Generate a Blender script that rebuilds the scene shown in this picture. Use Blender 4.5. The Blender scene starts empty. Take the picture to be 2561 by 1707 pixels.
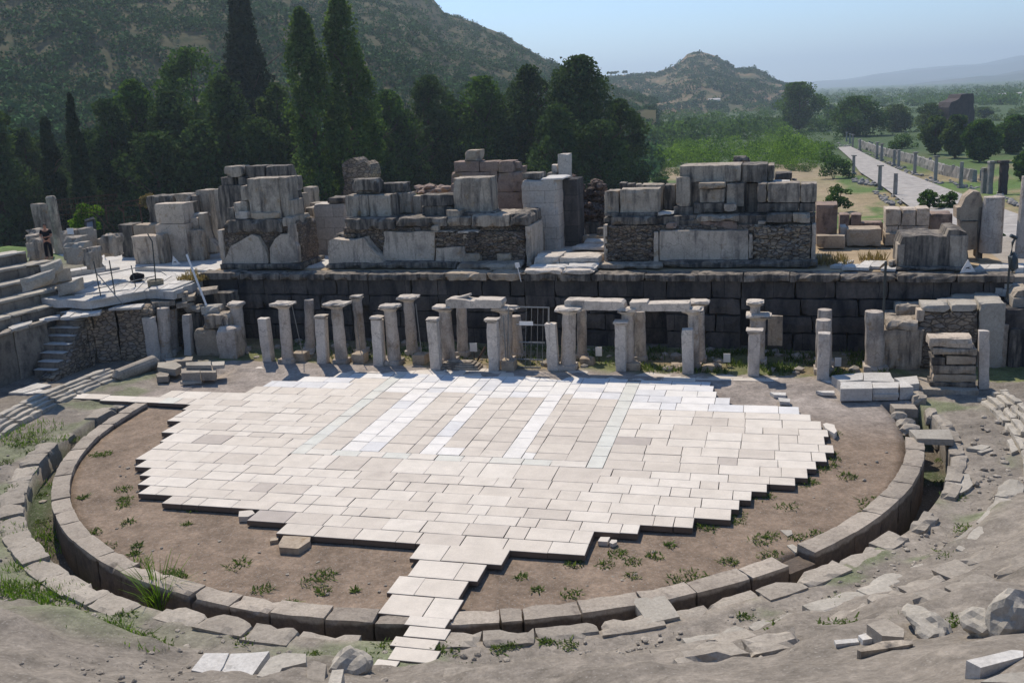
import bpy, math, random
import numpy as np
from functools import lru_cache
from mathutils import Vector, Matrix, noise
rng = np.random.default_rng(7)
random.seed(7)
sc = bpy.context.scene
COL = sc.collection
RAD = math.radians

# ------------------------------------------------------------------ camera
W_PX, H_PX = 2561.0, 1707.0
FPX, PITCH, ROLL, EYE = 2454.8, 0.241486, -0.0472268, 11.0
cam_d = bpy.data.cameras.new("camera")
cam_d.sensor_width = 36.0
cam_d.lens = 36.0 * FPX / W_PX
cam_d.clip_start = 0.1
cam_d.clip_end = 60000
cam = bpy.data.objects.new("camera", cam_d)
COL.objects.link(cam)
_fw = Vector((0, math.cos(PITCH), -math.sin(PITCH)))
_up0 = Vector((0, math.sin(PITCH), math.cos(PITCH)))
_r0 = Vector((1, 0, 0))
_c, _s = math.cos(ROLL), math.sin(ROLL)
_rt = _r0 * _c + _up0 * _s
_up = -_r0 * _s + _up0 * _c
cam.matrix_world = Matrix(((_rt.x, _up.x, -_fw.x, 0), (_rt.y, _up.y, -_fw.y, 0),
                           (_rt.z, _up.z, -_fw.z, EYE), (0, 0, 0, 1)))
sc.camera = cam

# ------------------------------------------------------------------ world, sun, exposure
SUN_EL, SUN_AZ = RAD(50), RAD(-19)          # azimuth from +Y, clockwise positive
world = bpy.data.worlds.new("World")
sc.world = world
world.use_nodes = True
wn = world.node_tree
sky = wn.nodes.new("ShaderNodeTexSky")
sky.sky_type = 'NISHITA'
sky.sun_disc = False
sky.sun_elevation = SUN_EL
sky.sun_rotation = SUN_AZ
sky.altitude = 0
sky.air_density = 1.0
sky.dust_density = 0.0
sky.ozone_density = 8.0
bg = wn.nodes["Background"]
bg.inputs[1].default_value = 0.145
wn.links.new(sky.outputs[0], bg.inputs[0])
sun_d = bpy.data.lights.new("sun", 'SUN')
sun_d.energy = 5.0
sun_d.angle = RAD(0.53)
sun_d.color = (1.0, 0.90, 0.77)
sun = bpy.data.objects.new("sun", sun_d)
COL.objects.link(sun)
_sd = Vector((math.sin(SUN_AZ) * math.cos(SUN_EL), math.cos(SUN_AZ) * math.cos(SUN_EL), math.sin(SUN_EL)))
sun.rotation_euler = _sd.to_track_quat('Z', 'Y').to_euler()
sun.location = (0, 0, 60)
sc.view_settings.view_transform = 'Standard'
sc.view_settings.look = 'None'
sc.view_settings.exposure = 0.08
sc.view_settings.gamma = 1.0
sc.cycles.max_bounces = 6
sc.cycles.diffuse_bounces = 3
sc.cycles.glossy_bounces = 2
sc.cycles.transmission_bounces = 3
sc.cycles.transparent_max_bounces = 6
sc.cycles.volume_bounces = 0

# ------------------------------------------------------------------ geometry of the place
# theatre frame: origin at the centre of the orchestra, u along the stage, v away from the seats
TA = -0.279
CX, CY = -0.93, 33.93
TC, TS = math.cos(TA), math.sin(TA)
PA = -0.2605                                   # the paving is laid a degree off the stage

def Wt(p):                                     # theatre (N,3) -> world
    p = np.asarray(p, float)
    o = p.copy()
    o[..., 0] = CX + TC * p[..., 0] - TS * p[..., 1]
    o[..., 1] = CY + TS * p[..., 0] + TC * p[..., 1]
    return o
def Tt(p):                                     # world -> theatre
    p = np.asarray(p, float)
    o = p.copy()
    dx, dy = p[..., 0] - CX, p[..., 1] - CY
    o[..., 0] = TC * dx + TS * dy
    o[..., 1] = -TS * dx + TC * dy
    return o
def Wp(p):                                     # paving frame -> world
    p = np.asarray(p, float)
    o = p.copy()
    c, s = math.cos(PA), math.sin(PA)
    o[..., 0] = CX + c * p[..., 0] - s * p[..., 1]
    o[..., 1] = CY + s * p[..., 0] + c * p[..., 1]
    return o
def polar(p):                                  # (theta, r, z) -> world
    p = np.asarray(p, float)
    return Wt(np.stack([p[..., 1] * np.cos(p[..., 0]), p[..., 1] * np.sin(p[..., 0]), p[..., 2]], -1))
def ident(p): return np.asarray(p, float)

# survey helpers: sight lines of the surveyed photograph, used to read positions on known planes
VW = {'s': (0, 0, 1), 'a': (0, 360, 2.7035), 'b': (0, 700, 3.357), 'c': (800, 360, 2.7035),
      'd': (1440, 360, 3.5636), 'e': (1960, 160, 2.614), 'f': (1900, 700, 3.5598), 'g': (650, 700, 3.3614),
      'h': (1250, 700, 3.3614), 'A': (100, 900, 2.94125), 'B': (700, 900, 2.94125), 'C': (1400, 900, 2.94125),
      '3': (0, 950, 2.0713), '4': (800, 1150, 2.6144), '5': (1661, 950, 2.0713), 't': (0, 0, 2.353),
      'm': (900, 0, 2.139), 'k': (60, 460, 7.127), 'l': (220, 480, 4.357), 'n': (2300, 560, 6.533),
      'o': (450, 660, 7.84), 'q': (1280, 400, 5.225)}
def S(vw, x, y):
    a, b, k = VW[vw]
    return a + x / k, b + y / k
def ray(px, py):
    x, y = (px - 1280.5) / FPX, -(py - 853.5) / FPX
    x, y = _c * x - _s * y, _s * x + _c * y
    return np.array([x, math.cos(PITCH) + y * math.sin(PITCH), -math.sin(PITCH) + y * math.cos(PITCH)])
EYEV = np.array([0, 0, EYE])
def at(px, py, z=0.0):
    d = ray(px, py)
    return d * ((z - EYE) / d[2]) + EYEV
def aty(px, py, Y):
    d = ray(px, py)
    return d * (Y / d[1]) + EYEV
def onv(px, py, v):                            # on the upright plane v = const: returns (u, v, z)
    d = ray(px, py)
    nd = -TS * d[0] + TC * d[1]
    v0 = -TS * (0 - CX) + TC * (0 - CY)
    return Tt(d * ((v - v0) / nd) + EYEV)
def proj(p):
    p = np.asarray(p, float) - EYEV
    y = p[1] * math.sin(PITCH) + p[2] * math.cos(PITCH)
    w = p[1] * math.cos(PITCH) - p[2] * math.sin(PITCH)
    x, y = p[0] / w, y / w
    x, y = _c * x + _s * y, -_s * x + _c * y
    return 1280.5 + x * FPX, 853.5 - y * FPX

def sst(a, b, x):
    t = np.clip((np.asarray(x, float) - a) / (b - a), 0, 1)
    return t * t * (3 - 2 * t)

def wrapdeg(th):                               # 0..360 measured from 90 deg (stage) so that cavea is continuous
    return (th + 270.0) % 360.0 - 270.0        # -> (-270 .. 90]

def gz(x, y, fine=True):
    """height of the ground at world x, y"""
    x = np.asarray(x, float); y = np.asarray(y, float)
    dx, dy = x - CX, y - CY
    u = TC * dx + TS * dy
    v = -TS * dx + TC * dy
    r = np.hypot(u, v)
    th = wrapdeg(np.degrees(np.arctan2(v, u)))    # right wing 10 .. front -90 .. left wing -190
    z = np.interp(y, [-1e5, 55, 62, 80, 105, 150, 250, 400, 3e4], [0, 0, .6, -.5, -3, -5, -6, -7, -7])
    # orchestra floor
    ins = (r < 14.02) & (v < 4.6)
    z = np.where(ins, -0.2 + 0.12 * sst(2.5, 4.6, v), z)
    lim = np.where(u > 0, 3.4, -0.55)
    ditch = (r >= 14.02) & (r < 15.28) & (v < lim)
    z = np.where(ditch, np.where(u > 0, -1.25, -0.75 - 0.45 * sst(-140, -125, th)), z)
    z = np.where((r >= 14.02) & (r < 15.28) & (v >= lim) & (v < 4.6), -0.17, z)
    outer = (r >= 15.28) & (r < 60) & (v < 4.6) & (y < 55)
    z = np.where(outer, -0.17 + 0.12 * sst(15.3, 17.5, r) + .11 * sst(-112, -104, th) * (1 - sst(-36, -28, th)) * (1 - sst(16.2, 17.5, r)), z)
    # the seating slope under its earth cover
    w = sst(-160, -112, th) * (1 - sst(-30, -8, th))
    slope = w * np.where(r > 16.3, 0.5 * (r - 16.3), 0.0)
    slope = np.where(r > 34, w * 8.85, slope)
    z = np.where((y < 55), z + slope, z)
    # earth behind the left wing
    wl = sst(-216, -205, th) * (1 - sst(-172, -160, th))
    z = np.where(y < 60, z + wl * 3.4 * sst(26, 29, r) * (1 - sst(38, 55, r)), z)
    return z

_TT = 5.0 * 1.01 ** np.arange(860)
def hit(px, py, lift=0.0):
    """where a sight line meets the ground"""
    d = ray(px, py)
    f = lambda t: (EYE + d[2] * t) - gz(d[0] * t, d[1] * t) - lift
    k = np.nonzero(f(_TT) < 0)[0]
    if not len(k): return d * 9000 / max(d[1], .1) + EYEV
    a, b = _TT[max(k[0] - 1, 0)], _TT[k[0]]
    for _ in range(2):
        tt = np.linspace(a, b, 40); j = np.nonzero(f(tt) < 0)[0]
        j = j[0] if len(j) else 39
        a, b = tt[max(j - 1, 0)], tt[j]
    return d * b + EYEV
# ------------------------------------------------------------------ mesh helpers
class MB:
    def __init__(self):
        self.v, self.f, self.t = [], [], []
    def add(self, verts, faces, tone=0.5):
        n = len(self.v)
        self.v.extend([tuple(map(float, p)) for p in verts])
        for f in faces:
            self.f.append(tuple(i + n for i in f))
            self.t.append(tone)
    def build(self, name, mat, parent=None, smooth=False, **tags):
        return make_obj(name, np.array(self.v), self.f, mat, parent, smooth, self.t, **tags)

def tag(o, label=None, cat=None, group=None, kind=None):
    if label: o['label'] = label
    if cat: o['category'] = cat
    if group: o['group'] = group
    if kind: o['kind'] = kind
    return o

def make_obj(name, V, faces, mat, parent=None, smooth=False, tone=None, label=None, cat=None, group=None, kind=None):
    V = np.asarray(V, float)
    if parent is not None:
        org = np.array(parent['org'])
    else:
        org = np.array([V[:, 0].mean(), V[:, 1].mean(), V[:, 2].min()])
    me = bpy.data.meshes.new(name)
    me.from_pydata((V - org).tolist(), [], [tuple(f) for f in faces])
    if tone is not None:
        a = me.attributes.new("tone", 'FLOAT', 'FACE')
        a.data.foreach_set("value", np.asarray(tone, np.float32))
    if smooth:
        me.shade_smooth()
    me.materials.append(mat)
    me.update()
    o = bpy.data.objects.new(name, me)
    COL.objects.link(o)
    if parent is not None:
        o.parent = parent
    else:
        o.location = org
    return tag(o, label, cat, group, kind)

def thing(name, label, cat, org, group=None):
    o = bpy.data.objects.new(name, None)
    o.empty_display_size = 0.3
    COL.objects.link(o)
    o.location = tuple(map(float, org))
    o['org'] = [float(c) for c in org]
    return tag(o, label, cat, group)

@lru_cache(maxsize=None)
def lattice(nx, ny, nz):
    idx, pts, faces = {}, [], []
    def g(i, j, k):
        if (i, j, k) not in idx:
            idx[(i, j, k)] = len(pts); pts.append((i / nx, j / ny, k / nz))
        return idx[(i, j, k)]
    for i in range(nx):
        for j in range(ny):
            faces.append((g(i, j, 0), g(i, j + 1, 0), g(i + 1, j + 1, 0), g(i + 1, j, 0)))
            faces.append((g(i, j, nz), g(i + 1, j, nz), g(i + 1, j + 1, nz), g(i, j + 1, nz)))
    for i in range(nx):
        for k in range(nz):
            faces.append((g(i, 0, k), g(i + 1, 0, k), g(i + 1, 0, k + 1), g(i, 0, k + 1)))
            faces.append((g(i, ny, k), g(i, ny, k + 1), g(i + 1, ny, k + 1), g(i + 1, ny, k)))
    for j in range(ny):
        for k in range(nz):
            faces.append((g(0, j, k), g(0, j, k + 1), g(0, j + 1, k + 1), g(0, j + 1, k)))
            faces.append((g(nx, j, k), g(nx, j + 1, k), g(nx, j + 1, k + 1), g(nx, j, k + 1)))
    return np.array(pts, float), faces

def rbox(mb, lo, hi, tf=Wt, amp=.018, cell=.22, chip=.05, mx=14, skew=.012, tone=.5, scale=(1, 1, 1)):
    """weathered stone block between two corners of the local frame tf"""
    lo, hi = np.array(lo, float), np.array(hi, float)
    L = np.abs(hi - lo) * np.array(scale)
    n = [int(min(mx, max(2, round(l / cell)))) for l in L]
    P, F = lattice(*n)
    q = lo + P * (hi - lo)
    ext = (P < 1e-6).astype(float) - (P > 1 - 1e-6)      # +1 low face, -1 high face: points inward
    cnt = np.abs(ext).sum(1)
    W = tf(q)
    seed = random.random() * 50
    rnd = np.random.default_rng(int(seed * 1e5))
    sk = rnd.normal(0, skew, (2,))
    D = np.zeros_like(q)
    for i, w in enumerate(W):
        vv = Vector((w[0] + seed, w[1], w[2]))
        nv = noise.noise_vector(vv * 1.6)
        nf = noise.noise(vv * 6.0)
        d = np.array(nv) * amp * .7 + nf * amp * .45
        if cnt[i] >= 2:
            c = max(0.0, noise.noise(vv * 2.3) + .1) * chip * (1.0 if cnt[i] == 2 else 1.4)
            c += .008
            d = d + ext[i] * c
        D[i] = d
    D[:, 0] += sk[0] * P[:, 2]; D[:, 1] += sk[1] * P[:, 2]
    q = q + D / np.array(scale)
    mb.add(tf(q), F, tone)

def prism(mb, poly, v0, v1, tf=Wt, jit=0.0, tone=.5, axis='v'):
    """upright slab: outline poly in (u,z), from v0 to v1 (axis v) ; axis z: outline in (u,v) from z0 to z1"""
    poly = [(a + random.uniform(-jit, jit), b + random.uniform(-jit, jit)) for a, b in poly]
    n = len(poly)
    ar = sum(poly[i][0] * poly[(i + 1) % n][1] - poly[(i + 1) % n][0] * poly[i][1] for i in range(n))
    if ar < 0: poly = poly[::-1]
    if axis == 'v':
        A = [(a, v0, b) for a, b in poly]; B = [(a, v1, b) for a, b in poly]
    else:
        A = [(a, b, v1) for a, b in poly]; B = [(a, b, v0) for a, b in poly]
    V = tf(np.array(A + B))
    F = [tuple(range(n)), tuple(range(2 * n - 1, n - 1, -1))]
    for i in range(n):
        j = (i + 1) % n
        F.append((i, i + n, j + n, j))
    mb.add(V, F, tone)

def rough_edge(poly, step=.25, amp=.03, seed=0):
    """subdivide an outline and shake it so that it reads as broken stone"""
    r = random.Random(seed)
    out = []
    for i in range(len(poly)):
        a, b = np.array(poly[i], float), np.array(poly[(i + 1) % len(poly)], float)
        n = max(1, int(np.hypot(*(b - a)) / step))
        for k in range(n):
            p = a + (b - a) * k / n
            if k: p = p + np.array([r.uniform(-amp, amp), r.uniform(-amp, amp)])
            out.append((p[0], p[1]))
    return out

def tube(mb, pts, rad, n=8, cap=True, tone=.5, jit=0.0):
    pts = [np.array(p, float) for p in pts]
    if not hasattr(rad, '__len__'): rad = [rad] * len(pts)
    V, F = [], []
    up = np.array([0.02, 0.03, 1.0])
    for i, p in enumerate(pts):
        d = pts[min(i + 1, len(pts) - 1)] - pts[max(i - 1, 0)]
        d = d / (np.linalg.norm(d) + 1e-9)
        s = np.cross(d, up)
        if np.linalg.norm(s) < .05: s = np.cross(d, np.array([1.0, 0, 0]))
        s /= np.linalg.norm(s); t = np.cross(s, d)
        for k in range(n):
            a = 2 * math.pi * k / n
            rr = rad[i] * (1 + (random.uniform(-jit, jit) if jit else 0))
            V.append(p + rr * (math.cos(a) * s + math.sin(a) * t))
    for i in range(len(pts) - 1):
        for k in range(n):
            k2 = (k + 1) % n
            F.append((i * n + k, i * n + k2, (i + 1) * n + k2, (i + 1) * n + k))
    if cap:
        F.append(tuple(range(n - 1, -1, -1)))
        F.append(tuple(range((len(pts) - 1) * n, len(pts) * n)))
    mb.add(V, F, tone)

def lathe(mb, base, prof, n=20, lean=(0, 0), tone=.5, jit=.01, frac=1.0):
    """round drum: prof = [(radius, height)], base world point"""
    V, F = [], []
    for r, h in prof:
        for k in range(n):
            a = 2 * math.pi * k / n
            nn = noise.noise(Vector((base[0] + math.cos(a) * 1.2, base[1] + math.sin(a) * 1.2, h * 1.5)))
            rr = r * (1 + jit * 2 * nn)
            V.append((base[0] + rr * math.cos(a) + lean[0] * h, base[1] + rr * math.sin(a) + lean[1] * h, base[2] + h))
    m = len(prof)
    for i in range(m - 1):
        for k in range(n):
            k2 = (k + 1) % n
            F.append((i * n + k, i * n + k2, (i + 1) * n + k2, (i + 1) * n + k))
    F.append(tuple(range(n - 1, -1, -1)))
    F.append(tuple(range((m - 1) * n, m * n)))
    mb.add(V, F, tone)

def rock(mb, c, size, n=1, tone=.5, seed=None):
    """irregular boulder: noisy icosphere"""
    V, F = ICO[n]
    seed = random.random() * 100 if seed is None else seed
    a = random.random() * 6.28
    ca, sa = math.cos(a), math.sin(a)
    out = []
    for p in V:
        k = 1 + .38 * noise.noise(Vector((p[0] * 1.3 + seed, p[1] * 1.3, p[2] * 1.3))) + .12 * noise.noise(Vector((p[0] * 4 + seed, p[1] * 4, p[2] * 4))) + (.09 * abs(noise.noise(Vector((p[0] * 8 + seed, p[1] * 8, p[2] * 8)))) if n > 2 else 0)
        q = p * k * np.array(size)
        out.append((c[0] + ca * q[0] - sa * q[1], c[1] + sa * q[0] + ca * q[1], c[2] + q[2]))
    mb.add(out, F, tone)
def _ico(n):
    import bmesh
    bm = bmesh.new(); bmesh.ops.create_icosphere(bm, subdivisions=n, radius=1)
    V = [np.array(v.co) for v in bm.verts]; F = [tuple(v.index for v in f.verts) for f in bm.faces]
    bm.free(); return V, F
ICO = {1: _ico(1), 2: _ico(2), 3: _ico(3)}

def quads_obj(name, Q, tone, mat, parent=None, **tags):
    """fast mesh of loose quads: Q (N,4,3)"""
    Q = np.asarray(Q, np.float64)
    N = len(Q)
    V = Q.reshape(-1, 3)
    org = np.array(parent['org']) if parent is not None else np.array([V[:, 0].mean(), V[:, 1].mean(), V[:, 2].min()])
    me = bpy.data.meshes.new(name)
    me.vertices.add(N * 4); me.loops.add(N * 4); me.polygons.add(N)
    me.vertices.foreach_set("co", (V - org).astype(np.float32).ravel())
    me.loops.foreach_set("vertex_index", np.arange(N * 4, dtype=np.int32))
    me.polygons.foreach_set("loop_start", np.arange(0, N * 4, 4, dtype=np.int32))
    me.polygons.foreach_set("loop_total", np.full(N, 4, np.int32))
    a = me.attributes.new("tone", 'FLOAT', 'FACE')
    a.data.foreach_set("value", np.asarray(tone, np.float32))
    me.materials.append(mat)
    me.update(); me.validate()
    o = bpy.data.objects.new(name, me)
    COL.objects.link(o)
    if parent is not None: o.parent = parent
    else: o.location = org
    return tag(o, **tags)

def leaf_quads(C, size, aspect=1.0, up=0.0):
    """random oriented little leaves (N,4,3) round centres C"""
    N = len(C)
    size = np.broadcast_to(size, (N,))
    n1 = rng.normal(size=(N, 3)); n1[:, 2] += up
    n1 /= np.linalg.norm(n1, axis=1)[:, None]
    t = rng.normal(size=(N, 3))
    a = np.cross(n1, t); a /= np.linalg.norm(a, axis=1)[:, None]
    b = np.cross(n1, a)
    a = a * (size * .5)[:, None]; b = b * (size * .5 * aspect)[:, None]
    bend = n1 * (size * .18)[:, None]
    return np.stack([C - a + bend, C - b * .9 - bend, C + a + bend, C + b * .9 - bend], 1)
# ------------------------------------------------------------------ materials
def new_mat(name, rough=.85, spec=.25):
    m = bpy.data.materials.new(name)
    m.use_nodes = True
    nt = m.node_tree
    b = nt.nodes["Principled BSDF"]
    b.inputs["Roughness"].default_value = rough
    b.inputs["Specular IOR Level"].default_value = spec
    return m, nt, b
def N(nt, t, **kw):
    n = nt.nodes.new(t)
    for k, v in kw.items():
        setattr(n, k, v)
    return n
def L(nt, a, b): nt.links.new(a, b)
def pos_theatre(nt, scale=(1, 1, 1)):
    g = N(nt, "ShaderNodeNewGeometry")
    mp = N(nt, "ShaderNodeMapping", vector_type='POINT')
    mp.inputs["Rotation"].default_value = (0, 0, -TA)
    L(nt, g.outputs["Position"], mp.inputs["Vector"])
    if scale == (1, 1, 1): return mp.outputs[0]
    m2 = N(nt, "ShaderNodeVectorMath", operation='MULTIPLY')
    m2.inputs[1].default_value = scale
    L(nt, mp.outputs[0], m2.inputs[0])
    return m2.outputs[0]
def tex_noise(nt, vec, scale, detail=6, rough=.6):
    n = N(nt, "ShaderNodeTexNoise")
    n.inputs["Scale"].default_value = scale
    n.inputs["Detail"].default_value = detail
    n.inputs["Roughness"].default_value = rough
    L(nt, vec, n.inputs["Vector"])
    return n.outputs[0]
def ramp(nt, fac, stops):
    r = N(nt, "ShaderNodeValToRGB")
    e = r.color_ramp.elements
    while len(e) < len(stops): e.new(.5)
    for i, (p, c) in enumerate(stops):
        e[i].position = p
        e[i].color = (c, c, c, 1) if not hasattr(c, '__len__') else (*c, 1)
    L(nt, fac, r.inputs[0])
    return r.outputs[0]
def mix(nt, fac, a, b, mode='MIX'):
    m = N(nt, "ShaderNodeMix", data_type='RGBA', blend_type=mode)
    for s, val in ((m.inputs[0], fac), (m.inputs[6], a), (m.inputs[7], b)):
        if hasattr(val, 'is_linked') or hasattr(val, 'links'): L(nt, val, s)
        elif hasattr(val, '__len__'): s.default_value = (*val, 1)
        else: s.default_value = val
    return m.outputs[2]
def attr(nt, name):
    return N(nt, "ShaderNodeAttribute", attribute_name=name)
def bump(nt, b, height, strength=.4, dist=.03):
    n = N(nt, "ShaderNodeBump")
    n.inputs["Strength"].default_value = strength
    n.inputs["Distance"].default_value = dist
    L(nt, height, n.inputs["Height"]); L(nt, n.outputs[0], b.inputs["Normal"])

def stone(name, base, base2, dark, dk=.42, soft=.10, streak=(3.6, 3.6, .5), lichen=.0, rough=.88, tone=0.0, fine=.25, bs=.45, soil_shade=None, crack=0):
    m, nt, b = new_mat(name, rough, .2)
    p = pos_theatre(nt)
    c = mix(nt, ramp(nt, tex_noise(nt, p, .9, 7), [(.35, 0.), (.68, 1.)]), base, base2)
    ps = pos_theatre(nt, streak)
    dkm = ramp(nt, tex_noise(nt, ps, 1.0, 8, .65), [(max(.02, 1 - dk - soft), 0.), (min(.98, 1 - dk + soft), 1.)])
    c = mix(nt, dkm, c, dark)
    blot = ramp(nt, tex_noise(nt, p, 2.4, 9, .7), [(.58, 0.), (.70, 1.)])
    bl = N(nt, "ShaderNodeMath", operation='MULTIPLY'); L(nt, blot, bl.inputs[0]); bl.inputs[1].default_value = .55
    c = mix(nt, bl.outputs[0], c, dark)
    gm = ramp(nt, tex_noise(nt, pos_theatre(nt, (1, 1, .7)), .55, 9, .7), [(.52, 0.), (.63, .62)])
    if streak[0] > 3: c = mix(nt, gm, c, dark)
    if lichen:
        lm = ramp(nt, tex_noise(nt, p, 1.7, 8, .7), [(.62 - lichen * .2, 0.), (.74, 1.)])
        c = mix(nt, lm, c, (.24, .15, .06))
    if crack:
        cv = N(nt, "ShaderNodeTexVoronoi", feature='DISTANCE_TO_EDGE'); cv.inputs["Scale"].default_value = crack
        cn = N(nt, "ShaderNodeTexNoise"); cn.inputs["Scale"].default_value = 2.5; cn.inputs["Detail"].default_value = 5; L(nt, p, cn.inputs["Vector"])
        cs = N(nt, "ShaderNodeVectorMath", operation='MULTIPLY_ADD'); cs.inputs[1].default_value = (.5, .5, .5); L(nt, cn.outputs[1], cs.inputs[0]); L(nt, p, cs.inputs[2]); L(nt, cs.outputs[0], cv.inputs["Vector"])
        c = mix(nt, ramp(nt, cv.outputs["Distance"], [(.0, .5), (.012, 0.)]), c, dark)
    if soil_shade is not None:  # soil tint below the top, deepened to carry the shade on the faces
        sz = N(nt, "ShaderNodeSeparateXYZ"); L(nt, p, sz.inputs[0])
        wob = N(nt, "ShaderNodeMath", operation='MULTIPLY_ADD'); L(nt, tex_noise(nt, p, 1.5, 6), wob.inputs[0]); wob.inputs[1].default_value = .3; L(nt, sz.outputs[2], wob.inputs[2])
        c = mix(nt, ramp(nt, wob.outputs[0], [(0.0, 1.), (.07, 0.)]), c, mix(nt, ramp(nt, tex_noise(nt, p, 3, 6), [(.3, 0.), (.7, 1.)]), (.15, .115, .085), (.08, .065, .055)))
    f = tex_noise(nt, p, 13, 6, .7)
    c = mix(nt, 1.0, c, ramp(nt, f, [(.25, 1 - fine), (.75, 1 + fine)]), 'MULTIPLY')
    if tone:
        t = attr(nt, "tone")
        c = mix(nt, 1.0, c, ramp(nt, t.outputs["Fac"], [(0, 1 - tone), (1, 1 + tone)]), 'MULTIPLY')
    L(nt, c, b.inputs["Base Color"])
    add = N(nt, "ShaderNodeMath", operation='ADD')
    L(nt, f, add.inputs[0]); L(nt, tex_noise(nt, p, 3.5, 8, .7), add.inputs[1])
    bump(nt, b, add.outputs[0], bs, .035)
    return m

M = {}
M['marble'] = stone('weathered_marble', (.44, .375, .295), (.29, .245, .19), (.07, .062, .056), .42, lichen=.15)
M['marble_dark'] = stone('blackened_marble', (.29, .25, .20), (.18, .153, .125), (.05, .046, .043), .50)
M['panel'] = stone('marble_panel', (.54, .455, .36), (.43, .36, .28), (.12, .105, .095), .36, lichen=.25, crack=.75)
M['pillar'] = stone('grey_pillar_marble', (.60, .545, .475), (.48, .43, .375), (.19, .17, .155), .30, bs=.4, crack=.7)
M['column'] = stone('column_marble', (.52, .455, .385), (.38, .33, .28), (.13, .115, .10), .36, lichen=.35, crack=.9)
M['lintel'] = stone('lintel_marble', (.58, .515, .435), (.44, .39, .33), (.13, .12, .11), .30, crack=.8)
M['podium'] = None
M['drain'] = stone('soil_and_shade_kerb', (.37, .32, .26), (.28, .24, .195), (.13, .105, .085), .34, streak=(1.5, 1.5, 1.2), tone=.15, fine=.3, soil_shade=-.16)
M['riser'] = stone('dark_seat_riser', (.24, .215, .175), (.17, .15, .125), (.07, .064, .06), .42, streak=(2, 2, 1.0), tone=.2)  # risers in a darker stone tone than the treads
M['limestone'] = stone('buff_limestone', (.42, .345, .255), (.30, .24, .18), (.085, .07, .065), .35, lichen=.3, streak=(2, 2, 1.2))
M['redstone'] = stone('reddish_ashlar', (.30, .22, .17), (.22, .16, .13), (.075, .055, .05), .38, lichen=.35, streak=(1.6, 1.6, 1.2))
M['kerb'] = stone('drain_kerb_stone', (.35, .31, .255), (.27, .235, .19), (.13, .11, .09), .30, streak=(1.5, 1.5, 1.2), tone=.18, fine=.3)
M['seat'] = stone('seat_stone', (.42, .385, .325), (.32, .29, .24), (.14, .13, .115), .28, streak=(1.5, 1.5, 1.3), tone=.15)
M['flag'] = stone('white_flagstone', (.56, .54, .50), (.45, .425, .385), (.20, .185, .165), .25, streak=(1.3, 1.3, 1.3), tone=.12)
M['far_stone'] = stone('far_stone', (.30, .285, .26), (.22, .21, .195), (.10, .095, .095), .35)
M['dark_ruin'] = stone('dark_ruin_stone', (.075, .06, .06), (.05, .04, .042), (.03, .025, .03), .4)

def ashlar_mat(name, c1, c2, dark, bw, bh, dk, jc=(.02, .02, .022), mort=.012):
    m, nt, b = new_mat(name, .9, .2)
    p = pos_theatre(nt)
    sx = N(nt, "ShaderNodeSeparateXYZ"); L(nt, p, sx.inputs[0])
    ad = N(nt, "ShaderNodeMath", operation='ADD'); L(nt, sx.outputs[0], ad.inputs[0]); L(nt, sx.outputs[1], ad.inputs[1])
    cb = N(nt, "ShaderNodeCombineXYZ"); L(nt, ad.outputs[0], cb.inputs[0]); L(nt, sx.outputs[2], cb.inputs[1])
    br = N(nt, "ShaderNodeTexBrick")
    br.offset = .43
    br.inputs["Color1"].default_value = (*c1, 1); br.inputs["Color2"].default_value = (*c2, 1)
    br.inputs["Mortar"].default_value = (*jc, 1)
    br.inputs["Scale"].default_value = 1.0
    br.inputs["Mortar Size"].default_value = mort; br.inputs["Mortar Smooth"].default_value = .35
    br.inputs["Brick Width"].default_value = bw; br.inputs["Row Height"].default_value = bh
    dv = N(nt, "ShaderNodeVectorMath", operation='ADD')
    dn = N(nt, "ShaderNodeTexNoise"); dn.inputs["Scale"].default_value = 1.3; L(nt, p, dn.inputs["Vector"])
    sc2 = N(nt, "ShaderNodeVectorMath", operation='SCALE'); sc2.inputs["Scale"].default_value = .09
    L(nt, dn.outputs[1], sc2.inputs[0]); L(nt, cb.outputs[0], dv.inputs[0]); L(nt, sc2.outputs[0], dv.inputs[1])
    L(nt, dv.outputs[0], br.inputs["Vector"])
    c = br.outputs["Color"]
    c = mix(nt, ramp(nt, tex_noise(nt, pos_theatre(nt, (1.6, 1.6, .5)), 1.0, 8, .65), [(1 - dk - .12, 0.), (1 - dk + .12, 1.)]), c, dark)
    f = tex_noise(nt, p, 9, 7, .7)
    c = mix(nt, 1.0, c, ramp(nt, f, [(.2, .65), (.8, 1.35)]), 'MULTIPLY')
    L(nt, c, b.inputs["Base Color"])
    bump(nt, b, f, .5, .04)
    return m
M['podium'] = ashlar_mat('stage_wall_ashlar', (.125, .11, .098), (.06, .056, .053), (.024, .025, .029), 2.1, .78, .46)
M['white_ashlar'] = ashlar_mat('white_ashlar', (.52, .465, .40), (.42, .375, .32), (.14, .125, .115), 1.3, .6, .25, (.12, .11, .10), .008)

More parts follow.
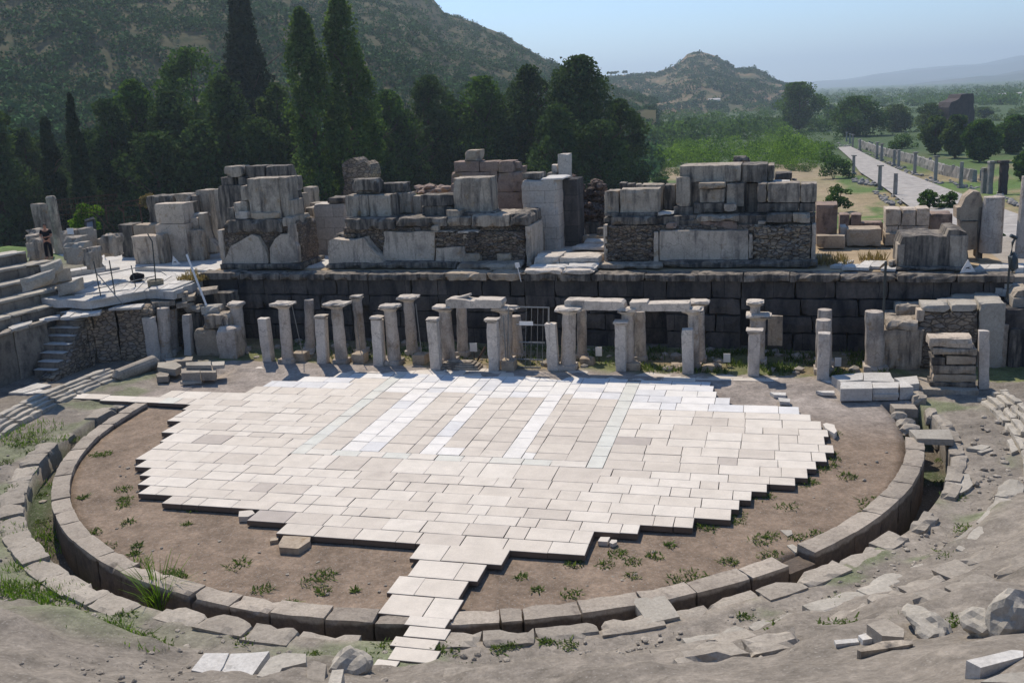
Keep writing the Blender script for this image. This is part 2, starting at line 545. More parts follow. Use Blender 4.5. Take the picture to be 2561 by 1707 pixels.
def rubble_mat(name, cols, sc=(4.2, 4.2, 8.5), mort=(.05, .04, .033)):
    m, nt, b = new_mat(name, .95, .15)
    p0 = pos_theatre(nt, sc)
    wn_ = N(nt, "ShaderNodeTexNoise"); wn_.inputs["Scale"].default_value = .9; wn_.inputs["Detail"].default_value = 4; L(nt, p0, wn_.inputs["Vector"])
    ws = N(nt, "ShaderNodeVectorMath", operation='MULTIPLY_ADD'); ws.inputs[1].default_value = (.8, .8, .8); L(nt, wn_.outputs[1], ws.inputs[0]); L(nt, p0, ws.inputs[2])
    p = ws.outputs[0]
    v = N(nt, "ShaderNodeTexVoronoi", feature='F1'); v.inputs["Scale"].default_value = 1.0; L(nt, p, v.inputs["Vector"])
    d = N(nt, "ShaderNodeTexVoronoi", feature='DISTANCE_TO_EDGE'); d.inputs["Scale"].default_value = 1.0; L(nt, p, d.inputs["Vector"])
    sep = N(nt, "ShaderNodeSeparateColor"); L(nt, v.outputs["Color"], sep.inputs[0])
    c = ramp(nt, sep.outputs[0], [(i / (len(cols) - 1), q) for i, q in enumerate(cols)])
    f = tex_noise(nt, pos_theatre(nt), 12, 6, .7)
    c = mix(nt, 1.0, c, ramp(nt, f, [(.2, .6), (.8, 1.4)]), 'MULTIPLY')
    e = ramp(nt, d.outputs["Distance"], [(.01, .25), (.13, 1.)])
    c = mix(nt, e, mort, c)
    c = mix(nt, ramp(nt, tex_noise(nt, pos_theatre(nt, (1, 1, .6)), .9, 7), [(.5, 0.), (.68, .8)]), c, (.05, .045, .043))
    L(nt, c, b.inputs["Base Color"])
    ad = N(nt, "ShaderNodeMath", operation='ADD'); L(nt, e, ad.inputs[0]); L(nt, f, ad.inputs[1])
    bump(nt, b, ad.outputs[0], .8, .07)
    return m
M['rubble'] = rubble_mat('rubble_core', [(.20, .155, .11), (.31, .24, .165), (.15, .125, .105), (.26, .19, .135), (.22, .19, .165)])
M['rubble_pale'] = rubble_mat('pale_rubble', [(.33, .26, .185), (.25, .21, .165), (.40, .315, .22), (.21, .18, .15), (.30, .265, .225)], (3.2, 3.2, 6.5))
M['rubble_red'] = rubble_mat('red_rubble', [(.17, .12, .095), (.13, .10, .085), (.21, .15, .115), (.12, .09, .08)], (3.4, 3.4, 5))

def paving_mat():
    m, nt, b = new_mat('paving_slabs', .85, .15)
    p = pos_theatre(nt)
    t = attr(nt, "tone")
    c = ramp(nt, t.outputs["Fac"], [(0., (.15, .115, .09)), (.01, (.39, .345, .31)), (.18, (.51, .455, .39)), (.45, (.605, .545, .465)), (.66, (.665, .61, .53)),
                                    (.70, (.61, .595, .525)), (.76, (.595, .595, .535)), (.80, (.70, .67, .615)), (.90, (.74, .71, .66)), (.93, (.60, .59, .575)), (1., (.66, .65, .63))])
    f1 = tex_noise(nt, p, 1.7, 7, .65)
    c = mix(nt, 1.0, c, ramp(nt, f1, [(.25, .86), (.75, 1.10)]), 'MULTIPLY')
    f2 = tex_noise(nt, p, 18, 5, .75)
    c = mix(nt, 1.0, c, ramp(nt, f2, [(.2, .90), (.8, 1.08)]), 'MULTIPLY')
    st = ramp(nt, tex_noise(nt, p, .55, 8, .7), [(.60, 0.), (.75, .35)])
    c = mix(nt, st, c, (.33, .28, .245))
    L(nt, c, b.inputs["Base Color"])
    bump(nt, b, f2, .12, .01)
    return m
M['paving'] = paving_mat()

def ground_mat():
    m, nt, b = new_mat('earth', .97, .08)
    g = N(nt, "ShaderNodeNewGeometry"); p = g.outputs["Position"]
    t = attr(nt, "gcol")
    c = t.outputs["Color"]
    big = tex_noise(nt, p, .55, 9, .7)
    c = mix(nt, 1.0, c, ramp(nt, big, [(.3, .72), (.7, 1.25)]), 'MULTIPLY')
    fine = tex_noise(nt, p, 9, 9, .75)
    c = mix(nt, 1.0, c, ramp(nt, fine, [(.25, .62), (.75, 1.38)]), 'MULTIPLY')
    mid = tex_noise(nt, p, 2.2, 8, .7)
    c = mix(nt, 1.0, c, ramp(nt, mid, [(.3, .78), (.7, 1.2)]), 'MULTIPLY')
    s2 = N(nt, "ShaderNodeTexVoronoi", feature='F1'); s2.inputs["Scale"].default_value = 15; L(nt, p, s2.inputs["Vector"])
    s2c = N(nt, "ShaderNodeSeparateColor"); L(nt, s2.outputs["Color"], s2c.inputs[0])
    c = mix(nt, ramp(nt, s2.outputs["Distance"], [(.18, .55), (.36, 0.)]), c, mix(nt, s2c.outputs[0], (.16, .14, .12), (.34, .315, .28)))
    sp = N(nt, "ShaderNodeTexVoronoi", feature='F1'); sp.inputs["Scale"].default_value = 5.5; L(nt, p, sp.inputs["Vector"])
    pm = ramp(nt, sp.outputs["Distance"], [(.05, .75), (.16, 0.)])
    pk = ramp(nt, tex_noise(nt, p, 1.2, 5, .6), [(.5, 0.), (.62, 1.)])
    mm = N(nt, "ShaderNodeMath", operation='MULTIPLY'); L(nt, pm, mm.inputs[0]); L(nt, pk, mm.inputs[1])
    c = mix(nt, mm.outputs[0], c, (.38, .35, .31))
    L(nt, c, b.inputs["Base Color"])
    bump(nt, b, fine, .55, .05)
    return m
M['ground'] = ground_mat()

def foliage_mat(name, dark, light, trans=.3, tcol=None):
    m, nt, b = new_mat(name, .95, .03)
    t = attr(nt, "tone")
    c = ramp(nt, t.outputs["Fac"], [(0., dark), (1., light)])
    L(nt, c, b.inputs["Base Color"])
    tr = N(nt, "ShaderNodeBsdfTranslucent")
    c2 = mix(nt, 1.0, c, tcol or (1.25, 1.3, .55), 'MULTIPLY')
    L(nt, c2, tr.inputs[0])
    ms = N(nt, "ShaderNodeMixShader"); ms.inputs[0].default_value = trans
    L(nt, b.outputs[0], ms.inputs[1]); L(nt, tr.outputs[0], ms.inputs[2])
    L(nt, ms.outputs[0], nt.nodes["Material Output"].inputs[0])
    return m
M['pine'] = foliage_mat('pine_needles', (.018, .038, .020), (.075, .125, .045), .24)
M['cypress'] = foliage_mat('cypress_leaves', (.016, .028, .018), (.035, .055, .028), .12)
M['poplar'] = foliage_mat('poplar_leaves', (.026, .058, .022), (.12, .19, .06), .36)
M['broad'] = foliage_mat('broad_leaves', (.018, .048, .016), (.105, .19, .045), .3)
M['shrub'] = foliage_mat('bright_shrub_leaves', (.018, .060, .010), (.20, .33, .045), .32)
M['olive'] = foliage_mat('olive_leaves', (.030, .060, .026), (.125, .18, .07), .3)
M['weed'] = foliage_mat('weed_leaves', (.05, .085, .03), (.15, .20, .06), .35)
M['dry'] = foliage_mat('dry_grass', (.20, .15, .06), (.36, .28, .12), .3, (1, 1, .8))
M['scrub'] = foliage_mat('hill_scrub', (.008, .034, .014), (.052, .125, .038), .08)

def plain(name, col, rough=.6, spec=.3, metal=0, var=.25, sc=8):
    m, nt, b = new_mat(name, rough, spec)
    g = N(nt, "ShaderNodeNewGeometry")
    c = mix(nt, 1.0, col, ramp(nt, tex_noise(nt, g.outputs["Position"], sc, 5, .65), [(.25, 1 - var), (.75, 1 + var)]), 'MULTIPLY')
    L(nt, c, b.inputs["Base Color"]); b.inputs["Metallic"].default_value = metal
    return m
M['bark'] = plain('bark', (.085, .065, .05), .95, .1, 0, .4, 6)
M['steel'] = plain('grey_steel', (.22, .225, .22), .5, .4, .4)
M['steel_dark'] = plain('dark_steel', (.05, .06, .06), .5, .4, .4)
M['rust'] = plain('rusty_iron', (.085, .055, .042), .85, .2, .2, .5)
M['sign_white'] = plain('white_sign', (.72, .71, .68), .6, .3, 0, .08)
M['sign_blue'] = plain('blue_board', (.16, .20, .27), .35, .4, 0, .3, 3)
M['board_text'] = plain('black_print', (.03, .03, .03), .7)
M['concrete'] = plain('concrete', (.24, .21, .15), .9, .2, 0, .3)
M['cloth'] = plain('black_cloth', (.012, .012, .016), .9, .1)
M['skin'] = plain('skin', (.42, .20, .12), .6, .3, 0, .1)
M['hair'] = plain('dark_hair', (.02, .014, .01), .7)
M['road'] = plain('worn_street_marble', (.34, .315, .285), .9, .15, 0, .4, .8)
M['asphalt'] = plain('pale_road', (.40, .39, .37), .9, .2, 0, .15, 1)
M['dryfield'] = plain('dry_field', (.33, .255, .165), .97, .1, 0, .3, .5)
M['white_wall'] = plain('white_farm_wall', (.7, .69, .66), .8)
M['roof_tile'] = plain('pale_roof', (.45, .42, .40), .8)
# ------------------------------------------------------------------ ground: one sheet to the horizon
def build_ground():
    rr = list(np.arange(0, 13.6, .7)) + [13.7, 14.015, 14.025, 14.5, 14.9, 15.27, 15.29, 15.6]
    rr += list(np.arange(15.9, 21.5, .2)) + list(np.arange(21.6, 36, .45)) + list(np.arange(36, 70, 1.1))
    r = 71.0
    while r < 26000: rr.append(r); r *= 1.035
    rr = np.array(rr); na = 680
    th = np.linspace(-math.pi, math.pi, na, endpoint=False)
    Rg, Tg = np.meshgrid(rr, th, indexing='ij')
    P = polar(np.stack([Tg, Rg, np.zeros_like(Rg)], -1))
    x, y = P[..., 0], P[..., 1]
    z = gz(x, y)
    u, v = Rg * np.cos(Tg), Rg * np.sin(Tg)
    thd = wrapdeg(np.degrees(Tg))
    n1 = np.zeros_like(z); n2 = np.zeros_like(z)
    for i in range(len(rr)):
        for j in range(na):
            a, b = x[i, j], y[i, j]
            n1[i, j] = noise.fractal(Vector((a * .35, b * .35, 0)), 1.0, 2.0, 4)
            n2[i, j] = noise.fractal(Vector((a * .05 + 9, b * .05, 3)), 1.0, 2.0, 4)
    near = (Rg < 60)
    n3 = np.zeros_like(z)
    for i in range(len(rr)):
        if 15.5 < rr[i] < 22:
            for j in range(na): n3[i, j] = noise.fractal(Vector((x[i, j] * 2.6, y[i, j] * 2.6, 1)), .8, 2.0, 3)
    z = z + n3 * .045 * sst(15.5, 16.5, Rg)
    z = z + np.where(near, n1 * np.where(Rg < 17, .03, .10), n1 * .25)
    # terraced remains of the seat rows in the earth slope
    w = sst(-160, -112, thd) * (1 - sst(-30, -8, thd)) * (Rg > 16.6) * (Rg < 34)
    fr = ((Rg - 16.6) / 1.5) % 1.0
    z = z + w * .36 * (sst(.0, .25, fr) - fr) * (.55 + n1)
    # colours of the ground itself
    def c3(*c): return np.array(c)
    col = np.zeros(z.shape + (3,))
    k = lambda m: np.clip(m, 0, 1)[..., None]
    brown, tan, grey, slope = c3(.222, .168, .124), c3(.30, .26, .225), c3(.25, .22, .183), c3(.218, .192, .16)
    green, dgreen, drygr = c3(.095, .155, .04), c3(.05, .085, .032), c3(.27, .215, .125)
    col[:] = tan
    col = np.where((Rg < 14.02)[..., None], brown + (tan - brown) * k(sst(-1.5, 3.0, v)), col)
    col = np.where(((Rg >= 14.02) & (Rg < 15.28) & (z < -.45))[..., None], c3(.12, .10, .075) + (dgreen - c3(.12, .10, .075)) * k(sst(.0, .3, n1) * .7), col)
    og = grey + (slope - grey) * k(sst(15.8, 16.8, Rg))
    lf = (1 - sst(-108, -90, thd)) * sst(-.12, .22, n1) * sst(15.2, 15.6, Rg) * (1 - sst(17.2, 18.2, Rg)) * .4
    og = og + (green - og) * k(lf)
    lf2 = (sst(-100, -80, thd)) * sst(.12, .4, n1) * (1 - sst(16.4, 17.4, Rg)) * .5
    og = og + (green - og) * k(lf2)
    col = np.where((Rg >= 15.28)[..., None], og, col)
    # hyposcenium floor: weeds and dust
    hy = (v > 6.0) & (v < 10.2)
    col = np.where(hy[..., None], drygr * .8 + (green * .8 - drygr * .8) * k(sst(-.1, .25, n1) * .6), col)
    far = sst(50, 60, y)
    dry = np.zeros_like(z)
    for pp in ([(1545, 452), (1580, 428), (1600, 417), (1700, 422), (1730, 432), (1745, 452)], [(1915, 474), (1925, 440), (1942, 411), (2050, 414), (2088, 445), (2125, 490), (2200, 540), (2050, 540)]):
        w_ = [hit(*q)[:2] for q in pp]
        X_, Y_ = x + n1 * 1.5, y + n1 * 3
        c_ = np.zeros(z.shape, bool)
        for i in range(len(w_)):
            (x1, y1), (x2, y2) = w_[i], w_[i - 1]
            if abs(y2 - y1) < 1e-6: continue
            c_ ^= ((y1 > Y_) != (y2 > Y_)) & (X_ < (x2 - x1) * (Y_ - y1) / (y2 - y1) + x1)
        dry = np.maximum(dry, c_ * 1.0)
    fc = drygr + (green - drygr) * k(sst(-.25, .2, n2 + n1 * .3))
    fc = fc + (dgreen * 1.1 - fc) * k(sst(140, 260, y))
    field = sst(.25, .5, n2) * sst(300, 600, y)
    fc = fc + (c3(.16, .17, .08) - fc) * k(field * .7)
    fc = fc + (c3(.33, .255, .165) - fc) * k(dry * (.75 + .3 * n1))
    col = col + (fc - col) * k(far)
    V = np.stack([x, y, z], -1).reshape(-1, 3)
    F = []
    m = len(rr)
    F = []
    for i in range(1, m - 1):
        for j in range(na):
            j2 = (j + 1) % na
            F.append((i * na + j, (i + 1) * na + j, (i + 1) * na + j2, i * na + j2))
    for j in range(na):
        F.append((0, na + j, na + (j + 1) % na))
    o = make_obj('ground', V, F, M['ground'], smooth=True, kind='structure')
    ca = o.data.color_attributes.new("gcol", 'FLOAT_COLOR', 'POINT')
    c4 = np.ones((len(V), 4), np.float32); c4[:, :3] = col.reshape(-1, 3)
    ca.data.foreach_set("color", c4.ravel())
    o.location = o.location
    return o
build_ground()

# ------------------------------------------------------------------ marble paving of the orchestra
def slab(mb, a0, a1, b0, b1, tone, gap=.0065, zt=0.0, th=.16, tf=Wp):
    dz = random.uniform(-.006, .006)
    g = [random.uniform(.6, 1.6) * gap for _ in range(4)]
    q = [(a0 + g[0], b0 + g[1]), (a1 - g[2], b0 + g[1]), (a1 - g[2], b1 - g[3]), (a0 + g[0], b1 - g[3])]
    sk = [random.gauss(0, .004) for _ in range(8)]
    top = [(p[0] + sk[i], p[1] + sk[i + 4], zt + dz) for i, p in enumerate(q)]
    e = .008
    cx_, cy_ = (a0 + a1) / 2, (b0 + b1) / 2
    top2 = [(p[0] + (e if p[0] < cx_ else -e), p[1] + (e if p[1] < cy_ else -e), p[2] + .0) for p in top]
    mid = [(p[0], p[1], p[2] - e) for p in top]
    bot = [(p[0], p[1], zt - th) for p in top]
    V = tf(np.array(top2 + mid + bot))
    mb.add(V, [(0, 1, 2, 3)] + [(i, 4 + i, 4 + (i + 1) % 4, (i + 1) % 4) for i in range(4)], tone)
    mb.add(V, [(4 + i, 8 + i, 8 + (i + 1) % 4, 4 + (i + 1) % 4) for i in range(4)], 0.0)  # slab sides coloured dark brown for shadow and dirt together
def beige():
    r = random.random()
    if r < .02: return random.uniform(.05, .16)
    if r < .16: return random.uniform(.26, .40)
    return random.uniform(.38, .66)
LFT = [(-3.01, -10.57), (-4.25, -9.93), (-7.43, -9.24), (-8.62, -8.65), (-9.08, -7.94), (-9.5, -7.21), (-10.13, -6.55), (-10.59, -5.89),
       (-10.6, -5.03), (-10.76, -4.31), (-11.29, -3.42), (-11.28, -2.94), (-11.89, -2.16), (-11.9, -1.68), (-12.1, -.82), (-12.3, -.2),
       (-14.04, .55), (-10.71, 1.5), (-10.43, 2.45), (-9.29, 3.3), (-8.0, 4.05), (-7.4, 4.75)]
RGT = [(5.4, -10.73), (5.4, -10.02), (6.53, -9.23), (7.89, -8.68), (8.82, -8.1), (9.01, -7.42), (9.33, -6.75), (9.74, -6.09),
       (10.53, -5.4), (10.89, -4.81), (11.16, -4.03), (11.48, -3.39), (11.74, -2.6), (11.51, -1.89), (11.66, -1.1),
       (11.48, -.43), (11.17, .42), (10.82, 1.12), (8.42, 1.95), (7.9, 2.75), (7.75, 3.5), (7.6, 4.2), (7.5, 4.75)]
def row(mb, uL, uR, v0, v1, wide, ph, tonef=beige):
    u = uL
    first = True
    k = 0
    while u < uR - .05:
        w = wide * random.uniform(.94, 1.08)
        if (k + ph) % 5 == 3: w *= .5
        if first: w *= random.choice([1.0, .55, 1.0]); first = False
        if uR - (u + w) < .35: w = uR - u
        slab(mb, u, u + w, v0, v1, tonef())
        u += w; k += 1
def build_paving():
    mb = MB()
    GREEN = lambda: random.uniform(.69, .77)
    WHITE = lambda: random.choice([random.uniform(.80, .90), random.uniform(.80, .90), random.uniform(.80, .9), random.uniform(.94, 1.0)])
    for i in range(7):                                   # full width rows, front
        v0 = .5 * (LFT[i][1] + RGT[i][1]); v1 = .5 * (LFT[i + 1][1] + RGT[i + 1][1])
        row(mb, LFT[i][0], RGT[i][0], v0, v1, 1.12, i)
    vJ = .5 * (LFT[7][1] + RGT[7][1])
    vG = -4.80
    uL, uR = LFT[7][0], RGT[7][0]
    row(mb, uL, -5.46, vJ, LFT[8][1], 1.15, 1); row(mb, -5.46, 4.93, vJ, vG, 1.12, 2)
    row(mb, 4.93, uR, vJ, RGT[8][1], 1.12, 0)
    # the two green strips and the green cross course
    for a0, a1, top in ((-5.5, -4.99, 5.35), (4.38, 4.9, 4.5)):
        v = vG
        while v < top:
            w = random.uniform(.85, 1.15)
            slab(mb, a0, a1, v, min(v + w, top), GREEN()); v += w
    u = -4.99
    while u < 4.3:
        w = random.uniform(.85, 1.1)
        if 4.38 - u - w < .4: w = 4.38 - u
        slab(mb, u, u + w, vG, -4.30, random.uniform(.62, .74)); u += w
    # columns of slabs between the strips
    cu = [-4.99, -3.95, -3.28, -2.6, -1.63, -1.19, -.6, .17, .83, 1.6, 2.21, 2.6, 3.65, 4.38]
    kind = "bwwbbwbbbwbbb"
    for c in range(13):
        v = -4.30
        while v < 4.85:
            w = random.uniform(.55, .95)
            if 4.85 - v - w < .35: w = 4.85 - v
            vm = v + w / 2
            if vm > 2.3: t = WHITE()
            elif kind[c] == 'w': t = WHITE()
            elif kind[c] == 'b' and vm < -3.6 and c in (6, 10): t = WHITE()
            else: t = random.uniform(.24, .50)
            slab(mb, cu[c], cu[c + 1], v, v + w, t); v += w
    # left and right of the strips
    for i in range(8, len(LFT) - 1):
        tf = beige if i < 18 else (lambda: random.choice([random.uniform(.5, .66), random.uniform(.8, .88), random.uniform(.94, .98)]))
        row(mb, LFT[i][0], -5.5, LFT[i][1], LFT[i + 1][1], 1.15, i, tf)
    for i in range(8, len(RGT) - 1):
        tf = beige if i < 17 else WHITE
        row(mb, 4.9, RGT[i][0], RGT[i][1], RGT[i + 1][1], 1.15, i, tf)
    # stylobate row in front of the pillars
    for a0, a1 in ((-12.2, -8.0), (-7.7, 7.0), (7.0, 12.1)):
        row(mb, a0, a1, 4.78 if a0 > -8 and a0 < 7 else 5.05, 5.35, 1.5, 0, lambda: random.uniform(.3, .6))
        row(mb, a0, a1, 5.35, 5.9, 1.7, 2, lambda: random.uniform(.25, .55))
    o = mb.build('marble_pavement', M['paving'], kind='structure')
    # side path to the left wing
    mb = MB()
    xs = [-18.35, -17.3, -16.35, -15.0, -13.6, -12.9, -12.3]
    for a, b in zip(xs, xs[1:]):
        k = (a + 18.35) / 6
        slab(mb, a, b, -.05 - .15 * k + (.12 if a < -16.5 else 0), .62 - .07 * k + (.1 if a < -16.5 else 0), beige() + .05, zt=.0, th=.14)
    mb.build('side_path', M['paving'], kind='structure')
    # path of big slabs over the drain to the seats
    mb = MB()
    pts = [((1.1, 3.5), (-10.6, -11.48), (.0, .34, 1.02, 1)), ((1.38, 3.14), (-11.5, -12.37), (0, .66, 1)), ((1.19, 2.94), (-12.39, -13.25), (0, .38, 1)),
           ((1.33, 3.08), (-13.27, -14.16), (0, .6, 1)), ((2.11, 3.06), (-14.17, -14.57), (0, 1)), ((2.25, 3.2), (-14.58, -15.02), (0, 1)),
           ((2.1, 3.1), (-15.04, -15.43), (0, 1)), ((2.25, 3.25), (-15.44, -15.92), (0, 1)), ((2.05, 2.55), (-15.95, -16.3), (0, 1)), ((2.1, 2.5), (-16.32, -16.7), (0, 1))]
    for k, ((a, b), (v1, v0), fr) in enumerate(pts):
        fr = [min(f, 1) for f in fr]
        for f0, f1 in zip(fr, fr[1:]):
            if f1 - f0 < .05: continue
            slab(mb, a + (b - a) * f0, a + (b - a) * f1, v0, v1, random.uniform(.42, .62), zt=.004 + (.03 if k > 3 else 0), th=.12 if k < 4 else .09)
    mb.build('crossing_path', M['paving'], kind='structure')
build_paving()

# ------------------------------------------------------------------ the drain ring and its kerbs
def arc_blocks(root, name, th0, th1, r0, r1, z0, z1, step, mat, amp=.02, chip=.07, zj=.02, rj=.02, skip=(), cell=.2):
    t = th0
    k = 0
    while t < th1 - .3:
        st = step * random.uniform(.8, 1.2)
        t2 = min(t + st, th1)
        if th1 - t2 < step * .3: t2 = th1
        if not any(a <= .5 * (t + t2) <= b for a, b in skip):
            mb = MB()
            dz = random.uniform(-zj, zj); dr = random.uniform(-rj, rj)
            rm = .5 * (r0 + r1)
            rbox(mb, (RAD(t + .025), r0 + dr, z0), (RAD(t2 - .025), r1 + dr, z1 + dz), tf=polar, amp=amp, chip=chip, scale=(rm, 1, 1), cell=cell, skew=.0, tone=random.random())
            mb.build(name, mat, root)
        t = t2; k += 1
def org_polar(t, r, z): return polar(np.array([[RAD(t), r, z]]))[0]
drain = thing('drain_wall', 'curved inner wall of kerb blocks round the sunken orchestra floor', 'wall', org_polar(-90, 14.3, -1.2))
arc_blocks(drain, 'kerb_block', -178, -118, 14.02, 14.56, -1.15, .0, 4.8, M['drain'], chip=.03, rj=.008)
arc_blocks(drain, 'kerb_block', -118, -93.5, 14.02, 14.58, -1.25, .01, 5.4, M['drain'], zj=.03, chip=.1, rj=.012)
arc_blocks(drain, 'kerb_block', -93.5, -83.5, 14.02, 14.6, -1.25, .0, 4.8, M['drain'], zj=.02, chip=.06)
arc_blocks(drain, 'kerb_block', -83.5, -70.5, 14.02, 14.6, -1.25, -.03, 5, M['drain'], chip=.05, rj=.01)
arc_blocks(drain, 'kerb_block', -70.5, -44.2, 14.02, 14.6, -1.3, .0, 5.6, M['drain'], zj=.015, chip=.04, rj=.008)
arc_blocks(drain, 'kerb_block', -44.2, -40.6, 14.05, 14.6, -1.3, -.22, 3.6, M['drain'])
arc_blocks(drain, 'kerb_block', -40.6, -3, 14.0, 14.56, -1.3, .05, 5.6, M['drain'], zj=.015, chip=.04, rj=.008, skip=((-19, -16),))
ok = thing('outer_kerb', 'weathered kerb slabs along the outer lip of the drain', 'kerb', org_polar(-130, 15.6, -.2))
arc_blocks(ok, 'kerb_slab', -181, -163, 15.2, 15.9, -.9, -.12, 4.6, M['kerb'], skip=((-172, -169),), zj=.05, rj=.1, chip=.16)
arc_blocks(ok, 'kerb_slab', -161, -103.5, 15.28, 16.0, -.9, -.06, 4.2, M['kerb'], skip=((-150.5, -147),), zj=.05, chip=.1)
arc_blocks(ok, 'kerb_slab', -103, -84, 15.0, 15.7, -1.2, .0, 4.5, M['kerb'], zj=.06, rj=.12, chip=.16, skip=((-98, -96),))
arc_blocks(ok, 'kerb_slab', -80, -31, 15.02, 15.62, -1.2, -.02, 5.0, M['kerb'], zj=.05, rj=.1, chip=.16)
arc_blocks(ok, 'kerb_slab', -29, 8, 15.24, 15.7, -1.0, -.04, 4.4, M['kerb'], zj=.05, rj=.05, chip=.12, skip=((-24, -19),))
# moulded kerbs of the front seats
def moulded(root, th0, th1, r0, mat, step=4.2, d=1):
    t = th0
    while t < th1 - .2:
        t2 = min(t + step * random.uniform(.85, 1.15), th1)
        mb = MB()
        for j, (a, b, h) in enumerate(((0, .26, .10), (.24, .5, .2), (.48, .72, .29), (.70, .98, .38))):
            rbox(mb, (RAD(t + .05), r0 + a, -.3), (RAD(t2 - .05), r0 + b, h + random.uniform(-.01, .01)), tf=polar, amp=.03, chip=.09, scale=(r0, 1, 1), cell=.25, tone=random.random())
        mb.build('moulded_block', mat, root)
        t = t2
mk = thing('moulded_kerb', 'stepped pale kerb running from the side path towards the stairs on the shaded side', 'kerb', org_polar(178, 18.2, 0))
moulded(mk, 170.5, 200, 17.75, M['seat'])
mk2 = thing('moulded_kerb', 'stepped pale kerb curving past the broken drain slab beside the block stack', 'kerb', org_polar(0, 17.6, 0))
moulded(mk2, -14, 12.5, 17.2, M['seat'])
ck = thing('coping_kerb', 'line of broken white coping slabs sinking into the grey earth slope', 'kerb', org_polar(-38, 17, 0))
for a_, b_, z_ in ((-60, -50, .36), (-50, -40, .38), (-40, -34, .37), (-33, -24, .33), (-24, -15, .2)):
    arc_blocks(ck, 'coping_slab', a_, b_, 16.7, 17.32, -.2, z_, 5.2, M['seat'], zj=.05, rj=.08, chip=.14)
ck2 = thing('coping_kerb', 'low line of coping stones half buried above the weedy drain lip', 'kerb', org_polar(-110, 17, 0))
arc_blocks(ck2, 'coping_slab', -124, -97, 16.75, 17.25, -.2, .06, 4.4, M['seat'], zj=.05, rj=.06, chip=.2)
# ------------------------------------------------------------------ blocks read off the survey
def boxspan(vw, x0, x1, yt, yb, v, z0=None, foot=None):
    ym = .5 * (yt + yb)
    u0 = onv(*S(vw, x0, ym), v)[0]; u1 = onv(*S(vw, x1, ym), v)[0]
    xm = .5 * (x0 + x1)
    z1 = onv(*S(vw, xm, yt), v)[2]
    zb = z0 if z0 is not None else onv(*S(vw, xm, yb), v)[2]
    return u0, u1, zb, z1
def foot_v(vw, x, y, z): return float(Tt(at(*S(vw, x, y), z))[1])

def Bk(vw, x0, x1, yt, yb, v=None, z0=None, d=.6, m='marble', label=None, name='stone_block', cat='stone block', parent=None, group=None,
       amp=.02, chip=.06, rot=0.0, cell=.2, gap=0.0):
    """one weathered block. Foot on level z0 (v found from the foot) or on plane v"""
    if v is None: v = foot_v(vw, .5 * (x0 + x1), yb, z0)
    u0, u1, zb, z1 = boxspan(vw, x0, x1, yt, yb, v, z0)
    if gap: u0 += gap; u1 -= gap; zb += gap * .5
    mb = MB()
    if rot:
        c0 = np.array([.5 * (u0 + u1), v + d / 2]); cr, sr = math.cos(rot), math.sin(rot)
        def tf(p):
            p = np.asarray(p, float); q = p.copy()
            dx, dy = p[..., 0] - c0[0], p[..., 1] - c0[1]
            q[..., 0] = c0[0] + cr * dx - sr * dy; q[..., 1] = c0[1] + sr * dx + cr * dy
            return Wt(q)
    else: tf = Wt
    rbox(mb, (u0, v, zb), (u1, v + d, z1), tf=tf, amp=amp, chip=chip, cell=cell)
    return mb.build(name, M[m], parent, label=label, cat=None if parent else cat, group=group)

def Pl(vw, pts, v, d, m, label=None, name='stone_slab', cat='stone slab', parent=None, amp=.035, step=.3, z0=None):
    """upright broken slab: outline in survey pixels on plane v"""
    q = [onv(*S(vw, *p), v) for p in pts]
    poly = rough_edge([(a[0], a[2]) for a in q], step, amp, len(pts))
    mb = MB(); prism(mb, poly, v, v + d)
    return mb.build(name, M[m], parent, label=label, cat=None if parent else cat)

def Fl(vw, pts, z, th, m, label=None, name='flagstone', cat='flagstone', parent=None, amp=.02, mb=None, lift=None, kind=None, group=None):
    """flat slab: outline in survey pixels on level z (or on the ground + lift)"""
    own = mb is None
    if own: mb = MB()
    if z is None:
        c = np.mean([S(vw, *p) for p in pts], 0)
        z = hit(c[0], c[1])[2] + (lift if lift is not None else th)
        z = hit(c[0], c[1], lift if lift is not None else th)[2]
    q = [at(*S(vw, *p), z) for p in pts]
    poly = rough_edge([(a[0], a[1]) for a in q], .3, amp, int(pts[0][0]))
    prism(mb, poly, z - th, z, tf=ident, axis='z', tone=random.uniform(.3, .6) if m == 'paving' else random.random())
    if own: return mb.build(name, M[m], parent, label=label, cat=cat, kind=kind, group=group)

# ------------------------------------------------------------------ stage platform
ZS = 3.35
def ubox(mb, u0, u1, v0, v1, z0, z1, **k):
    rbox(mb, (u0, v0, z0), (u1, v1, z1), **k)
sw = thing('stage_wall', 'long dark ashlar wall of the stage behind the columns', 'wall', Wt([[0, 10.3, 0]])[0])
mb = MB()
doors = [(-9.9, -8.9), (-5.4, -4.4), (-1.2, .2), (4.2, 5.2), (8.4, 9.4)]
edges = [-17.9] + [e for d_ in doors for e in d_] + [19.0]
for i in range(0, len(edges), 2):
    for ci, (za, zb2) in enumerate(((-.1, .75), (.75, 1.5), (1.5, 2.25), (2.25, 3.02))):
        ua = edges[i]
        while ua < edges[i + 1] - .05:
            ub = min(ua + random.uniform(1.1, 2.4), edges[i + 1])
            if edges[i + 1] - ub < .5: ub = edges[i + 1]
            ubox(mb, ua + .006, ub - .006, 10.05 + random.uniform(-.045, .04), 10.9, za + .004, zb2 - .004, amp=.025, cell=.35, chip=.09, mx=8)
            ua = ub
for a, b in doors:
    ubox(mb, a, b, 10.08, 10.9, 1.75, 3.01, amp=.02, cell=.5, chip=.03)
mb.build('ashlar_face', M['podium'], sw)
for a, b in doors:
    mb = MB(); ubox(mb, a - .05, b + .05, 10.7, 10.85, -.1, 1.8, amp=.02, cell=.5)
    mb.build('blocked_doorway', M['podium'], sw)
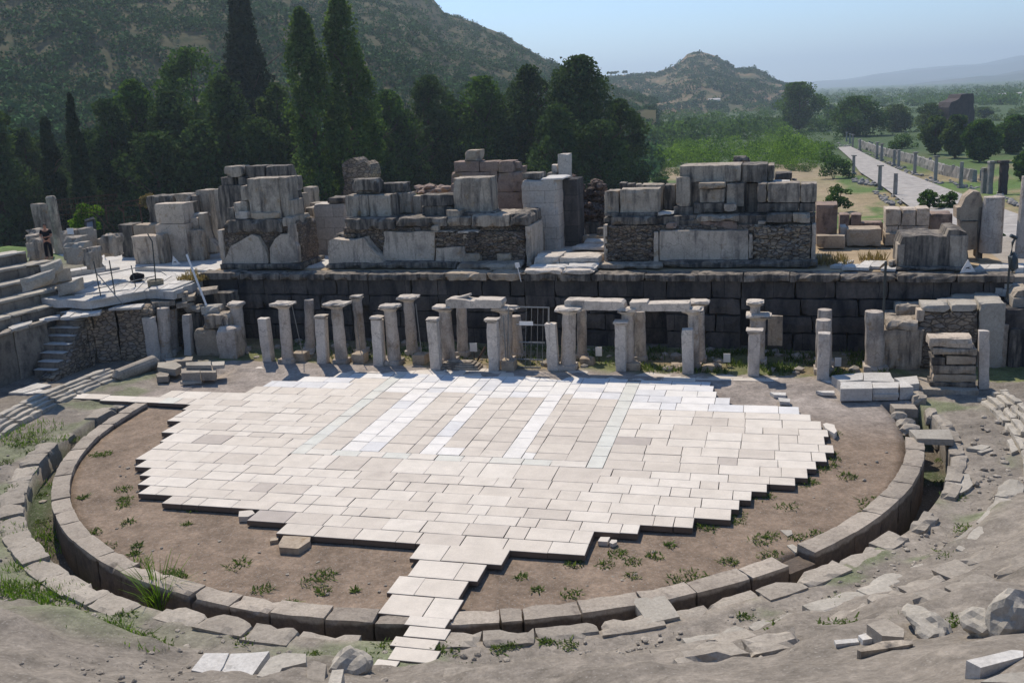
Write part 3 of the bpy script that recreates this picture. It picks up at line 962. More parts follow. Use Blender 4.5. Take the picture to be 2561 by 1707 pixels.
us = [-17.9, -15.6, -13.4, -11.0, -8.8, -6.6, -4.9]
for a, b in zip(us, us[1:]):
    mb = MB(); dz = random.uniform(-.03, .03); dv = random.uniform(-.05, .04)
    ubox(mb, a + .01, b - .01, 9.80 + dv, 10.9, 3.02, 3.33 + dz, amp=.03, chip=.12, cell=.2)
    mb.build('cornice_block', M['marble_dark'], sw)
us = [1.9, 4.3, 6.6, 8.5, 10.4, 12.4, 14.6, 16.9, 19.0]
for a, b in zip(us, us[1:]):
    mb = MB(); dz = random.uniform(-.03, .03); dv = random.uniform(-.05, .04)
    ubox(mb, a + .01, b - .01, 9.80 + dv, 10.9, 3.02, 3.33 + dz, amp=.03, chip=.12, cell=.2)
    mb.build('cornice_block', M['marble_dark'], sw)
us = [-4.9, -2.9, -1.3]
for a, b in zip(us, us[1:]):
    mb = MB(); ubox(mb, a + .01, b - .01, 9.78, 11.0, 3.02, 3.36, amp=.03, chip=.14, cell=.2)
    mb.build('cornice_block', M['limestone'], sw)
us = [-1.3, .4, 1.9]
for a, b in zip(us, us[1:]):
    mb = MB(); ubox(mb, a + .01, b - .01, 9.74, 10.9, 3.02, 3.36, amp=.03, chip=.16, cell=.2)
    mb.build('cornice_block', M['marble_dark'], sw)
# earth core and floor of the stage
mb = MB()
ubox(mb, -17.8, 19.2, 10.9, 21.5, .0, 3.27, amp=.05, cell=.8, mx=40)
mb.build('stage_floor', M['dryfield'], kind='structure')
for pts, v in (([(745, 668), (822, 664), (828, 640), (790, 636)], 0),):
    Fl('s', pts, 3.36, .1, 'flag', 'pale paving slab lying between the two nearest stage piers', 'paving_slab', 'paving slab')

# ------------------------------------------------------------------ doorway steps between the piers
st = thing('doorway_steps', 'worn pale marble steps in the gap between the two stage piers', 'steps', Wt([[.2, 11.2, 3.3]])[0])
def step(vw, x0, x1, yt, yb, v, d, m='lintel'):
    Bk(vw, x0, x1, yt, yb, v=v, d=d, m=m, name='step_block', parent=st, amp=.03, chip=.12)
step('q', 150, 640, 1440, 1500, 9.70, 1.2); step('q', 645, 1060, 1440, 1500, 9.72, 1.2)
step('q', 215, 700, 1400, 1445, 10.25, 1.0, 'flag'); step('q', 705, 1090, 1390, 1445, 10.22, 1.0, 'flag')
step('q', 280, 620, 1262, 1370, 11.2, 1.6); step('q', 625, 1140, 1268, 1370, 11.25, 1.6)
mb = MB(); ubox(mb, -2.6, 2.2, 12.6, 17, 3.2, 3.62, amp=.03, cell=.3, tone=.6)
mb.build('threshold_floor', M['lintel'], st)
for k, (x0, x1, y) in enumerate(((780, 1200, 1140), (930, 1200, 1065))):
    Bk('q', x0, x1, y, y + 40, v=14.2 + 1.5 * k, d=1.2, m='lintel', name='step_block', parent=st)
Bk('q', 905, 1200, 990, 1060, v=17.2, d=.8, m='limestone', label='flat block at the far end of the doorway floor, under the rubble heap')
Bk('q', 1108, 1200, 890, 975, v=17.4, d=.7, m='marble_dark', label='small dark cube block at the back of the doorway, right of the passage')
Bk('q', 880, 945, 890, 985, v=17.6, d=.5, m='marble', label='small pale stub block at the back of the doorway, left of a dark cube')
Bk('q', 300, 405, 940, 1225, z0=3.5, d=.55, m='marble', label='short pale stub post left of the doorway steps', name='stub_post', cat='stone post')
Bk('q', 945, 1140, 820, 975, v=18.2, d=.6, m='marble_dark', label='dark low block under the reddish rubble heap beyond the doorway')

# ------------------------------------------------------------------ pier left (tower with arched broken slab)
vA = foot_v('a', 1600, 842, ZS)
pa = thing('stage_pier', 'tall narrow stage pier faced with a slab broken to an arch', 'ruined pier', Wt([[-15.9, vA, ZS]])[0])
Bk('a', 1510, 2025, 520, 842, v=vA + .3, z0=ZS, d=2.2, m='rubble', name='core', parent=pa, amp=.09, chip=.3, cell=.25)
Pl('a', [(1500, 815), (1540, 740), (1560, 690), (1610, 665), (1650, 640), (1700, 612), (1745, 630), (1790, 705), (1815, 800), (1800, 815)], vA, .28, 'panel', name='arched_slab', parent=pa)
Pl('a', [(1828, 812), (1826, 700), (1860, 640), (1900, 610), (1960, 610), (2012, 690), (2020, 800)], vA - .02, .3, 'panel', name='facing_slab', parent=pa)
Bk('a', 1480, 1515, 580, 815, v=vA + .2, d=.8, m='panel', name='edge_slab', parent=pa)
Bk('a', 1945, 1988, 545, 690, v=vA - .05, d=.5, m='panel', name='edge_slab', parent=pa)
Bk('a', 1535, 1905, 512, 600, v=vA + .02, d=2.3, m='marble_dark', name='cornice', parent=pa, chip=.14)
Bk('a', 1908, 1975, 495, 560, v=vA + .02, d=2.0, m='marble', name='cornice', parent=pa, chip=.1)
Bk('a', 1490, 2030, 812, 850, v=vA - .25, z0=ZS - .02, d=2.8, m='marble_dark', name='base_course', parent=pa, chip=.12)
Bk('a', 1672, 1890, 232, 505, v=vA + .35, d=1.3, m='marble', label='big streaked marble block crowning the narrow stage pier', chip=.08)
Bk('a', 1893, 1945, 225, 505, v=vA + .42, d=1.2, m='marble', label='slim upright slab tight against the right side of the big streaked block')
Bk('a', 1905, 1985, 380, 500, v=vA + .5, d=1.1, m='marble', label='pale block stacked low at the right edge of the narrow pier')
Bk('a', 1690, 1890, 465, 508, v=vA + .2, d=.3, m='limestone', label='dark mossy ledge strip at the foot of the big streaked block', name='ledge_stone')
Bk('a', 1625, 1672, 282, 382, v=vA + .55, d=.8, m='marble', label='upper pale block wedged left of the big streaked block')
Bk('a', 1628, 1674, 384, 470, v=vA + .5, d=.9, m='marble', label='lower pale block wedged left of the big streaked block')
Bk('a', 1580, 1628, 395, 465, v=vA + .5, d=.7, m='panel', label='squarish block on the left step of the narrow pier, second from its top')
Bk('a', 1538, 1580, 430, 495, v=vA + .55, d=.7, m='marble_dark', label='rounded dark block at the left end of the narrow pier step')
Bk('a', 1584, 1670, 458, 508, v=vA + .15, d=.5, m='lintel', label='whitish slab lying on the cornice left of the big streaked block')
Bk('a', 1480, 1640, 280, 520, v=vA + 3.0, z0=ZS, d=1.2, m='marble_dark', label='tall shaded block standing behind the narrow pier on its left')
Bk('a', 1492, 1572, 226, 280, v=vA + 3.1, d=1.0, m='marble_dark', label='squat dark block under the rounded block behind the narrow pier')
Bk('a', 1514, 1630, 151, 225, v=vA + 3.1, d=1.0, m='marble', label='rounded block perched highest at the left behind the narrow pier', chip=.22)
Bk('a', 1610, 1668, 222, 280, v=vA + 3.2, d=.9, m='marble_dark', label='small squat block right of the rounded perched block')
Bk('a', 1657, 1785, 149, 232, v=vA + 3.4, d=1.1, m='marble_dark', label='left one of two dark blocks side by side above the big streaked block', chip=.08)
Bk('a', 1788, 1937, 148, 232, v=vA + 3.4, d=1.1, m='marble_dark', label='right one of two dark blocks side by side above the big streaked block', chip=.08)
Bk('a', 1660, 1940, 232, 420, v=vA + 3.3, z0=ZS, d=1.2, m='marble_dark', label='wide dark footing block hidden behind the big streaked block')
Bk('a', 1950, 2000, 218, 320, v=vA + 2.8, d=.8, m='marble', label='pale upright block at the right rear of the narrow pier, topmost')
Bk('a', 1945, 2005, 322, 480, v=vA + 2.7, z0=ZS, d=.9, m='marble_dark', label='shaded upright block under the pale one at the right rear of the narrow pier')
Bk('a', 2003, 2065, 540, 690, v=vA + 1.6, z0=ZS, d=.9, m='rubble', label='mossy rubble stump leaning on the right side of the narrow pier', name='rubble_stump', cat='rubble', amp=.1, chip=.25)

# ------------------------------------------------------------------ blocks on the left of the stage
ZT = 3.0
Bk('a', 900, 1062, 622, 812, z0=ZT, d=1.0, m='panel', label='low squared block beside the lamp pole on the white terrace', rot=.04)
Bk('a', 1064, 1103, 612, 818, v=foot_v('a', 980, 812, ZT) + .12, z0=ZT, d=.8, m='marble', label='narrow grey slab flush with the right side of the low squared block')
vf = foot_v('a', 1160, 800, ZT)
Bk('a', 1060, 1268, 542, 800, v=vf + .3, z0=ZT, d=1.3, m='panel', label='huge plain block at the foot of the two block tower on the terrace', chip=.04, cell=.3)
Bk('a', 1048, 1240, 404, 540, v=vf + .35, d=1.1, m='panel', label='upper block of the two block tower on the terrace', chip=.05)
Bk('a', 1236, 1285, 396, 500, v=vf + 1.2, d=.9, m='marble_dark', label='shaded slab behind the upper block of the two block tower')
Bk('a', 806, 900, 545, 720, v=vf + 1.8, z0=ZT, d=1.2, m='marble_dark', label='mossy shaded block left of the low squared block, farther back')
Bk('a', 902, 1060, 546, 650, v=vf + 1.7, z0=ZT, d=1.2, m='limestone', label='long brownish block tucked behind the low squared block')
Bk('a', 995, 1180, 352, 545, v=vf + 2.6, z0=ZT, d=1.4, m='marble_dark', label='bulky dark block with a bright rounded top behind the two block tower', chip=.2)
Bk('a', 1180, 1275, 338, 400, v=vf + 2.4, d=1.0, m='marble', label='pale boulder like block lying on top of the dark bulky block', chip=.2)
Bk('a', 1278, 1336, 348, 470, v=vf + 2.6, z0=ZT, d=1.0, m='marble_dark', label='dark upright block right of the pale boulder like block')
Bk('a', 1328, 1418, 312, 462, v=vf + 2.9, z0=ZT, d=1.1, m='marble', label='pale upright block with a slanting top, left of the tall thin slab')
Bk('a', 1420, 1458, 332, 410, v=vf + 3.6, z0=ZT, d=.8, m='marble', label='small pale block glimpsed between two upright slabs')
Bk('a', 1458, 1530, 305, 572, v=vf + 2.0, z0=ZT, d=.9, m='marble', label='tall thin upright slab left of the narrow stage pier')
Bk('a', 1240, 1340, 498, 578, v=vf + 1.0, d=1.0, m='panel', label='square block stacked at the right of the two block tower')
Bk('a', 1285, 1375, 470, 500, v=vf + 1.4, d=.8, m='flag', label='white thin slab on top of the square stacked block')
Bk('a', 1244, 1330, 578, 640, v=vf + 1.1, z0=ZT, d=.9, m='marble_dark', label='dark block under the square stacked block')
Bk('a', 1278, 1368, 582, 762, v=vf + .55, z0=ZT, d=.7, m='marble', label='upright broken block leaning right of the huge plain block', chip=.15)
Pl('a', [(1345, 700), (1340, 480), (1375, 470), (1390, 560), (1415, 640), (1460, 690), (1465, 730), (1370, 730)], vf + 1.0, .6, 'marble', 'jagged triangular slab fragment above the yellow weeds')
# white terrace of the side entrance
tp = [(0, 735), (120, 748), (224, 752), (362, 727), (433, 729), (523, 690), (545, 672), (560, 660)]
q = [at(x, y, ZT) for x, y in tp]
back = [Wt([[-17.9, 12.5, ZT]])[0], Wt([[-17.9, 21, ZT]])[0], Wt([[-36, 21, ZT]])[0]]
poly = rough_edge([(a[0], a[1]) for a in q + back], .45, .1, 3)
mb = MB(); prism(mb, poly, ZT - .38, ZT, tf=ident, axis='z')
rbox(mb, (-36, 7.6, -.1), (-17.95, 21, ZT - .36), amp=.05, cell=.7)
mb.build('terrace', M['flag'], kind='structure')
mb = MB()
def flags(quad, nx, ny, z, th, mat, seed=1, drop=0.0, jit=.12):
    """broken flagstones filling a quad of survey points (s pixels) on level z"""
    r = random.Random(seed)
    Q = [at(x, y, z) for x, y in quad]
    def P(a, b):
        p = (1 - a) * (1 - b) * Q[0] + a * (1 - b) * Q[1] + a * b * Q[2] + (1 - a) * b * Q[3]
        return p
    g = {}
    for i in range(nx + 1):
        for j in range(ny + 1):
            a = i / nx + (r.uniform(-jit, jit) / nx if 0 < i < nx else 0); b = j / ny + (r.uniform(-jit, jit) / ny if 0 < j < ny else 0)
            g[i, j] = P(a, b)
    for i in range(nx):
        for j in range(ny):
            if r.random() < drop: continue
            c = [g[i, j], g[i + 1, j], g[i + 1, j + 1], g[i, j + 1]]
            m_ = np.mean(c, 0)
            c = [m_ + (p - m_) * .965 for p in c]
            dz = r.uniform(-.02, .02)
            prism(mb, rough_edge([(p[0], p[1]) for p in c], .4, .012, r.random()), z - th, z + dz, tf=ident, axis='z', tone=r.random())
flags([(150, 742), (345, 720), (372, 690), (215, 700)], 5, 3, ZT + .06, .08, 'flag', 2)
flags([(372, 724), (430, 722), (515, 690), (400, 690)], 4, 3, ZT + .08, .1, 'flag', 3)
flags([(160, 690), (300, 668), (275, 650), (155, 662)], 4, 2, ZT + .12, .1, 'flag', 4)
flags([(335, 668), (555, 676), (552, 668), (400, 666)], 5, 1, ZT + .2, .2, 'flag', 5)
flags([(170, 680), (265, 664), (258, 655), (165, 668)], 3, 1, ZT + .3, .2, 'flag', 6)
flags([(224, 751), (358, 727), (372, 716), (235, 738)], 5, 1, ZT + .05, .08, 'flag', 21)
flags([(420, 690), (515, 690), (520, 678), (400, 676)], 4, 1, ZT + .06, .08, 'flag', 22)
mb.build('flagstone_paving', M['flag'], kind='structure')
for k, (pts, z, lab) in enumerate((
        ([(492, 720), (545, 714), (543, 722), (500, 728)], 2.9, 'loose flat slab highest on the slab pile left of the columns'),
        ([(428, 733), (470, 722), (470, 730), (432, 738)], 2.8, 'loose flat slab next to the lamp base on the slab pile'),
        ([(452, 736), (490, 730), (486, 740), (455, 744)], 2.6, 'thin slab in the middle of the slab pile left of the columns'),
        ([(375, 748), (440, 743), (436, 752), (380, 757)], 2.55, 'long thin slab along the dark recess below the terrace edge'),
        ([(435, 752), (470, 746), (468, 756), (440, 760)], 2.4, 'small slab low in the slab pile above the dark columns'))):
    Fl('s', pts, z, .22, 'marble', lab, 'loose_slab', 'stone slab')
# rubble mass under the slab pile
mb = MB()
P0 = Tt(at(360, 760, 2.3)); P1 = Tt(at(560, 770, 2.1))
rbox(mb, (P0[0], P0[1], -.1), (-17.75, 11.5, 2.45), amp=.12, chip=.3, cell=.3)
mb.build('rubble_wall', M['rubble'], label='dark rubble wall under the pile of slabs left of the columns', cat='wall')
# ------------------------------------------------------------------ left retaining wall and stairs
rw = thing('retaining_wall', 'brown rubble wall beside the left flight of steps', 'wall', at(*S('b', 900, 720), 0))
def wall_line(parent, name, pts, th, mat, cell=.22, amp=.05, chip=.12):
    """wall through (u,v,z0,z1) stations, face towards the orchestra"""
    for (a, b) in zip(pts, pts[1:]):
        pa_, pb_ = np.array(a[:2]), np.array(b[:2])
        d = pb_ - pa_; Ln = np.hypot(*d); d = d / Ln; n = np.array([-d[1], d[0]])
        def tf(p):
            p = np.asarray(p, float); t = p[..., 0] / Ln
            q = np.zeros_like(p)
            xy = pa_ + p[..., 0:1] * d + p[..., 1:2] * n
            q[..., 0] = xy[..., 0]; q[..., 1] = xy[..., 1]
            zz0 = a[2] + (b[2] - a[2]) * t; zz1 = a[3] + (b[3] - a[3]) * t
            q[..., 2] = zz0 + p[..., 2] * (zz1 - zz0)
            return Wt(q)
        mb = MB()
        rbox(mb, (0, 0, 0), (Ln, th, 1), tf=tf, amp=amp, chip=chip, cell=cell, scale=(1, 1, 2.4), mx=24)
        mb.build(name, M[mat], parent)
wall_line(rw, 'wall_face', [(-20.55, 1.97, -.1, .1), (-20.55, 2.7, -.1, .3), (-20.5, 4.55, -.1, 2.0), (-20.4, 4.85, -.1, 2.42)], .7, 'rubble_pale')
wall_line(rw, 'wall_face', [(-20.42, 4.83, -.1, 2.44), (-19.55, 5.4, -.1, 2.5), (-18.0, 5.8, -.1, 2.45)], 1.6, 'rubble_pale')
mb = MB()
flags([(150, 795), (250, 783), (262, 758), (190, 762)], 4, 3, 2.5, .1, 'flag', 8)
flags([(270, 772), (352, 768), (362, 758), (292, 763)], 3, 1, 2.56, .1, 'flag', 9)
mb.build('top_slabs', M['flag'], rw)
mb = MB(); rbox(mb, (-23.0, 5.0, -.1), (-20.5, 8.5, 2.4), amp=.04, cell=.4)
mb.build('fill', M['kerb'], rw)
sr = thing('staircase', 'steep flight of eight pale steps between dark walls on the left', 'stairs', Wt([[-21.3, 3.4, 0]])[0])
tr = [(-21.86, -20.78, 2.56), (-21.86, -20.74, 2.82), (-21.95, -20.74, 3.2), (-22.1, -20.7, 3.58), (-22.2, -20.7, 3.98), (-22.2, -20.7, 4.3), (-22.15, -20.65, 4.62), (-21.95, -20.5, 4.85)]
for k, (a, b, v) in enumerate(tr):
    mb = MB()
    nv = tr[k + 1][2] if k < 7 else v + .8
    rbox(mb, (a, v - .14, .3 * k - .05), (b, nv + .12, .3 * (k + 1)), amp=.015, chip=.04, cell=.2, tone=random.uniform(.5, 1))
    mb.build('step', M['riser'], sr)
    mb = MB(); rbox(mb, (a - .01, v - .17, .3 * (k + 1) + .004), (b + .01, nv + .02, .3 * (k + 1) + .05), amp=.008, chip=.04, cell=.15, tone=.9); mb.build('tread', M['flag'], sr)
# cavea wall and seats of the left wing
cw = thing('cavea_wall', 'dark plastered wall below the left seat rows, ending at the steps', 'wall', org_polar(176, 22.5, 0))
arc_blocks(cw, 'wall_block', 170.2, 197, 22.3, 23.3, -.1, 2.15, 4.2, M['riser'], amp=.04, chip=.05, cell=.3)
arc_blocks(cw, 'coping_block', 170.0, 186, 22.15, 22.6, 2.14, 2.28, 3.0, M['kerb'], amp=.02, chip=.1)
SEATS = [(162.8, 22.95, 2.75), (162.4, 23.75, 3.3), (162.0, 24.6, 3.85), (162.6, 25.45, 4.4), (164.5, 26.3, 4.95)]
lab = ['lowest seat row of the left wing, just above the dark wall', 'second seat row from the bottom of the left wing',
       'middle seat row of the left wing', 'fourth seat row of the left wing, below the broken top row', 'broken top seat row of the left wing beside the stone posts']
for (t0, r0, z), lb in zip(SEATS, lab):
    s_ = thing('seat_row', lb, 'stone seats', org_polar(175, r0, z))
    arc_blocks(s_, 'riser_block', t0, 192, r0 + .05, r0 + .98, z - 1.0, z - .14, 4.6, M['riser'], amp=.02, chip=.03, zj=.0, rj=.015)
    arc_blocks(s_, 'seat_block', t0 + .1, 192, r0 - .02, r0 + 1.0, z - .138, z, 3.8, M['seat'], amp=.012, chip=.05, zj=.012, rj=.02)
r0_ = random.Random(5)
for k, (x, y, w, lb) in enumerate(((95, 700, 40, 'broken end block of the fourth seat row, tilted over the edge'), (150, 690, 34, 'rough block fallen at the end of the middle seat row'),
                               (130, 668, 30, 'pale stone at the end of the fourth seat row'), (175, 716, 34, 'white fallen block at the end of the second seat row'))):
    zz = [4.75, 4.1, 4.65, 3.65][k]
    p = at(x, y, zz - .2); mb = MB()
    pt_ = Tt(np.array([p[0], p[1], 0])); a_ = [.3, -.5, .8, .2][k]
    rbox(mb, (-w / 65, -.35, -.28), (w / 65, .35, .3), tf=lambda q, a_=a_, pt_=pt_: Wt(np.stack([pt_[0] + math.cos(a_) * q[..., 0] - math.sin(a_) * q[..., 1], pt_[1] + math.sin(a_) * q[..., 0] + math.cos(a_) * q[..., 1], zz - .25 + q[..., 2] + .25 * q[..., 0]], -1)), amp=.05, chip=.15); mb.build('fallen_block', M['seat'], label=lb, cat='stone block')
for k, (pts, lb) in enumerate((([(20, 818), (52, 802), (60, 806), (80, 800), (78, 808), (30, 823)], 'flat white stones lying on the dark wall coping, nearer pair'),
                               ([(97, 797), (150, 785), (148, 793), (100, 802)], 'flat white slab lying on the wall coping next to the steps'))):
    Fl('s', pts, 2.32, .1, 'flag', lb, 'loose_slab', 'stone slab')
# ------------------------------------------------------------------ central left pier
vB = foot_v('c', 240, 828, ZS)
pb = thing('stage_pier', 'broad stage pier left of the doorway, half brown rubble and half pale slab', 'ruined pier', Wt([[-7, vB, ZS]])[0])
Bk('c', 165, 1400, 555, 828, v=vB + .35, z0=ZS, d=3.0, m='rubble', name='core', parent=pb, amp=.08, chip=.25, cell=.3)
Bk('c', 790, 1385, 590, 800, v=vB + .12, z0=ZS, d=.5, m='rubble', name='rubble_facing', parent=pb, amp=.08, chip=.2, cell=.2)
Pl('c', [(432, 800), (428, 700), (440, 640), (432, 592), (560, 598), (700, 590), (778, 594), (778, 690), (770, 800)], vB + .1, .4, 'panel', name='facing_slab', parent=pb)
Pl('c', [(782, 800), (784, 705), (870, 700), (975, 695), (982, 760), (970, 800)], vB - .1, .4, 'panel', name='facing_slab', parent=pb)
Pl('c', [(60, 808), (58, 655), (90, 640), (200, 652), (296, 632), (330, 690), (400, 760), (432, 806)], vB - .35, .8, 'panel', name='facing_slab', parent=pb)
Bk('c', 92, 292, 606, 660, v=vB + .3, d=.9, m='marble_dark', name='ledge', parent=pb, chip=.15)
Bk('c', 40, 920, 800, 842, v=vB - .45, z0=ZS - .02, d=1.2, m='marble_dark', name='base_course', parent=pb, chip=.15)
Bk('c', 918, 1345, 812, 862, v=vB - .95, z0=ZS - .02, d=1.8, m='marble', name='base_course', parent=pb, chip=.14)
Bk('c', 972, 1086, 742, 800, v=vB - .12, d=.6, m='limestone', name='base_block', parent=pb, chip=.12)
Bk('c', 1196, 1290, 742, 798, v=vB - .1, d=.6, m='limestone', name='base_block', parent=pb, chip=.12)
Bk('c', 968, 1030, 612, 660, v=vB + .02, d=.4, m='limestone', name='base_block', parent=pb)
Bk('c', 930, 1072, 588, 604, v=vB - .02, d=.5, m='lintel', name='ledge', parent=pb)
Bk('c', 750, 900, 590, 600, v=vB - .02, d=.5, m='marble', name='ledge', parent=pb)
Bk('c', 745, 800, 552, 590, v=vB + .0, d=.5, m='marble', name='ledge', parent=pb)
Bk('c', 1388, 1422, 555, 775, v=vB + .0, z0=ZS, d=2.6, m='panel', name='edge_slab', parent=pb)
Bk('c', 165, 500, 505, 580, v=vB + .05, d=3.0, m='marble_dark', name='cornice', parent=pb, chip=.15)
Bk('c', 503, 855, 500, 560, v=vB + .1, d=3.0, m='marble_dark', name='cornice', parent=pb, chip=.18)
Bk('c', 858, 1020, 494, 560, v=vB + .2, d=2.8, m='marble', name='cornice', parent=pb, chip=.18)
Bk('c', 1022, 1280, 482, 560, v=vB - .05, d=2.6, m='marble', name='cornice', parent=pb, chip=.15)
Bk('c', 1283, 1408, 474, 552, v=vB - .02, d=2.8, m='marble_dark', name='cornice', parent=pb, chip=.15)
def stone_face(parent, vw, x0, x1, yt, yb, v, n, m, smin=.1, smax=.3):
    mb = MB(); r = random.Random(n)
    for k in range(n):
        p = onv(*S(vw, r.uniform(x0, x1), r.uniform(yt, yb)), v + r.uniform(-.02, .1)); p = Wt([p])[0]
        s = r.uniform(smin, smax)
        rbox(mb, (-s, -.14, -s * .38), (s, .14, s * .38), tf=(lambda q, p=p: Wt(np.asarray(q, float) + np.array([Tt(p)[0], Tt(p)[1], p[2]]))), amp=.03, chip=.1, cell=.16)
    mb.build('facing_stones', M[m], parent)
stone_face(pb, 'c', 800, 1370, 600, 735, vB + .1, 90, 'rubble'); stone_face(pb, 'c', 180, 425, 570, 640, vB + .35, 20, 'rubble')
# loose blocks on the pier
Bk('c', 852, 958, 447, 498, v=vB + .35, d=.7, m='marble', label='small block lying on the cornice in front of the largest white block', rot=-.12)
Bk('c', 172, 330, 345, 492, v=vB + 1.0, d=1.0, m='marble', label='left slab of the wide streaked course on the broad pier')
Bk('c', 333, 478, 343, 490, v=vB + 1.02, d=1.0, m='marble', label='right slab of the wide streaked course on the broad pier')
Bk('c', 480, 512, 336, 485, v=vB + 1.15, d=1.0, m='marble_dark', label='narrow dark end slab of the wide streaked course')
Bk('c', 208, 392, 238, 336, v=vB + 1.2, d=1.0, m='marble_dark', label='rounded dark block on top of the wide streaked course', chip=.2)
Bk('c', 398, 565, 266, 334, v=vB + 1.9, d=1.0, m='marble_dark', label='flat weathered block right of the rounded dark block', chip=.15)
Bk('c', 498, 548, 332, 470, v=vB + 1.7, d=.9, m='marble', label='upright pale slab right of the wide streaked course', )
Bk('c', 552, 612, 330, 468, v=vB + 1.9, d=.9, m='marble', label='second upright slab right of the wide streaked course')
Bk('c', 612, 682, 352, 476, v=vB + 2.2, d=.9, m='marble', label='pale block set back left of the half dark block')
Bk('c', 680, 908, 342, 420, v=vB + 1.0, d=1.0, m='marble_dark', label='pale topped block lying left of the largest white block')
Bk('c', 684, 905, 420, 492, v=vB + 1.1, d=.9, m='marble_dark', label='sooty base block under the pale topped block')
Bk('c', 902, 1158, 228, 468, v=vB + .9, d=1.2, m='marble', label='largest white block with black drip streaks, left of the doorway', chip=.07, cell=.2)
Bk('c', 955, 1180, 464, 486, v=vB + .55, d=1.6, m='marble_dark', label='thin dark slab under the largest white block')
# walls behind the broad pier
rwl = thing('ashlar_wall', 'reddish brown ashlar wall standing behind the largest white block', 'ruined wall', Wt([[-3.6, 17.5, ZS]])[0])
rows_ = [(880, 1365, 330, 480), (880, 1362, 262, 330), (884, 1200, 190, 262), (1203, 1362, 192, 262), (900, 1075, 118, 190), (1078, 1205, 118, 190), (1207, 1308, 116, 192)]
for x0, x1, a, b in rows_:
    Bk('c', x0, x1, a, b, v=17.2, d=1.2, m='redstone', name='ashlar_course', parent=rwl, chip=.08, z0=(ZS if b == 480 else None))
Bk('c', 975, 1078, 42, 118, v=17.3, d=1.0, m='limestone', label='rounded single block perched on top of the reddish ashlar wall', chip=.15)
Bk('c', 1310, 1352, 122, 165, v=17.6, d=.6, m='redstone', label='small chipped block at the right end of the reddish wall top')
Bk('c', 1312, 1385, 150, 195, v=17.8, d=.6, m='redstone', label='flat chipped block below the wall top at the right end of the reddish wall')
wp = thing('white_pier', 'tall pale ashlar pier in the doorway gap, sunlit from behind', 'ruined pier', Wt([[-.8, 15, ZS]])[0])
Bk('c', 1368, 1612, 245, 640, v=15.0, z0=ZS, d=2.0, m='white_ashlar', name='pier_body', parent=wp, chip=.14, amp=.05)
Bk('c', 1490, 1640, 232, 246, v=15.0, d=2.2, m='flag', name='top_slab', parent=wp)
Bk('c', 1614, 1745, 240, 650, v=16.2, z0=ZS, d=1.6, m='podium', name='side_wall', parent=wp)  # wall in shade, its darkness put into the stone colour
Bk('c', 1366, 1492, 198, 240, v=15.2, d=1.2, m='marble_dark', label='flat dark block lying on the left end of the pale doorway pier')
Bk('c', 1606, 1684, 68, 240, v=18.5, d=.8, m='lintel', label='tall slender pale pillar rising behind the doorway pier', name='stone_pillar', cat='stone pillar')
Bk('c', 1566, 1606, 140, 192, v=18.6, d=.6, m='lintel', label='small pale block on the upper step left of the slender pillar')
Bk('c', 1535, 1606, 192, 240, v=18.5, d=.7, m='marble', label='pale block on the lower step left of the slender pillar')
# rubble heap beyond the doorway
rh = MB()
r_ = random.Random(3)
for k in range(210):
    x = r_.uniform(1690, 1935); top = np.interp(x, [1690, 1740, 1800, 1870, 1935], [205, 260, 310, 235, 270])
    y = r_.uniform(top, 560)
    p = Wt([onv(*S('c', x, y), 19.0 + r_.uniform(-.4, .8) + (y < 400) * .6)])[0]
    rock(rh, p, (r_.uniform(.14, .4), r_.uniform(.14, .4), r_.uniform(.1, .24)), 1)
ubx = boxspan('c', 1700, 1930, 330, 560, 19.4, ZS)
rbox(rh, (ubx[0], 19.4, ZS - .3), (ubx[1], 20.8, ubx[3]), amp=.15, chip=.4, cell=.3)
rh.build('rubble_heap', M['rubble_red'], label='reddish heap of loose rubble beyond the doorway', cat='rubble')
# far turret and walls left of centre
Pl('c', [(160, 350), (158, 230), (148, 140), (200, 100), (222, 95), (250, 110), (265, 135), (300, 118), (330, 140), (345, 210), (352, 345)], 24.0, 1.6, 'rubble_pale', 'ragged rubble turret standing behind the broad pier, in front of the poplars', 'rubble_turret', 'ruined pier', amp=.12, step=.3)
lw = thing('ashlar_wall', 'low pale ashlar wall between the narrow pier and the broad pier', 'ruined wall', Wt([[-12.5, 16, ZS]])[0])
Bk('c', -40, 166, 405, 575, v=15.6, z0=ZS - .5, d=1.2, m='white_ashlar', name='wall_body', parent=lw)
Bk('c', 45, 168, 362, 405, v=15.6, d=1.2, m='marble_dark', name='top_block', parent=lw)
Bk('c', -95, -42, 430, 600, v=16.2, z0=ZS - .5, d=1.2, m='marble', name='wall_end', parent=lw)
mb = MB()
for k in range(40):
    x, y = r_.uniform(670, 870), r_.uniform(288, 340)
    p = Wt([onv(*S('c', x, y), 21 + r_.uniform(0, 1))])[0]
    rock(mb, p, (r_.uniform(.2, .5), .3, r_.uniform(.1, .25)), 1)
mb.build('rubble_heap', M['redstone'], label='low pinkish stone heap behind the half dark block', cat='rubble')
for k, (x0, x1, a, b, lb) in enumerate(((2008, 2045, 334, 420, 'small pale block in the gap right of the narrow pier, nearest the trees'), (2050, 2112, 292, 340, 'distant brown block in the gap beside the poplar trunks'),
                                   (2100, 2200, 398, 500, 'pale upright block at the left end of the low ashlar wall'))):
    Bk('a', x0, x1, a, b, v=18 + 3 * (k == 1), z0=2.4, d=.9, m='marble' if k else 'limestone', label=lb)
mb = MB()
for k in range(110):
    x, y = r_.uniform(1985, 2240), r_.uniform(560, 720)
    p = Wt([onv(*S('a', x, y), vB + r_.uniform(.2, 2.4))])[0]
    if p[2] > ZS + (2260 - x) / 260 * 1.0 + .15: continue
    rock(mb, (p[0], p[1], max(p[2], ZS)), (r_.uniform(.1, .3), r_.uniform(.1, .3), r_.uniform(.08, .2)), 1)
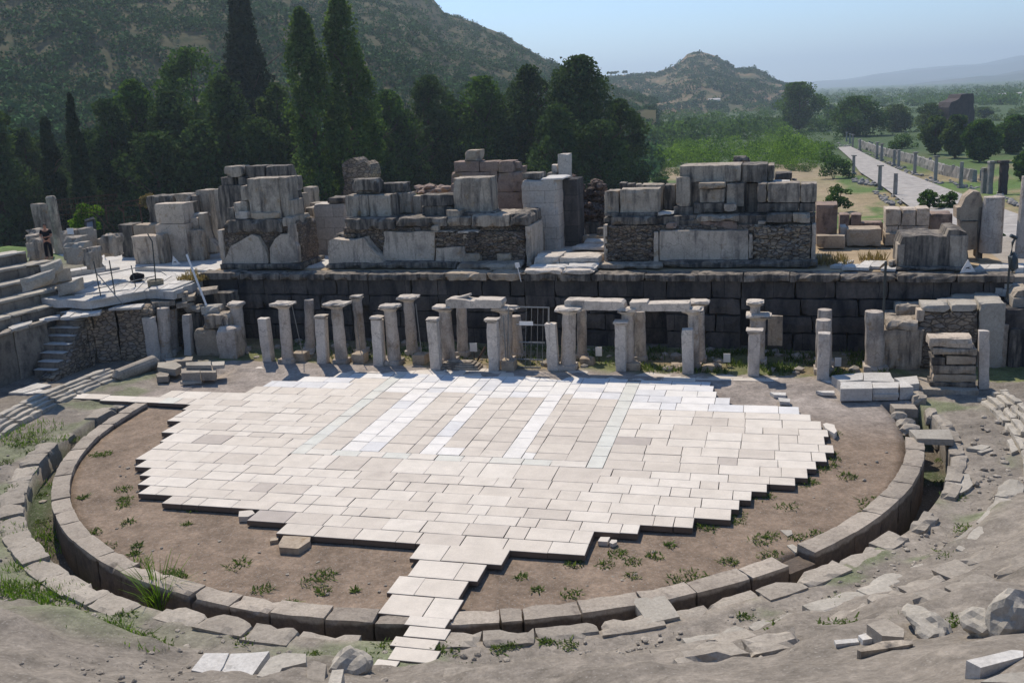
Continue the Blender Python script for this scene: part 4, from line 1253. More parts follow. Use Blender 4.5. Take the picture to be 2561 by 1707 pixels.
mb.build('rubble_heap', M['limestone'], label='slope of small rubble between the narrow pier and the broad pier', cat='rubble')

# ------------------------------------------------------------------ pier right of the doorway
vC = foot_v('d', 900, 1082, ZS)
pc = thing('stage_pier', 'broad stage pier right of the doorway with one wide pale panel', 'ruined pier', Wt([[6.5, vC, ZS]])[0])
Bk('d', 265, 2135, 720, 1082, v=vC + .3, z0=ZS, d=3.0, m='rubble', name='core', parent=pc, amp=.06, chip=.2, cell=.35)
Bk('d', 285, 690, 725, 1065, v=vC + .05, z0=ZS, d=.5, m='rubble', name='rubble_facing', parent=pc, amp=.08, chip=.2, cell=.2)
Bk('d', 1585, 2095, 722, 1062, v=vC + .05, z0=ZS, d=.5, m='rubble_pale', name='rubble_facing', parent=pc, amp=.08, chip=.2, cell=.2)
Pl('d', [(748, 1038), (748, 775), (1000, 772), (1240, 775), (1535, 772), (1540, 900), (1538, 1040), (1100, 1045)], vC, .4, 'panel', name='wide_panel', parent=pc, amp=.02)
Bk('d', 690, 735, 785, 1060, v=vC - .08, z0=ZS, d=.5, m='panel', name='jamb', parent=pc)
Bk('d', 1542, 1584, 805, 1025, v=vC - .02, d=.5, m='panel', name='jamb', parent=pc)
Bk('d', 248, 284, 720, 1065, v=vC + .02, z0=ZS, d=2.6, m='panel', name='edge_slab', parent=pc)
Bk('d', 2100, 2140, 715, 1060, v=vC + .02, z0=ZS, d=2.6, m='panel', name='edge_slab', parent=pc)
Bk('d', 2066, 2096, 730, 900, v=vC - .03, d=.4, m='marble_dark', name='jamb', parent=pc)
Bk('d', 160, 770, 1072, 1130, v=vC - .8, z0=ZS - .02, d=1.6, m='marble', name='base_course', parent=pc, chip=.15)
Bk('d', 775, 2160, 1045, 1110, v=vC - .5, z0=ZS - .02, d=1.6, m='marble_dark', name='base_course', parent=pc, chip=.15)
Bk('d', 250, 2140, 640, 725, v=vC + .5, d=2.6, m='marble_dark', name='core_top', parent=pc, amp=.06, chip=.25)
Bk('d', 312, 705, 652, 722, v=vC - .05, d=1.4, m='marble_dark', name='cornice', parent=pc, chip=.18)
Bk('d', 1070, 1455, 642, 692, v=vC + .2, d=1.2, m='marble', name='cornice', parent=pc, chip=.12)
Bk('d', 1110, 1440, 690, 762, v=vC + .3, d=1.0, m='redstone', name='cornice', parent=pc, chip=.12)
Bk('d', 800, 900, 702, 762, v=vC + .15, d=1.0, m='redstone', name='cornice', parent=pc, chip=.12)
Bk('d', 1697, 1928, 622, 700, v=vC + .0, d=1.4, m='marble_dark', name='cornice', parent=pc, chip=.1)
Bk('d', 1932, 2090, 622, 704, v=vC + .05, d=1.4, m='marble', name='cornice', parent=pc, chip=.16)
Bk('d', 1620, 1695, 690, 740, v=vC + .1, d=1.0, m='marble', name='cornice', parent=pc, chip=.16)
stone_face(pc, 'd', 300, 680, 735, 1050, vC + .04, 90, 'rubble'); stone_face(pc, 'd', 1600, 2060, 735, 1050, vC + .04, 100, 'rubble_pale')
# loose blocks on it
Bk('d', 250, 385, 418, 628, v=vC + .55, d=1.0, m='marble', label='narrow end block at the left edge of the right pier, over the doorway', chip=.08)
Bk('d', 388, 738, 402, 628, v=vC + .5, d=1.0, m='marble', label='long panelled block with a dark stain on the left part of the right pier')
Bk('d', 255, 730, 612, 645, v=vC + .35, d=1.4, m='marble_dark', label='thin dark slab under the long panelled block')
Bk('d', 582, 785, 362, 600, v=vC + 2.0, d=1.0, m='marble', label='pale block set behind the long panelled block')
Bk('d', 788, 888, 362, 615, v=vC + 1.7, d=1.0, m='marble_dark', label='upright panelled block left of the central tower of the right pier')
Bk('d', 722, 866, 610, 640, v=vC + .5, d=.9, m='flag', label='small white slab lying below the upright panelled block', chip=.15)
tw = thing('pier_tower', 'central tower of blocks with an empty panel on the right pier', 'ruined pier', Wt([[6, vC + 1.5, 5.2]])[0])
Bk('d', 930, 1510, 335, 640, v=vC + 1.5, d=1.8, m='marble_dark', name='core', parent=tw)
Bk('d', 926, 1475, 192, 340, v=vC + 1.45, d=2.0, m='marble', name='crown_slab', parent=tw, chip=.06)
Bk('d', 1478, 1708, 182, 345, v=vC + 1.5, d=2.0, m='marble_dark', name='crown_slab', parent=tw, chip=.06)
Bk('d', 1710, 1768, 190, 335, v=vC + 1.8, d=1.8, m='marble', name='crown_slab', parent=tw)
Bk('d', 1345, 1500, 350, 560, v=vC + 1.35, d=.6, m='marble', name='jamb', parent=tw)
Bk('d', 1508, 1625, 350, 640, v=vC + 1.9, d=1.4, m='marble_dark', name='side_block', parent=tw)
Bk('d', 1100, 1325, 402, 525, v=vC + 1.1, d=.6, m='marble', name='panel', parent=tw)
Bk('d', 1095, 1330, 345, 402, v=vC + .75, d=1.0, m='limestone', name='ledge', parent=tw, chip=.12)
Bk('d', 1050, 1345, 528, 620, v=vC + .95, d=.8, m='marble_dark', name='base', parent=tw, chip=.12)
Bk('d', 870, 1050, 560, 640, v=vC + 1.0, d=.8, m='marble_dark', name='base', parent=tw, chip=.1)
Bk('d', 890, 1022, 296, 560, v=vC + 1.05, d=.7, m='marble', label='upright slab with a rounded stain left of the empty panel', chip=.1)
Bk('d', 1315, 1432, 538, 606, v=vC + .7, d=.7, m='panel', label='small squared block at the foot of the central block tower', rot=.1)
Bk('d', 1400, 1552, 112, 182, v=vC + 3.5, d=.9, m='marble_dark', label='grey block peeping over the top of the central block tower', chip=.2)
Bk('d', 1618, 1705, 352, 524, v=vC + .6, d=1.1, m='marble', label='left panelled piece of the right hand block group on the right pier', chip=.1)
Bk('d', 1707, 2000, 350, 524, v=vC + .58, d=1.1, m='marble', label='wide panelled block of the right hand group on the right pier')
Bk('d', 2002, 2150, 352, 524, v=vC + .66, d=1.1, m='marble', label='end block with a dark hole at the right edge of the right pier')
Bk('d', 1616, 1985, 526, 606, v=vC + .62, d=1.2, m='marble_dark', label='dark course block under the wide panelled block')
Bk('d', 1988, 2140, 526, 606, v=vC + .64, d=1.2, m='marble_dark', label='dark course block under the end block at the right pier edge')
Bk('d', 1640, 1910, 335, 352, v=vC + 1.9, d=1.0, m='flag', label='thin white slab lying behind the wide panelled block')
Bk('d', 1770, 1925, 256, 332, v=vC + 5, d=1.0, m='marble_dark', label='dark block beyond the right pier, before the dry field')
Bk('d', 1925, 1970, 318, 334, v=vC + 5, d=.8, m='marble_dark', label='flat dark stone beside the block before the dry field')
for k, (x0, x1, a, b, lb) in enumerate(((385, 450, 345, 400, 'dark low block left of a white stub beyond the right pier'), (455, 520, 355, 400, 'broken low block beyond the right pier, in the bushes'),
                                   (525, 580, 358, 400, 'small pale stub beyond the long panelled block'))):
    Bk('d', x0, x1, a, b, v=22, z0=3, d=.8, m='marble_dark' if k < 2 else 'marble', label=lb)

# ------------------------------------------------------------------ right end of the stage
vR = foot_v('e', 980, 1340, ZS)
pr = thing('stage_pier', 'low jagged stage pier at the right end with black streaks', 'ruined pier', Wt([[16, vR, ZS]])[0])
Pl('e', [(745, 1320), (752, 1200), (780, 1130), (900, 1120), (1065, 1128), (1080, 1085), (1140, 1082), (1200, 1105), (1206, 1330), (1000, 1345)], vR + .1, 2.2, 'marble_dark', name='pier_body', parent=pr, amp=.03)
Bk('e', 1082, 1204, 1120, 1340, v=vR + .02, d=.4, m='marble', name='facing_slab', parent=pr)
Bk('e', 740, 790, 1180, 1330, v=vR + .03, d=1.0, m='marble', name='facing_slab', parent=pr)
Bk('e', 700, 1215, 1330, 1372, v=vR - .3, z0=ZS - .02, d=1.8, m='marble_dark', name='base_course', parent=pr, chip=.2)
Bk('e', 690, 742, 1290, 1345, v=vR - .1, z0=ZS, d=.7, m='marble', label='round worn stone at the left foot of the jagged right pier', chip=.25)
vK = 18.0
Bk('e', 212, 352, 920, 1115, v=vK, z0=ZS, d=1.6, m='redstone', label='dark brown cube block right behind the right pier')
Bk('e', 366, 432, 985, 1062, v=vK + 1.5, z0=ZS, d=1.2, m='redstone', label='left brown block of a low pair behind the right pier')
Bk('e', 435, 505, 985, 1062, v=vK + 1.55, z0=ZS, d=1.2, m='redstone', label='right brown block of a low pair behind the right pier')
Bk('e', 505, 655, 1035, 1075, v=vK + 2.2, z0=ZS, d=1.0, m='redstone', label='flat dark slab lying between the brown pair and the pale wall')
Bk('e', 412, 640, 1078, 1145, v=vK - .6, z0=ZS, d=1.4, m='limestone', label='long low buff block in the middle of the right stage floor')
Bk('e', 368, 410, 1066, 1140, v=vK - .2, z0=ZS, d=1.2, m='lintel', label='pale end block at the left of the long low buff block')
Bk('e', 215, 405, 1122, 1142, v=vK - 1.2, z0=ZS, d=.6, m='limestone', label='thin kerb slab before the dark brown cube block')
bw_ = thing('ashlar_wall', 'two course pale block wall at the right of the stage floor', 'ruined wall', Wt([[15, vK, ZS]])[0])
for x0, x1, a, b in ((668, 768, 950, 1056), (770, 865, 950, 1056), (868, 955, 945, 1056), (665, 745, 1058, 1106), (748, 945, 1058, 1106)):
    Bk('e', x0, x1, a, b, v=vK - .2, d=1.4, m='panel', name='wall_block', parent=bw_)
Bk('e', 662, 790, 1108, 1150, v=vK - .5, z0=ZS, d=1.5, m='limestone', name='wall_base', parent=bw_)
Bk('e', 955, 1108, 980, 1120, v=vK + .6, z0=ZS, d=1.4, m='redstone', label='dark brown block at the right of the two course pale wall')
jw = thing('jagged_wall', 'tall wall with a stepped broken top beside a column at the right', 'ruined wall', Wt([[19, vK - 3, ZS]])[0])
Pl('e', [(1160, 1220), (1155, 1025), (1130, 1010), (1132, 940), (1160, 935), (1190, 870), (1240, 832), (1282, 838), (1300, 880), (1305, 940), (1308, 1225)], vK - 4.2, 1.0, 'limestone', name='wall_body', parent=jw, amp=.13)
Bk('e', 1270, 1312, 940, 1240, v=vK - 4.35, z0=ZS, d=.9, m='marble_dark', name='shade_strip', parent=jw)  # dark slab painting in the shaded side of the wall
Bk('e', 1162, 1282, 1020, 1032, v=vK - 4.28, d=.6, m='marble_dark', name='string_course', parent=jw)
c_ = Wt([onv(*S('e', 1350, 1230), vK - 4.4)])[0]
mb = MB(); hh = aty(*S('e', 1352, 868), c_[1])[2] - c_[2]
lathe(mb, c_, [(.46, 0), (.44, hh * .5), (.42, hh - .02), (.4, hh)], 20); mb.build('stone_column', M['column'], label='plain round column right of the wall with the stepped top', cat='column')
c_ = Wt([onv(*S('e', 1568, 1265), vK - 5)])[0]
mb = MB(); hh = aty(*S('e', 1572, 735), c_[1])[2] - c_[2]
lathe(mb, c_, [(.36, 0), (.34, hh * .5), (.3, hh)], 18); mb.build('stone_column', M['column'], label='tall round column cut by the right edge of the view', cat='column')
mb = MB()
flags([(2075, 665), (2235, 668), (2245, 652), (2110, 650)], 5, 1, ZS + .05, .12, 'flag', 11, .2)
flags([(2105, 668), (2240, 672), (2245, 663), (2120, 660)], 4, 1, ZS + .12, .12, 'flag', 12, .2)
flags([(2435, 672), (2561, 670), (2561, 658), (2450, 660)], 4, 1, ZS + .05, .2, 'flag', 13)
flags([(2450, 705), (2561, 712), (2561, 690), (2500, 690)], 3, 2, 2.95, .2, 'flag', 14)
flags([(2455, 718), (2530, 725), (2561, 712), (2470, 703)], 3, 1, 2.75, .3, 'flag', 15)
mb.build('stage_slabs', M['flag'], kind='structure')
mb = MB()
rbox(mb, (18.9, 10.2, -.1), (27, 21.5, ZS - .15), amp=.04, cell=.6)
mb.build('side_terrace', M['kerb'], kind='structure')
mb = MB()
rbox(mb, (18.7, 8.6, -.1), (27, 10.3, 2.68), amp=.05, cell=.5)
mb.build('side_terrace', M['kerb'], kind='structure')
# white triangle warning signs
def tri_sign(vw, pts, z0, label, mark):
    v = foot_v(vw, .5 * (pts[1][0] + pts[2][0]), .5 * (pts[1][1] + pts[2][1]), z0)
    q = [onv(*S(vw, *p), v) for p in pts]
    root = thing('warning_sign', label, 'sign', Wt([[q[0][0], v, z0]])[0])
    mb = MB(); prism(mb, [(a[0], a[2]) for a in q], v - .02, v + .02); mb.build('sign_plate', M['sign_white'], root)
    c = np.mean([(a[0], a[2]) for a in q], 0); w = abs(q[1][0] - q[2][0])
    mb = MB()
    if mark:
        prism(mb, [(c[0] - .2 * w, c[1] - .13 * w), (c[0] - .05 * w, c[1] - .02 * w), (c[0] + .2 * w, c[1] + .1 * w), (c[0] + .02 * w, c[1] + .07 * w), (c[0] - .14 * w, c[1] + .02 * w), (c[0] - .08 * w, c[1] - .02 * w)], v - .03, v - .022)
        prism(mb, [(c[0] - .02 * w, c[1] - .02 * w), (c[0] + .2 * w, c[1] - .06 * w), (c[0] + .19 * w, c[1] - .03 * w), (c[0] + .03 * w, c[1] + .04 * w)], v - .031, v - .0225)
        mb.build('mark', M['board_text'], root)
    tube(MBp := MB(), [Wt([[c[0], v + .02, c[1]]])[0], Wt([[c[0], v + .35, z0]])[0]], .02); MBp.build('prop', M['rust'], root)
tri_sign('n', [(790, 578), (655, 800), (912, 778)], ZS, 'white triangular sign with a dark mark at the right stage end', True)
tri_sign('a', [(1170, 757), (1163, 825), (1220, 812)], ZT, 'small white triangular sign before the huge plain block on the terrace', True)
# ------------------------------------------------------------------ pillars and columns before the stage wall
K = 2561 / 2352
def sq_pillar(b, t, label, w=.46, cap=None, group='square pillars along the paving edge', lean=None, half=True):
    p = at(*b, 0.02); th_ = aty(*t, p[1])
    h = th_[2]; q = Tt(p)
    sh = (th_[0] - p[0])
    root = thing('square_pillar', label, 'pillar', p, group)
    hb = h - (.16 if cap else 0)
    def tf(a):
        a = np.asarray(a, float); k = a[..., 2:3] / h
        o = Wt(a); o[..., 0:1] += sh * k
        return o
    mb = MB()
    rbox(mb, (q[0] - w / 2, q[1], -.05), (q[0] + w / 2, q[1] + w * .8, hb), tf=tf, amp=.012, chip=.045, cell=.2, tone=.5)
    mb.build('shaft', M['pillar'], root)
    if half:
        mb = MB(); c = tf(np.array([[q[0], q[1] + w * .8, -.05]]))[0]
        lathe(mb, c, [(w * .47, 0), (w * .46, hb * .5), (w * .45, hb + .0)], 18, lean=(sh / h, 0))
        mb.build('half_column', M['pillar'], root)
    if cap:
        mb = MB(); e = cap
        rbox(mb, (q[0] - w / 2 - e * .5, q[1] - e * .5, hb), (q[0] + w / 2 + e * .5, q[1] + w * .9, hb + .06), tf=tf, amp=.01, chip=.03)
        rbox(mb, (q[0] - w / 2 - e, q[1] - e, hb + .06), (q[0] + w / 2 + e, q[1] + w * 1.0, h), tf=tf, amp=.015, chip=.06)
        mb.build('capital', M['lintel'], root)
    return root
FP = [((612, 830), (600, 732), 'plain square pillar with a flat top, first of the paving edge from the steps', None),
      ((738, 835), (733, 724), 'square pillar with a thin square cap, between two capped round columns on the left', .05),
      ((868, 840), (862, 727), 'square pillar with a chipped white cap, second capped one from the steps', .05),
      ((1000, 848), (990, 732), 'square pillar with a dark stained cap, left of the moulded base block', .04),
      ((1133, 852), (1128, 732), 'square pillar with a flared cap, right of the moulded base block', .07),
      ((1269, 850), (1263, 744), 'square pillar with no cap, just right of the iron grille', None),
      ((1425, 852), (1425, 738), 'square pillar with a flared cap, under the end of the first long beam', .08),
      ((1580, 858), (1578, 757), 'square pillar with a bare rounded top, right of the two long beams', None),
      ((1730, 863), (1733, 757), 'square pillar with a wide thick cap, standing before two more caps', .1),
      ((1890, 872), (1893, 766), 'square pillar with a bare top, before two round column stumps', None)]
for b, t, lb, cp in FP:
    sq_pillar((b[0] * K, b[1] * K), (t[0] * K, t[1] * K), lb, cap=cp)
sq_pillar(S('b', 1275, 668), S('b', 1225, 318), 'tilted square pillar with a split top at the left end, beside the brown rubble wall', w=.5, half=False)
sq_pillar(S('b', 1575, 625), S('b', 1555, 292), 'thin grey pillar among the left ruins, with a small block on top', w=.4, half=False)
sq_pillar(S('f', 2000, 965), S('f', 2003, 455), 'slender square pillar at the right of the stacked blocks', w=.36, half=False)

def round_col(b, t, label, r=.27, cap=None, mat='column', rt=None, z0=0.0, foot=True, group='columns before the stage wall', joints=True):
    p = at(*b, z0); tp_ = aty(*t, p[1]); h = tp_[2] - z0
    ln = ((tp_[0] - p[0]) / h, 0)
    root = thing('stone_column', label, 'column', p, group)
    hb = h - (.3 if cap else 0)
    rt = rt or r * .9
    mb = MB()
    prof = [(r * 1.0, -.05)]
    nj = 7
    for i in range(nj + 1):
        k = i / nj; prof.append((r + (rt - r) * k + (.012 * math.sin(i * 2.3)), hb * k))
    lathe(mb, p, prof, 20, lean=ln, jit=.02)
    mb.build('shaft', M[mat], root)
    if foot:
        mb = MB(); q = Tt(p)
        rbox(mb, (q[0] - r * 1.25, q[1] - r * 1.25, z0 - .1), (q[0] + r * 1.25, q[1] + r * 1.25, z0 + .22), amp=.02, chip=.06)
        mb.build('base', M['column'], root)
    if cap:
        w, dd = cap
        mb = MB()
        c = np.array(p) + np.array([ln[0] * hb, 0, hb]); q = Tt(c)
        V, F = [], []
        n = 24
        for j in range(5):
            k = j / 4
            for i in range(n):
                a = 2 * math.pi * i / n
                cr, sr = math.cos(a), math.sin(a)
                m_ = max(abs(cr), abs(sr))
                sq = (k ** 1.6)
                ru = rt * (1 - sq) * cr + sq * (cr / m_) * w / 2 * .96
                rv = rt * (1 - sq) * sr + sq * (sr / m_) * dd / 2 * .96
                V.append((q[0] + ru, q[1] + rv, q[2] + .17 * k))
        for j in range(4):
            for i in range(n):
                i2 = (i + 1) % n
                F.append((j * n + i, j * n + i2, (j + 1) * n + i2, (j + 1) * n + i))
        F.append(tuple(range(4 * n, 5 * n)))
        mb.add(Wt(np.array(V)), F)
        rbox(mb, (q[0] - w / 2, q[1] - dd / 2, q[2] + .168), (q[0] + w / 2, q[1] + dd / 2, q[2] + .30), amp=.03, chip=.14, cell=.13)
        mb.build('capital', M['lintel'], root)
    return root
RC = [
 (('o', 1190, 1720), ('o', 1090, 745), 'slightly leaning round column with a worn slanting top, left of the first square pillar', .32, (.72, .7)),
 (('g', 238, 692), ('g', 195, 185), 'round column with a broad notched capital, second from the left ruins', .27, (.98, .8)),
 (('g', 422, 560), ('g', 412, 165), 'short round column with a flat disc top, set back behind the square caps', .24, None),
 (('g', 690, 695), ('g', 640, 185), 'round column with the widest flat square capital on the left', .28, (1.1, .85)),
 (('g', 852, 560), ('g', 812, 125), 'slim round column with a small broken cap, back row left of the centre', .24, (.5, .55)),
 (('g', 1135, 705), ('g', 1090, 205), 'round column with a pointed hexagonal looking capital, left of the tall capped one', .29, (.88, .75)),
 (('g', 1282, 568), ('g', 1245, 130), 'tall round column with a square capital, in the back row left of the first lintel', .26, (.92, .75)),
 (('g', 1595, 692), ('g', 1550, 212), 'round column whose capital carries the left end of the broken lintel', .29, (.92, .75)),
 (('g', 1705, 610), ('g', 1695, 225), 'cracked round column standing behind the broken lintel', .25, None),
 (('g', 2065, 690), ('g', 2070, 220), 'round column whose wide capital stands left of the iron grille', .3, (1.15, .8)),
 (('h', 150, 560), ('h', 130, 300), 'pinkish round column seen through the iron grille', .26, None),
 (('h', 575, 742), ('h', 585, 225), 'broad round column whose capital carries the left end of the long whole beam', .31, (1.1, .8)),
 (('h', 690, 600), ('h', 690, 250), 'pale slim column in the shade behind the long whole beam', .22, None),
 (('h', 1075, 740), ('h', 1075, 232), 'round column with a worn capital, where the two long beams nearly meet', .28, (.8, .75)),
 (('h', 1182, 622), ('h', 1178, 262), 'short round column behind the left end of the chipped beam', .25, None),
 (('h', 1640, 745), ('h', 1620, 232), 'thin round column with a badly broken capital, right of the chipped beam', .22, (.85, .7)),
 (('h', 1690, 560), ('h', 1680, 168), 'back row column with a square cap right of the chipped beam', .2, (.8, .75)),
 (('h', 2165, 700), ('h', 2180, 278), 'round column with a broad flat capital, second behind the thick capped pillar', .3, (1.0, .8)),
 (('h', 2140, 560), ('h', 2148, 168), 'back row column with a small slanted cap, farthest behind the thick capped pillar', .22, (.7, .7)),
 (('f', 578, 640), ('f', 580, 262), 'round column stump at the back of a row of three, on the right', .3, None),
 (('f', 568, 820), ('f', 568, 352), 'round column stump in the middle of a row of three, on the right', .31, None),
 (('f', 1028, 790), ('f', 1018, 278), 'broad round column at the left end of the right hand wall', .38, None),
 (('b', 1385, 640), ('b', 1370, 232), 'dark round column in the shade of the left slab pile', .32, None),
 (('b', 1450, 600), ('b', 1440, 240), 'dark shaft half hidden in the shade behind a thin grey pillar', .28, None),
]
for b, t, lb, r, cp in RC:
    pb_ = S(*b)
    b_ = pb_
    if lb.startswith(('short round column with a flat', 'slim round', 'tall round', 'cracked', 'pinkish', 'pale slim', 'short round column behind', 'back row', 'round column stump at the back')):
        # feet of the back row are hidden: stand them on the line v = 7.9
        v = 7.9
        d_ = onv(*pb_, v); w0 = Wt([[d_[0], v, 0]])[0]
        b_ = proj((w0[0], w0[1], 0))
    round_col(b_, S(*t), lb, r, cp)
# beams
def beam(vw, pts, v, d, label):
    q = [onv(*S(vw, *p), v) for p in pts]
    mb = MB(); prism(mb, rough_edge([(a[0], a[2]) for a in q], .2, .012, len(label)), v, v + d)
    mb.build('stone_beam', M['lintel'], label=label, cat='stone beam')
vb1 = float(Tt(at(*S('g', 1595, 692), 0))[1]) - .3
beam('g', [(1562, 235), (1560, 170), (1600, 160), (1800, 178), (1812, 165), (2025, 172), (2035, 200), (2022, 238)], vb1, .75, 'broken stone lintel with a jagged piece on top, left of the iron grille')
beam('g', [(1650, 150), (1755, 122), (1758, 140), (1690, 158)], vb1 + .3, .4, 'jagged thin stone piece lying on the broken lintel')
beam('h', [(543, 250), (542, 180), (560, 172), (1020, 186), (1040, 205), (1048, 235), (1050, 252), (960, 256)], vb1 - .02, .75, 'long whole stone beam right of the iron grille')
beam('h', [(1095, 262), (1090, 190), (1235, 186), (1240, 205), (1590, 196), (1595, 255), (1500, 265)], vb1 - .02, .7, 'long chipped stone beam with a split, second right of the iron grille')
# moulded base block and small footings
p = at(*S('g', 1665, 755), 0.0); q = Tt(p)
mb = MB()
for w, d0, d1, z0, z1 in ((1.0, 0, .75, 0, .1), (.9, .05, .7, .098, .2), (.74, .1, .62, .198, .27), (.6, .16, .56, .268, .32)):
    rbox(mb, (q[0] - w * .92, q[1] + d0, z0), (q[0] + w * .92, q[1] + d1, z1), amp=.008, chip=.02, cell=.2)
mb.build('moulded_base', M['marble'], label='moulded marble base block lying at the paving edge between two pillars', cat='stone block')
for k, (vw, x, y, lb) in enumerate((('g', 328, 690, 'square plinth with a thin rod, right of the notched capital column'), ('g', 822, 700, 'square plinth with a thin rod, right of the widest capital'),
                             ('g', 1335, 710, 'square plinth with a thin rod, left of the dark stained cap pillar'), ('g', 2080, 765, 'dark low plinth with two rods at the left foot of the iron grille'))):
    p = at(*S(vw, x, y), 0); q = Tt(p)
    root = thing('rod_plinth', lb, 'plinth', p, 'plinths with rods before the columns')
    mb = MB(); rbox(mb, (q[0] - .3, q[1] - .02, -.1), (q[0] + .3, q[1] + .6, .42), amp=.02, chip=.06); mb.build('plinth', M['limestone'], root)
    mb = MB(); tops = [('g', 270, 215), ('g', 800, 280), ('g', 1310, 200), ('g', 2082, 290)]
    t = aty(*S(*tops[k]), p[1] + .4)
    tube(mb, [Wt([[q[0] + .05, q[1] + .3, .4]])[0], t], .018, 6)
    if k == 3: tube(mb, [Wt([[q[0] - .12, q[1] + .3, .4]])[0], t + np.array([-.18, 0, -.02])], .03, 6)
    mb.build('rod', M['steel'], root)
for k, (vw, x, y, w, h, lb) in enumerate((('h', 730, 720, .3, .3, 'small dark footing stone right of the broad beam column'), ('h', 1760, 770, .32, .25, 'flat footing stone in the weeds right of the bare rounded pillar'),
                                  ('h', 1485, 755, .25, .18, 'pale footing stone in the weeds left of the bare rounded pillar'), ('h', 1110, 765, .32, .35, 'dark footing cube right of the flared cap pillar'))):
    p = at(*S(vw, x, y), 0); q = Tt(p)
    mb = MB(); rbox(mb, (q[0] - w, q[1], -.1), (q[0] + w, q[1] + .5, h), amp=.03, chip=.1); mb.build('footing_stone', M['limestone'], label=lb, cat='stone block')
# pale panels and marks
Bk('f', 72, 205, 320, 588, v=8.6, d=.3, m='marble', label='upright pale slab standing in the dark behind the thick capped pillar', name='stone_slab', cat='stone slab')
for k, (vw, x0, x1, a, b, z0, lb) in enumerate((('g', 1765, 1825, 528, 600, .5, 'little white notice board behind the moulded base block'), ('h', 805, 858, 563, 638, .45, 'little white notice board under the long whole beam'),
                                        ('h', 1880, 1938, 618, 690, .4, 'little white notice board left of the thick capped pillar'), ('f', 668, 726, 690, 768, .4, 'little white notice board right of the last bare pillar'))):
    v = 7.2
    u0, u1, zb, z1 = boxspan(vw, x0, x1, a, b, v)
    root = thing('notice_board', lb, 'notice board', Wt([[.5 * (u0 + u1), v, 0]])[0], 'white notice boards among the columns')
    mb = MB(); prism(mb, [(u0, zb), (u1, zb), (u1, z1), (u0, z1)], v - .015, v + .015); mb.build('plate', M['sign_white'], root)
    mb = MB(); tube(mb, [Wt([[.5 * (u0 + u1), v + .03, -.05]])[0], Wt([[.5 * (u0 + u1), v + .03, z1 - .05]])[0]], .02, 6); mb.build('stake', M['rust'], root)
# white tag on the pier corner
u0, u1, zb, z1 = boxspan('q', 38, 108, 1340, 1410, 9.6)
mb = MB(); prism(mb, [(u0 + .04, zb), (u1, zb + .03), (u1 - .05, z1), (u0, z1 - .02)], 9.6, 9.63); tube(mb, [Wt([[.5 * (u0 + u1), 9.64, zb]])[0], Wt([[.5 * (u0 + u1) + .1, 9.75, 3.0]])[0]], .02, 6)
mb.build('warning_plate', M['sign_white'], label='tilted white plate on the corner of the stage edge left of the doorway steps', cat='sign')
# iron grille gate
vg = float(Tt(at(*S('h', 250, 740), 0))[1])
root = thing('iron_grille', 'open iron grille of thin bars between the columns, with a small white plate', 'grille', Wt([[1.2, vg, 0]])[0])
def G(x, y, dv=0): return Wt([onv(*S('h', x, y), vg + dv)])[0]
mb = MB()
for a, b in (((75, 225), (415, 232)), ((135, 372), (375, 380)), ((160, 520), (378, 528)), ((130, 662), (365, 672)), ((145, 730), (345, 735))):
    tube(mb, [G(*a), G(*b)], .03, 6)
tube(mb, [G(75, 225), G(60, 760)], .025, 6); tube(mb, [G(412, 232), G(405, 770)], .04, 6)
mb.build('rail', M['steel'], root)
mb = MB()
for x in (222, 268, 320, 365):
    tube(mb, [G(x, 228), G(x - 8, 735)], .012, 5)
tube(mb, [G(180, 525), G(182, 660)], .012, 5)
mb.build('bar', M['steel'], root)
mb = MB(); q0, q1 = onv(*S('h', 168, 378), vg), onv(*S('h', 280, 347), vg)
prism(mb, [(q0[0], q0[2]), (q1[0], q0[2]), (q1[0], q1[2]), (q0[0], q1[2])], vg - .05, vg - .03); mb.build('plate', M['sign_white'], root)
# leaning iron prop
mb = MB(); tube(mb, [Wt([onv(*S('g', 1895, 560), 7.0)])[0], at(*S('g', 1815, 700), 0)], .04, 6)
mb.build('iron_prop', M['rust'], label='rusty prop leaning on the pillar right of the moulded base block', cat='pole')
# thin bent metal wires standing tall
for vw, pts, z0, lb in (('n', [(1560, 235), (1520, 300), (1500, 480), (1460, 780), (1445, 1000), (1430, 1230)], 2.7, 'tall thin bent pole rising from the right side terrace'),):
    b = at(*S(vw, *pts[-1]), z0)
    root = thing('lamp_pole', lb, 'pole', b)
    mb = MB(); tube(mb, [aty(*S(vw, *p), b[1]) for p in pts], [.035, .05, .045, .04, .04, .04], 7); mb.build('pole', M['steel_dark'], root)
    mb = MB(); e = aty(*S(vw, 1560, 235), b[1]); tube(mb, [e + np.array([-.18, 0, .12]), e + np.array([.06, 0, 0])], .07, 8); mb.build('lamp_head', M['steel_dark'], root)
    mb = MB(); e = aty(*S(vw, 1525, 620), b[1]); rock(mb, e, (.3, .2, .45), 1); mb.build('cable_box', M['steel_dark'], root)
mb = MB(); p = at(*S('f', 1078, 790), 0)
tube(mb, [p, aty(*S('e', 668, 1290), p[1])], .05, 7); mb.build('metal_pole', M['steel_dark'], label='tall dark pole before the stage wall left of the right wall', cat='pole')

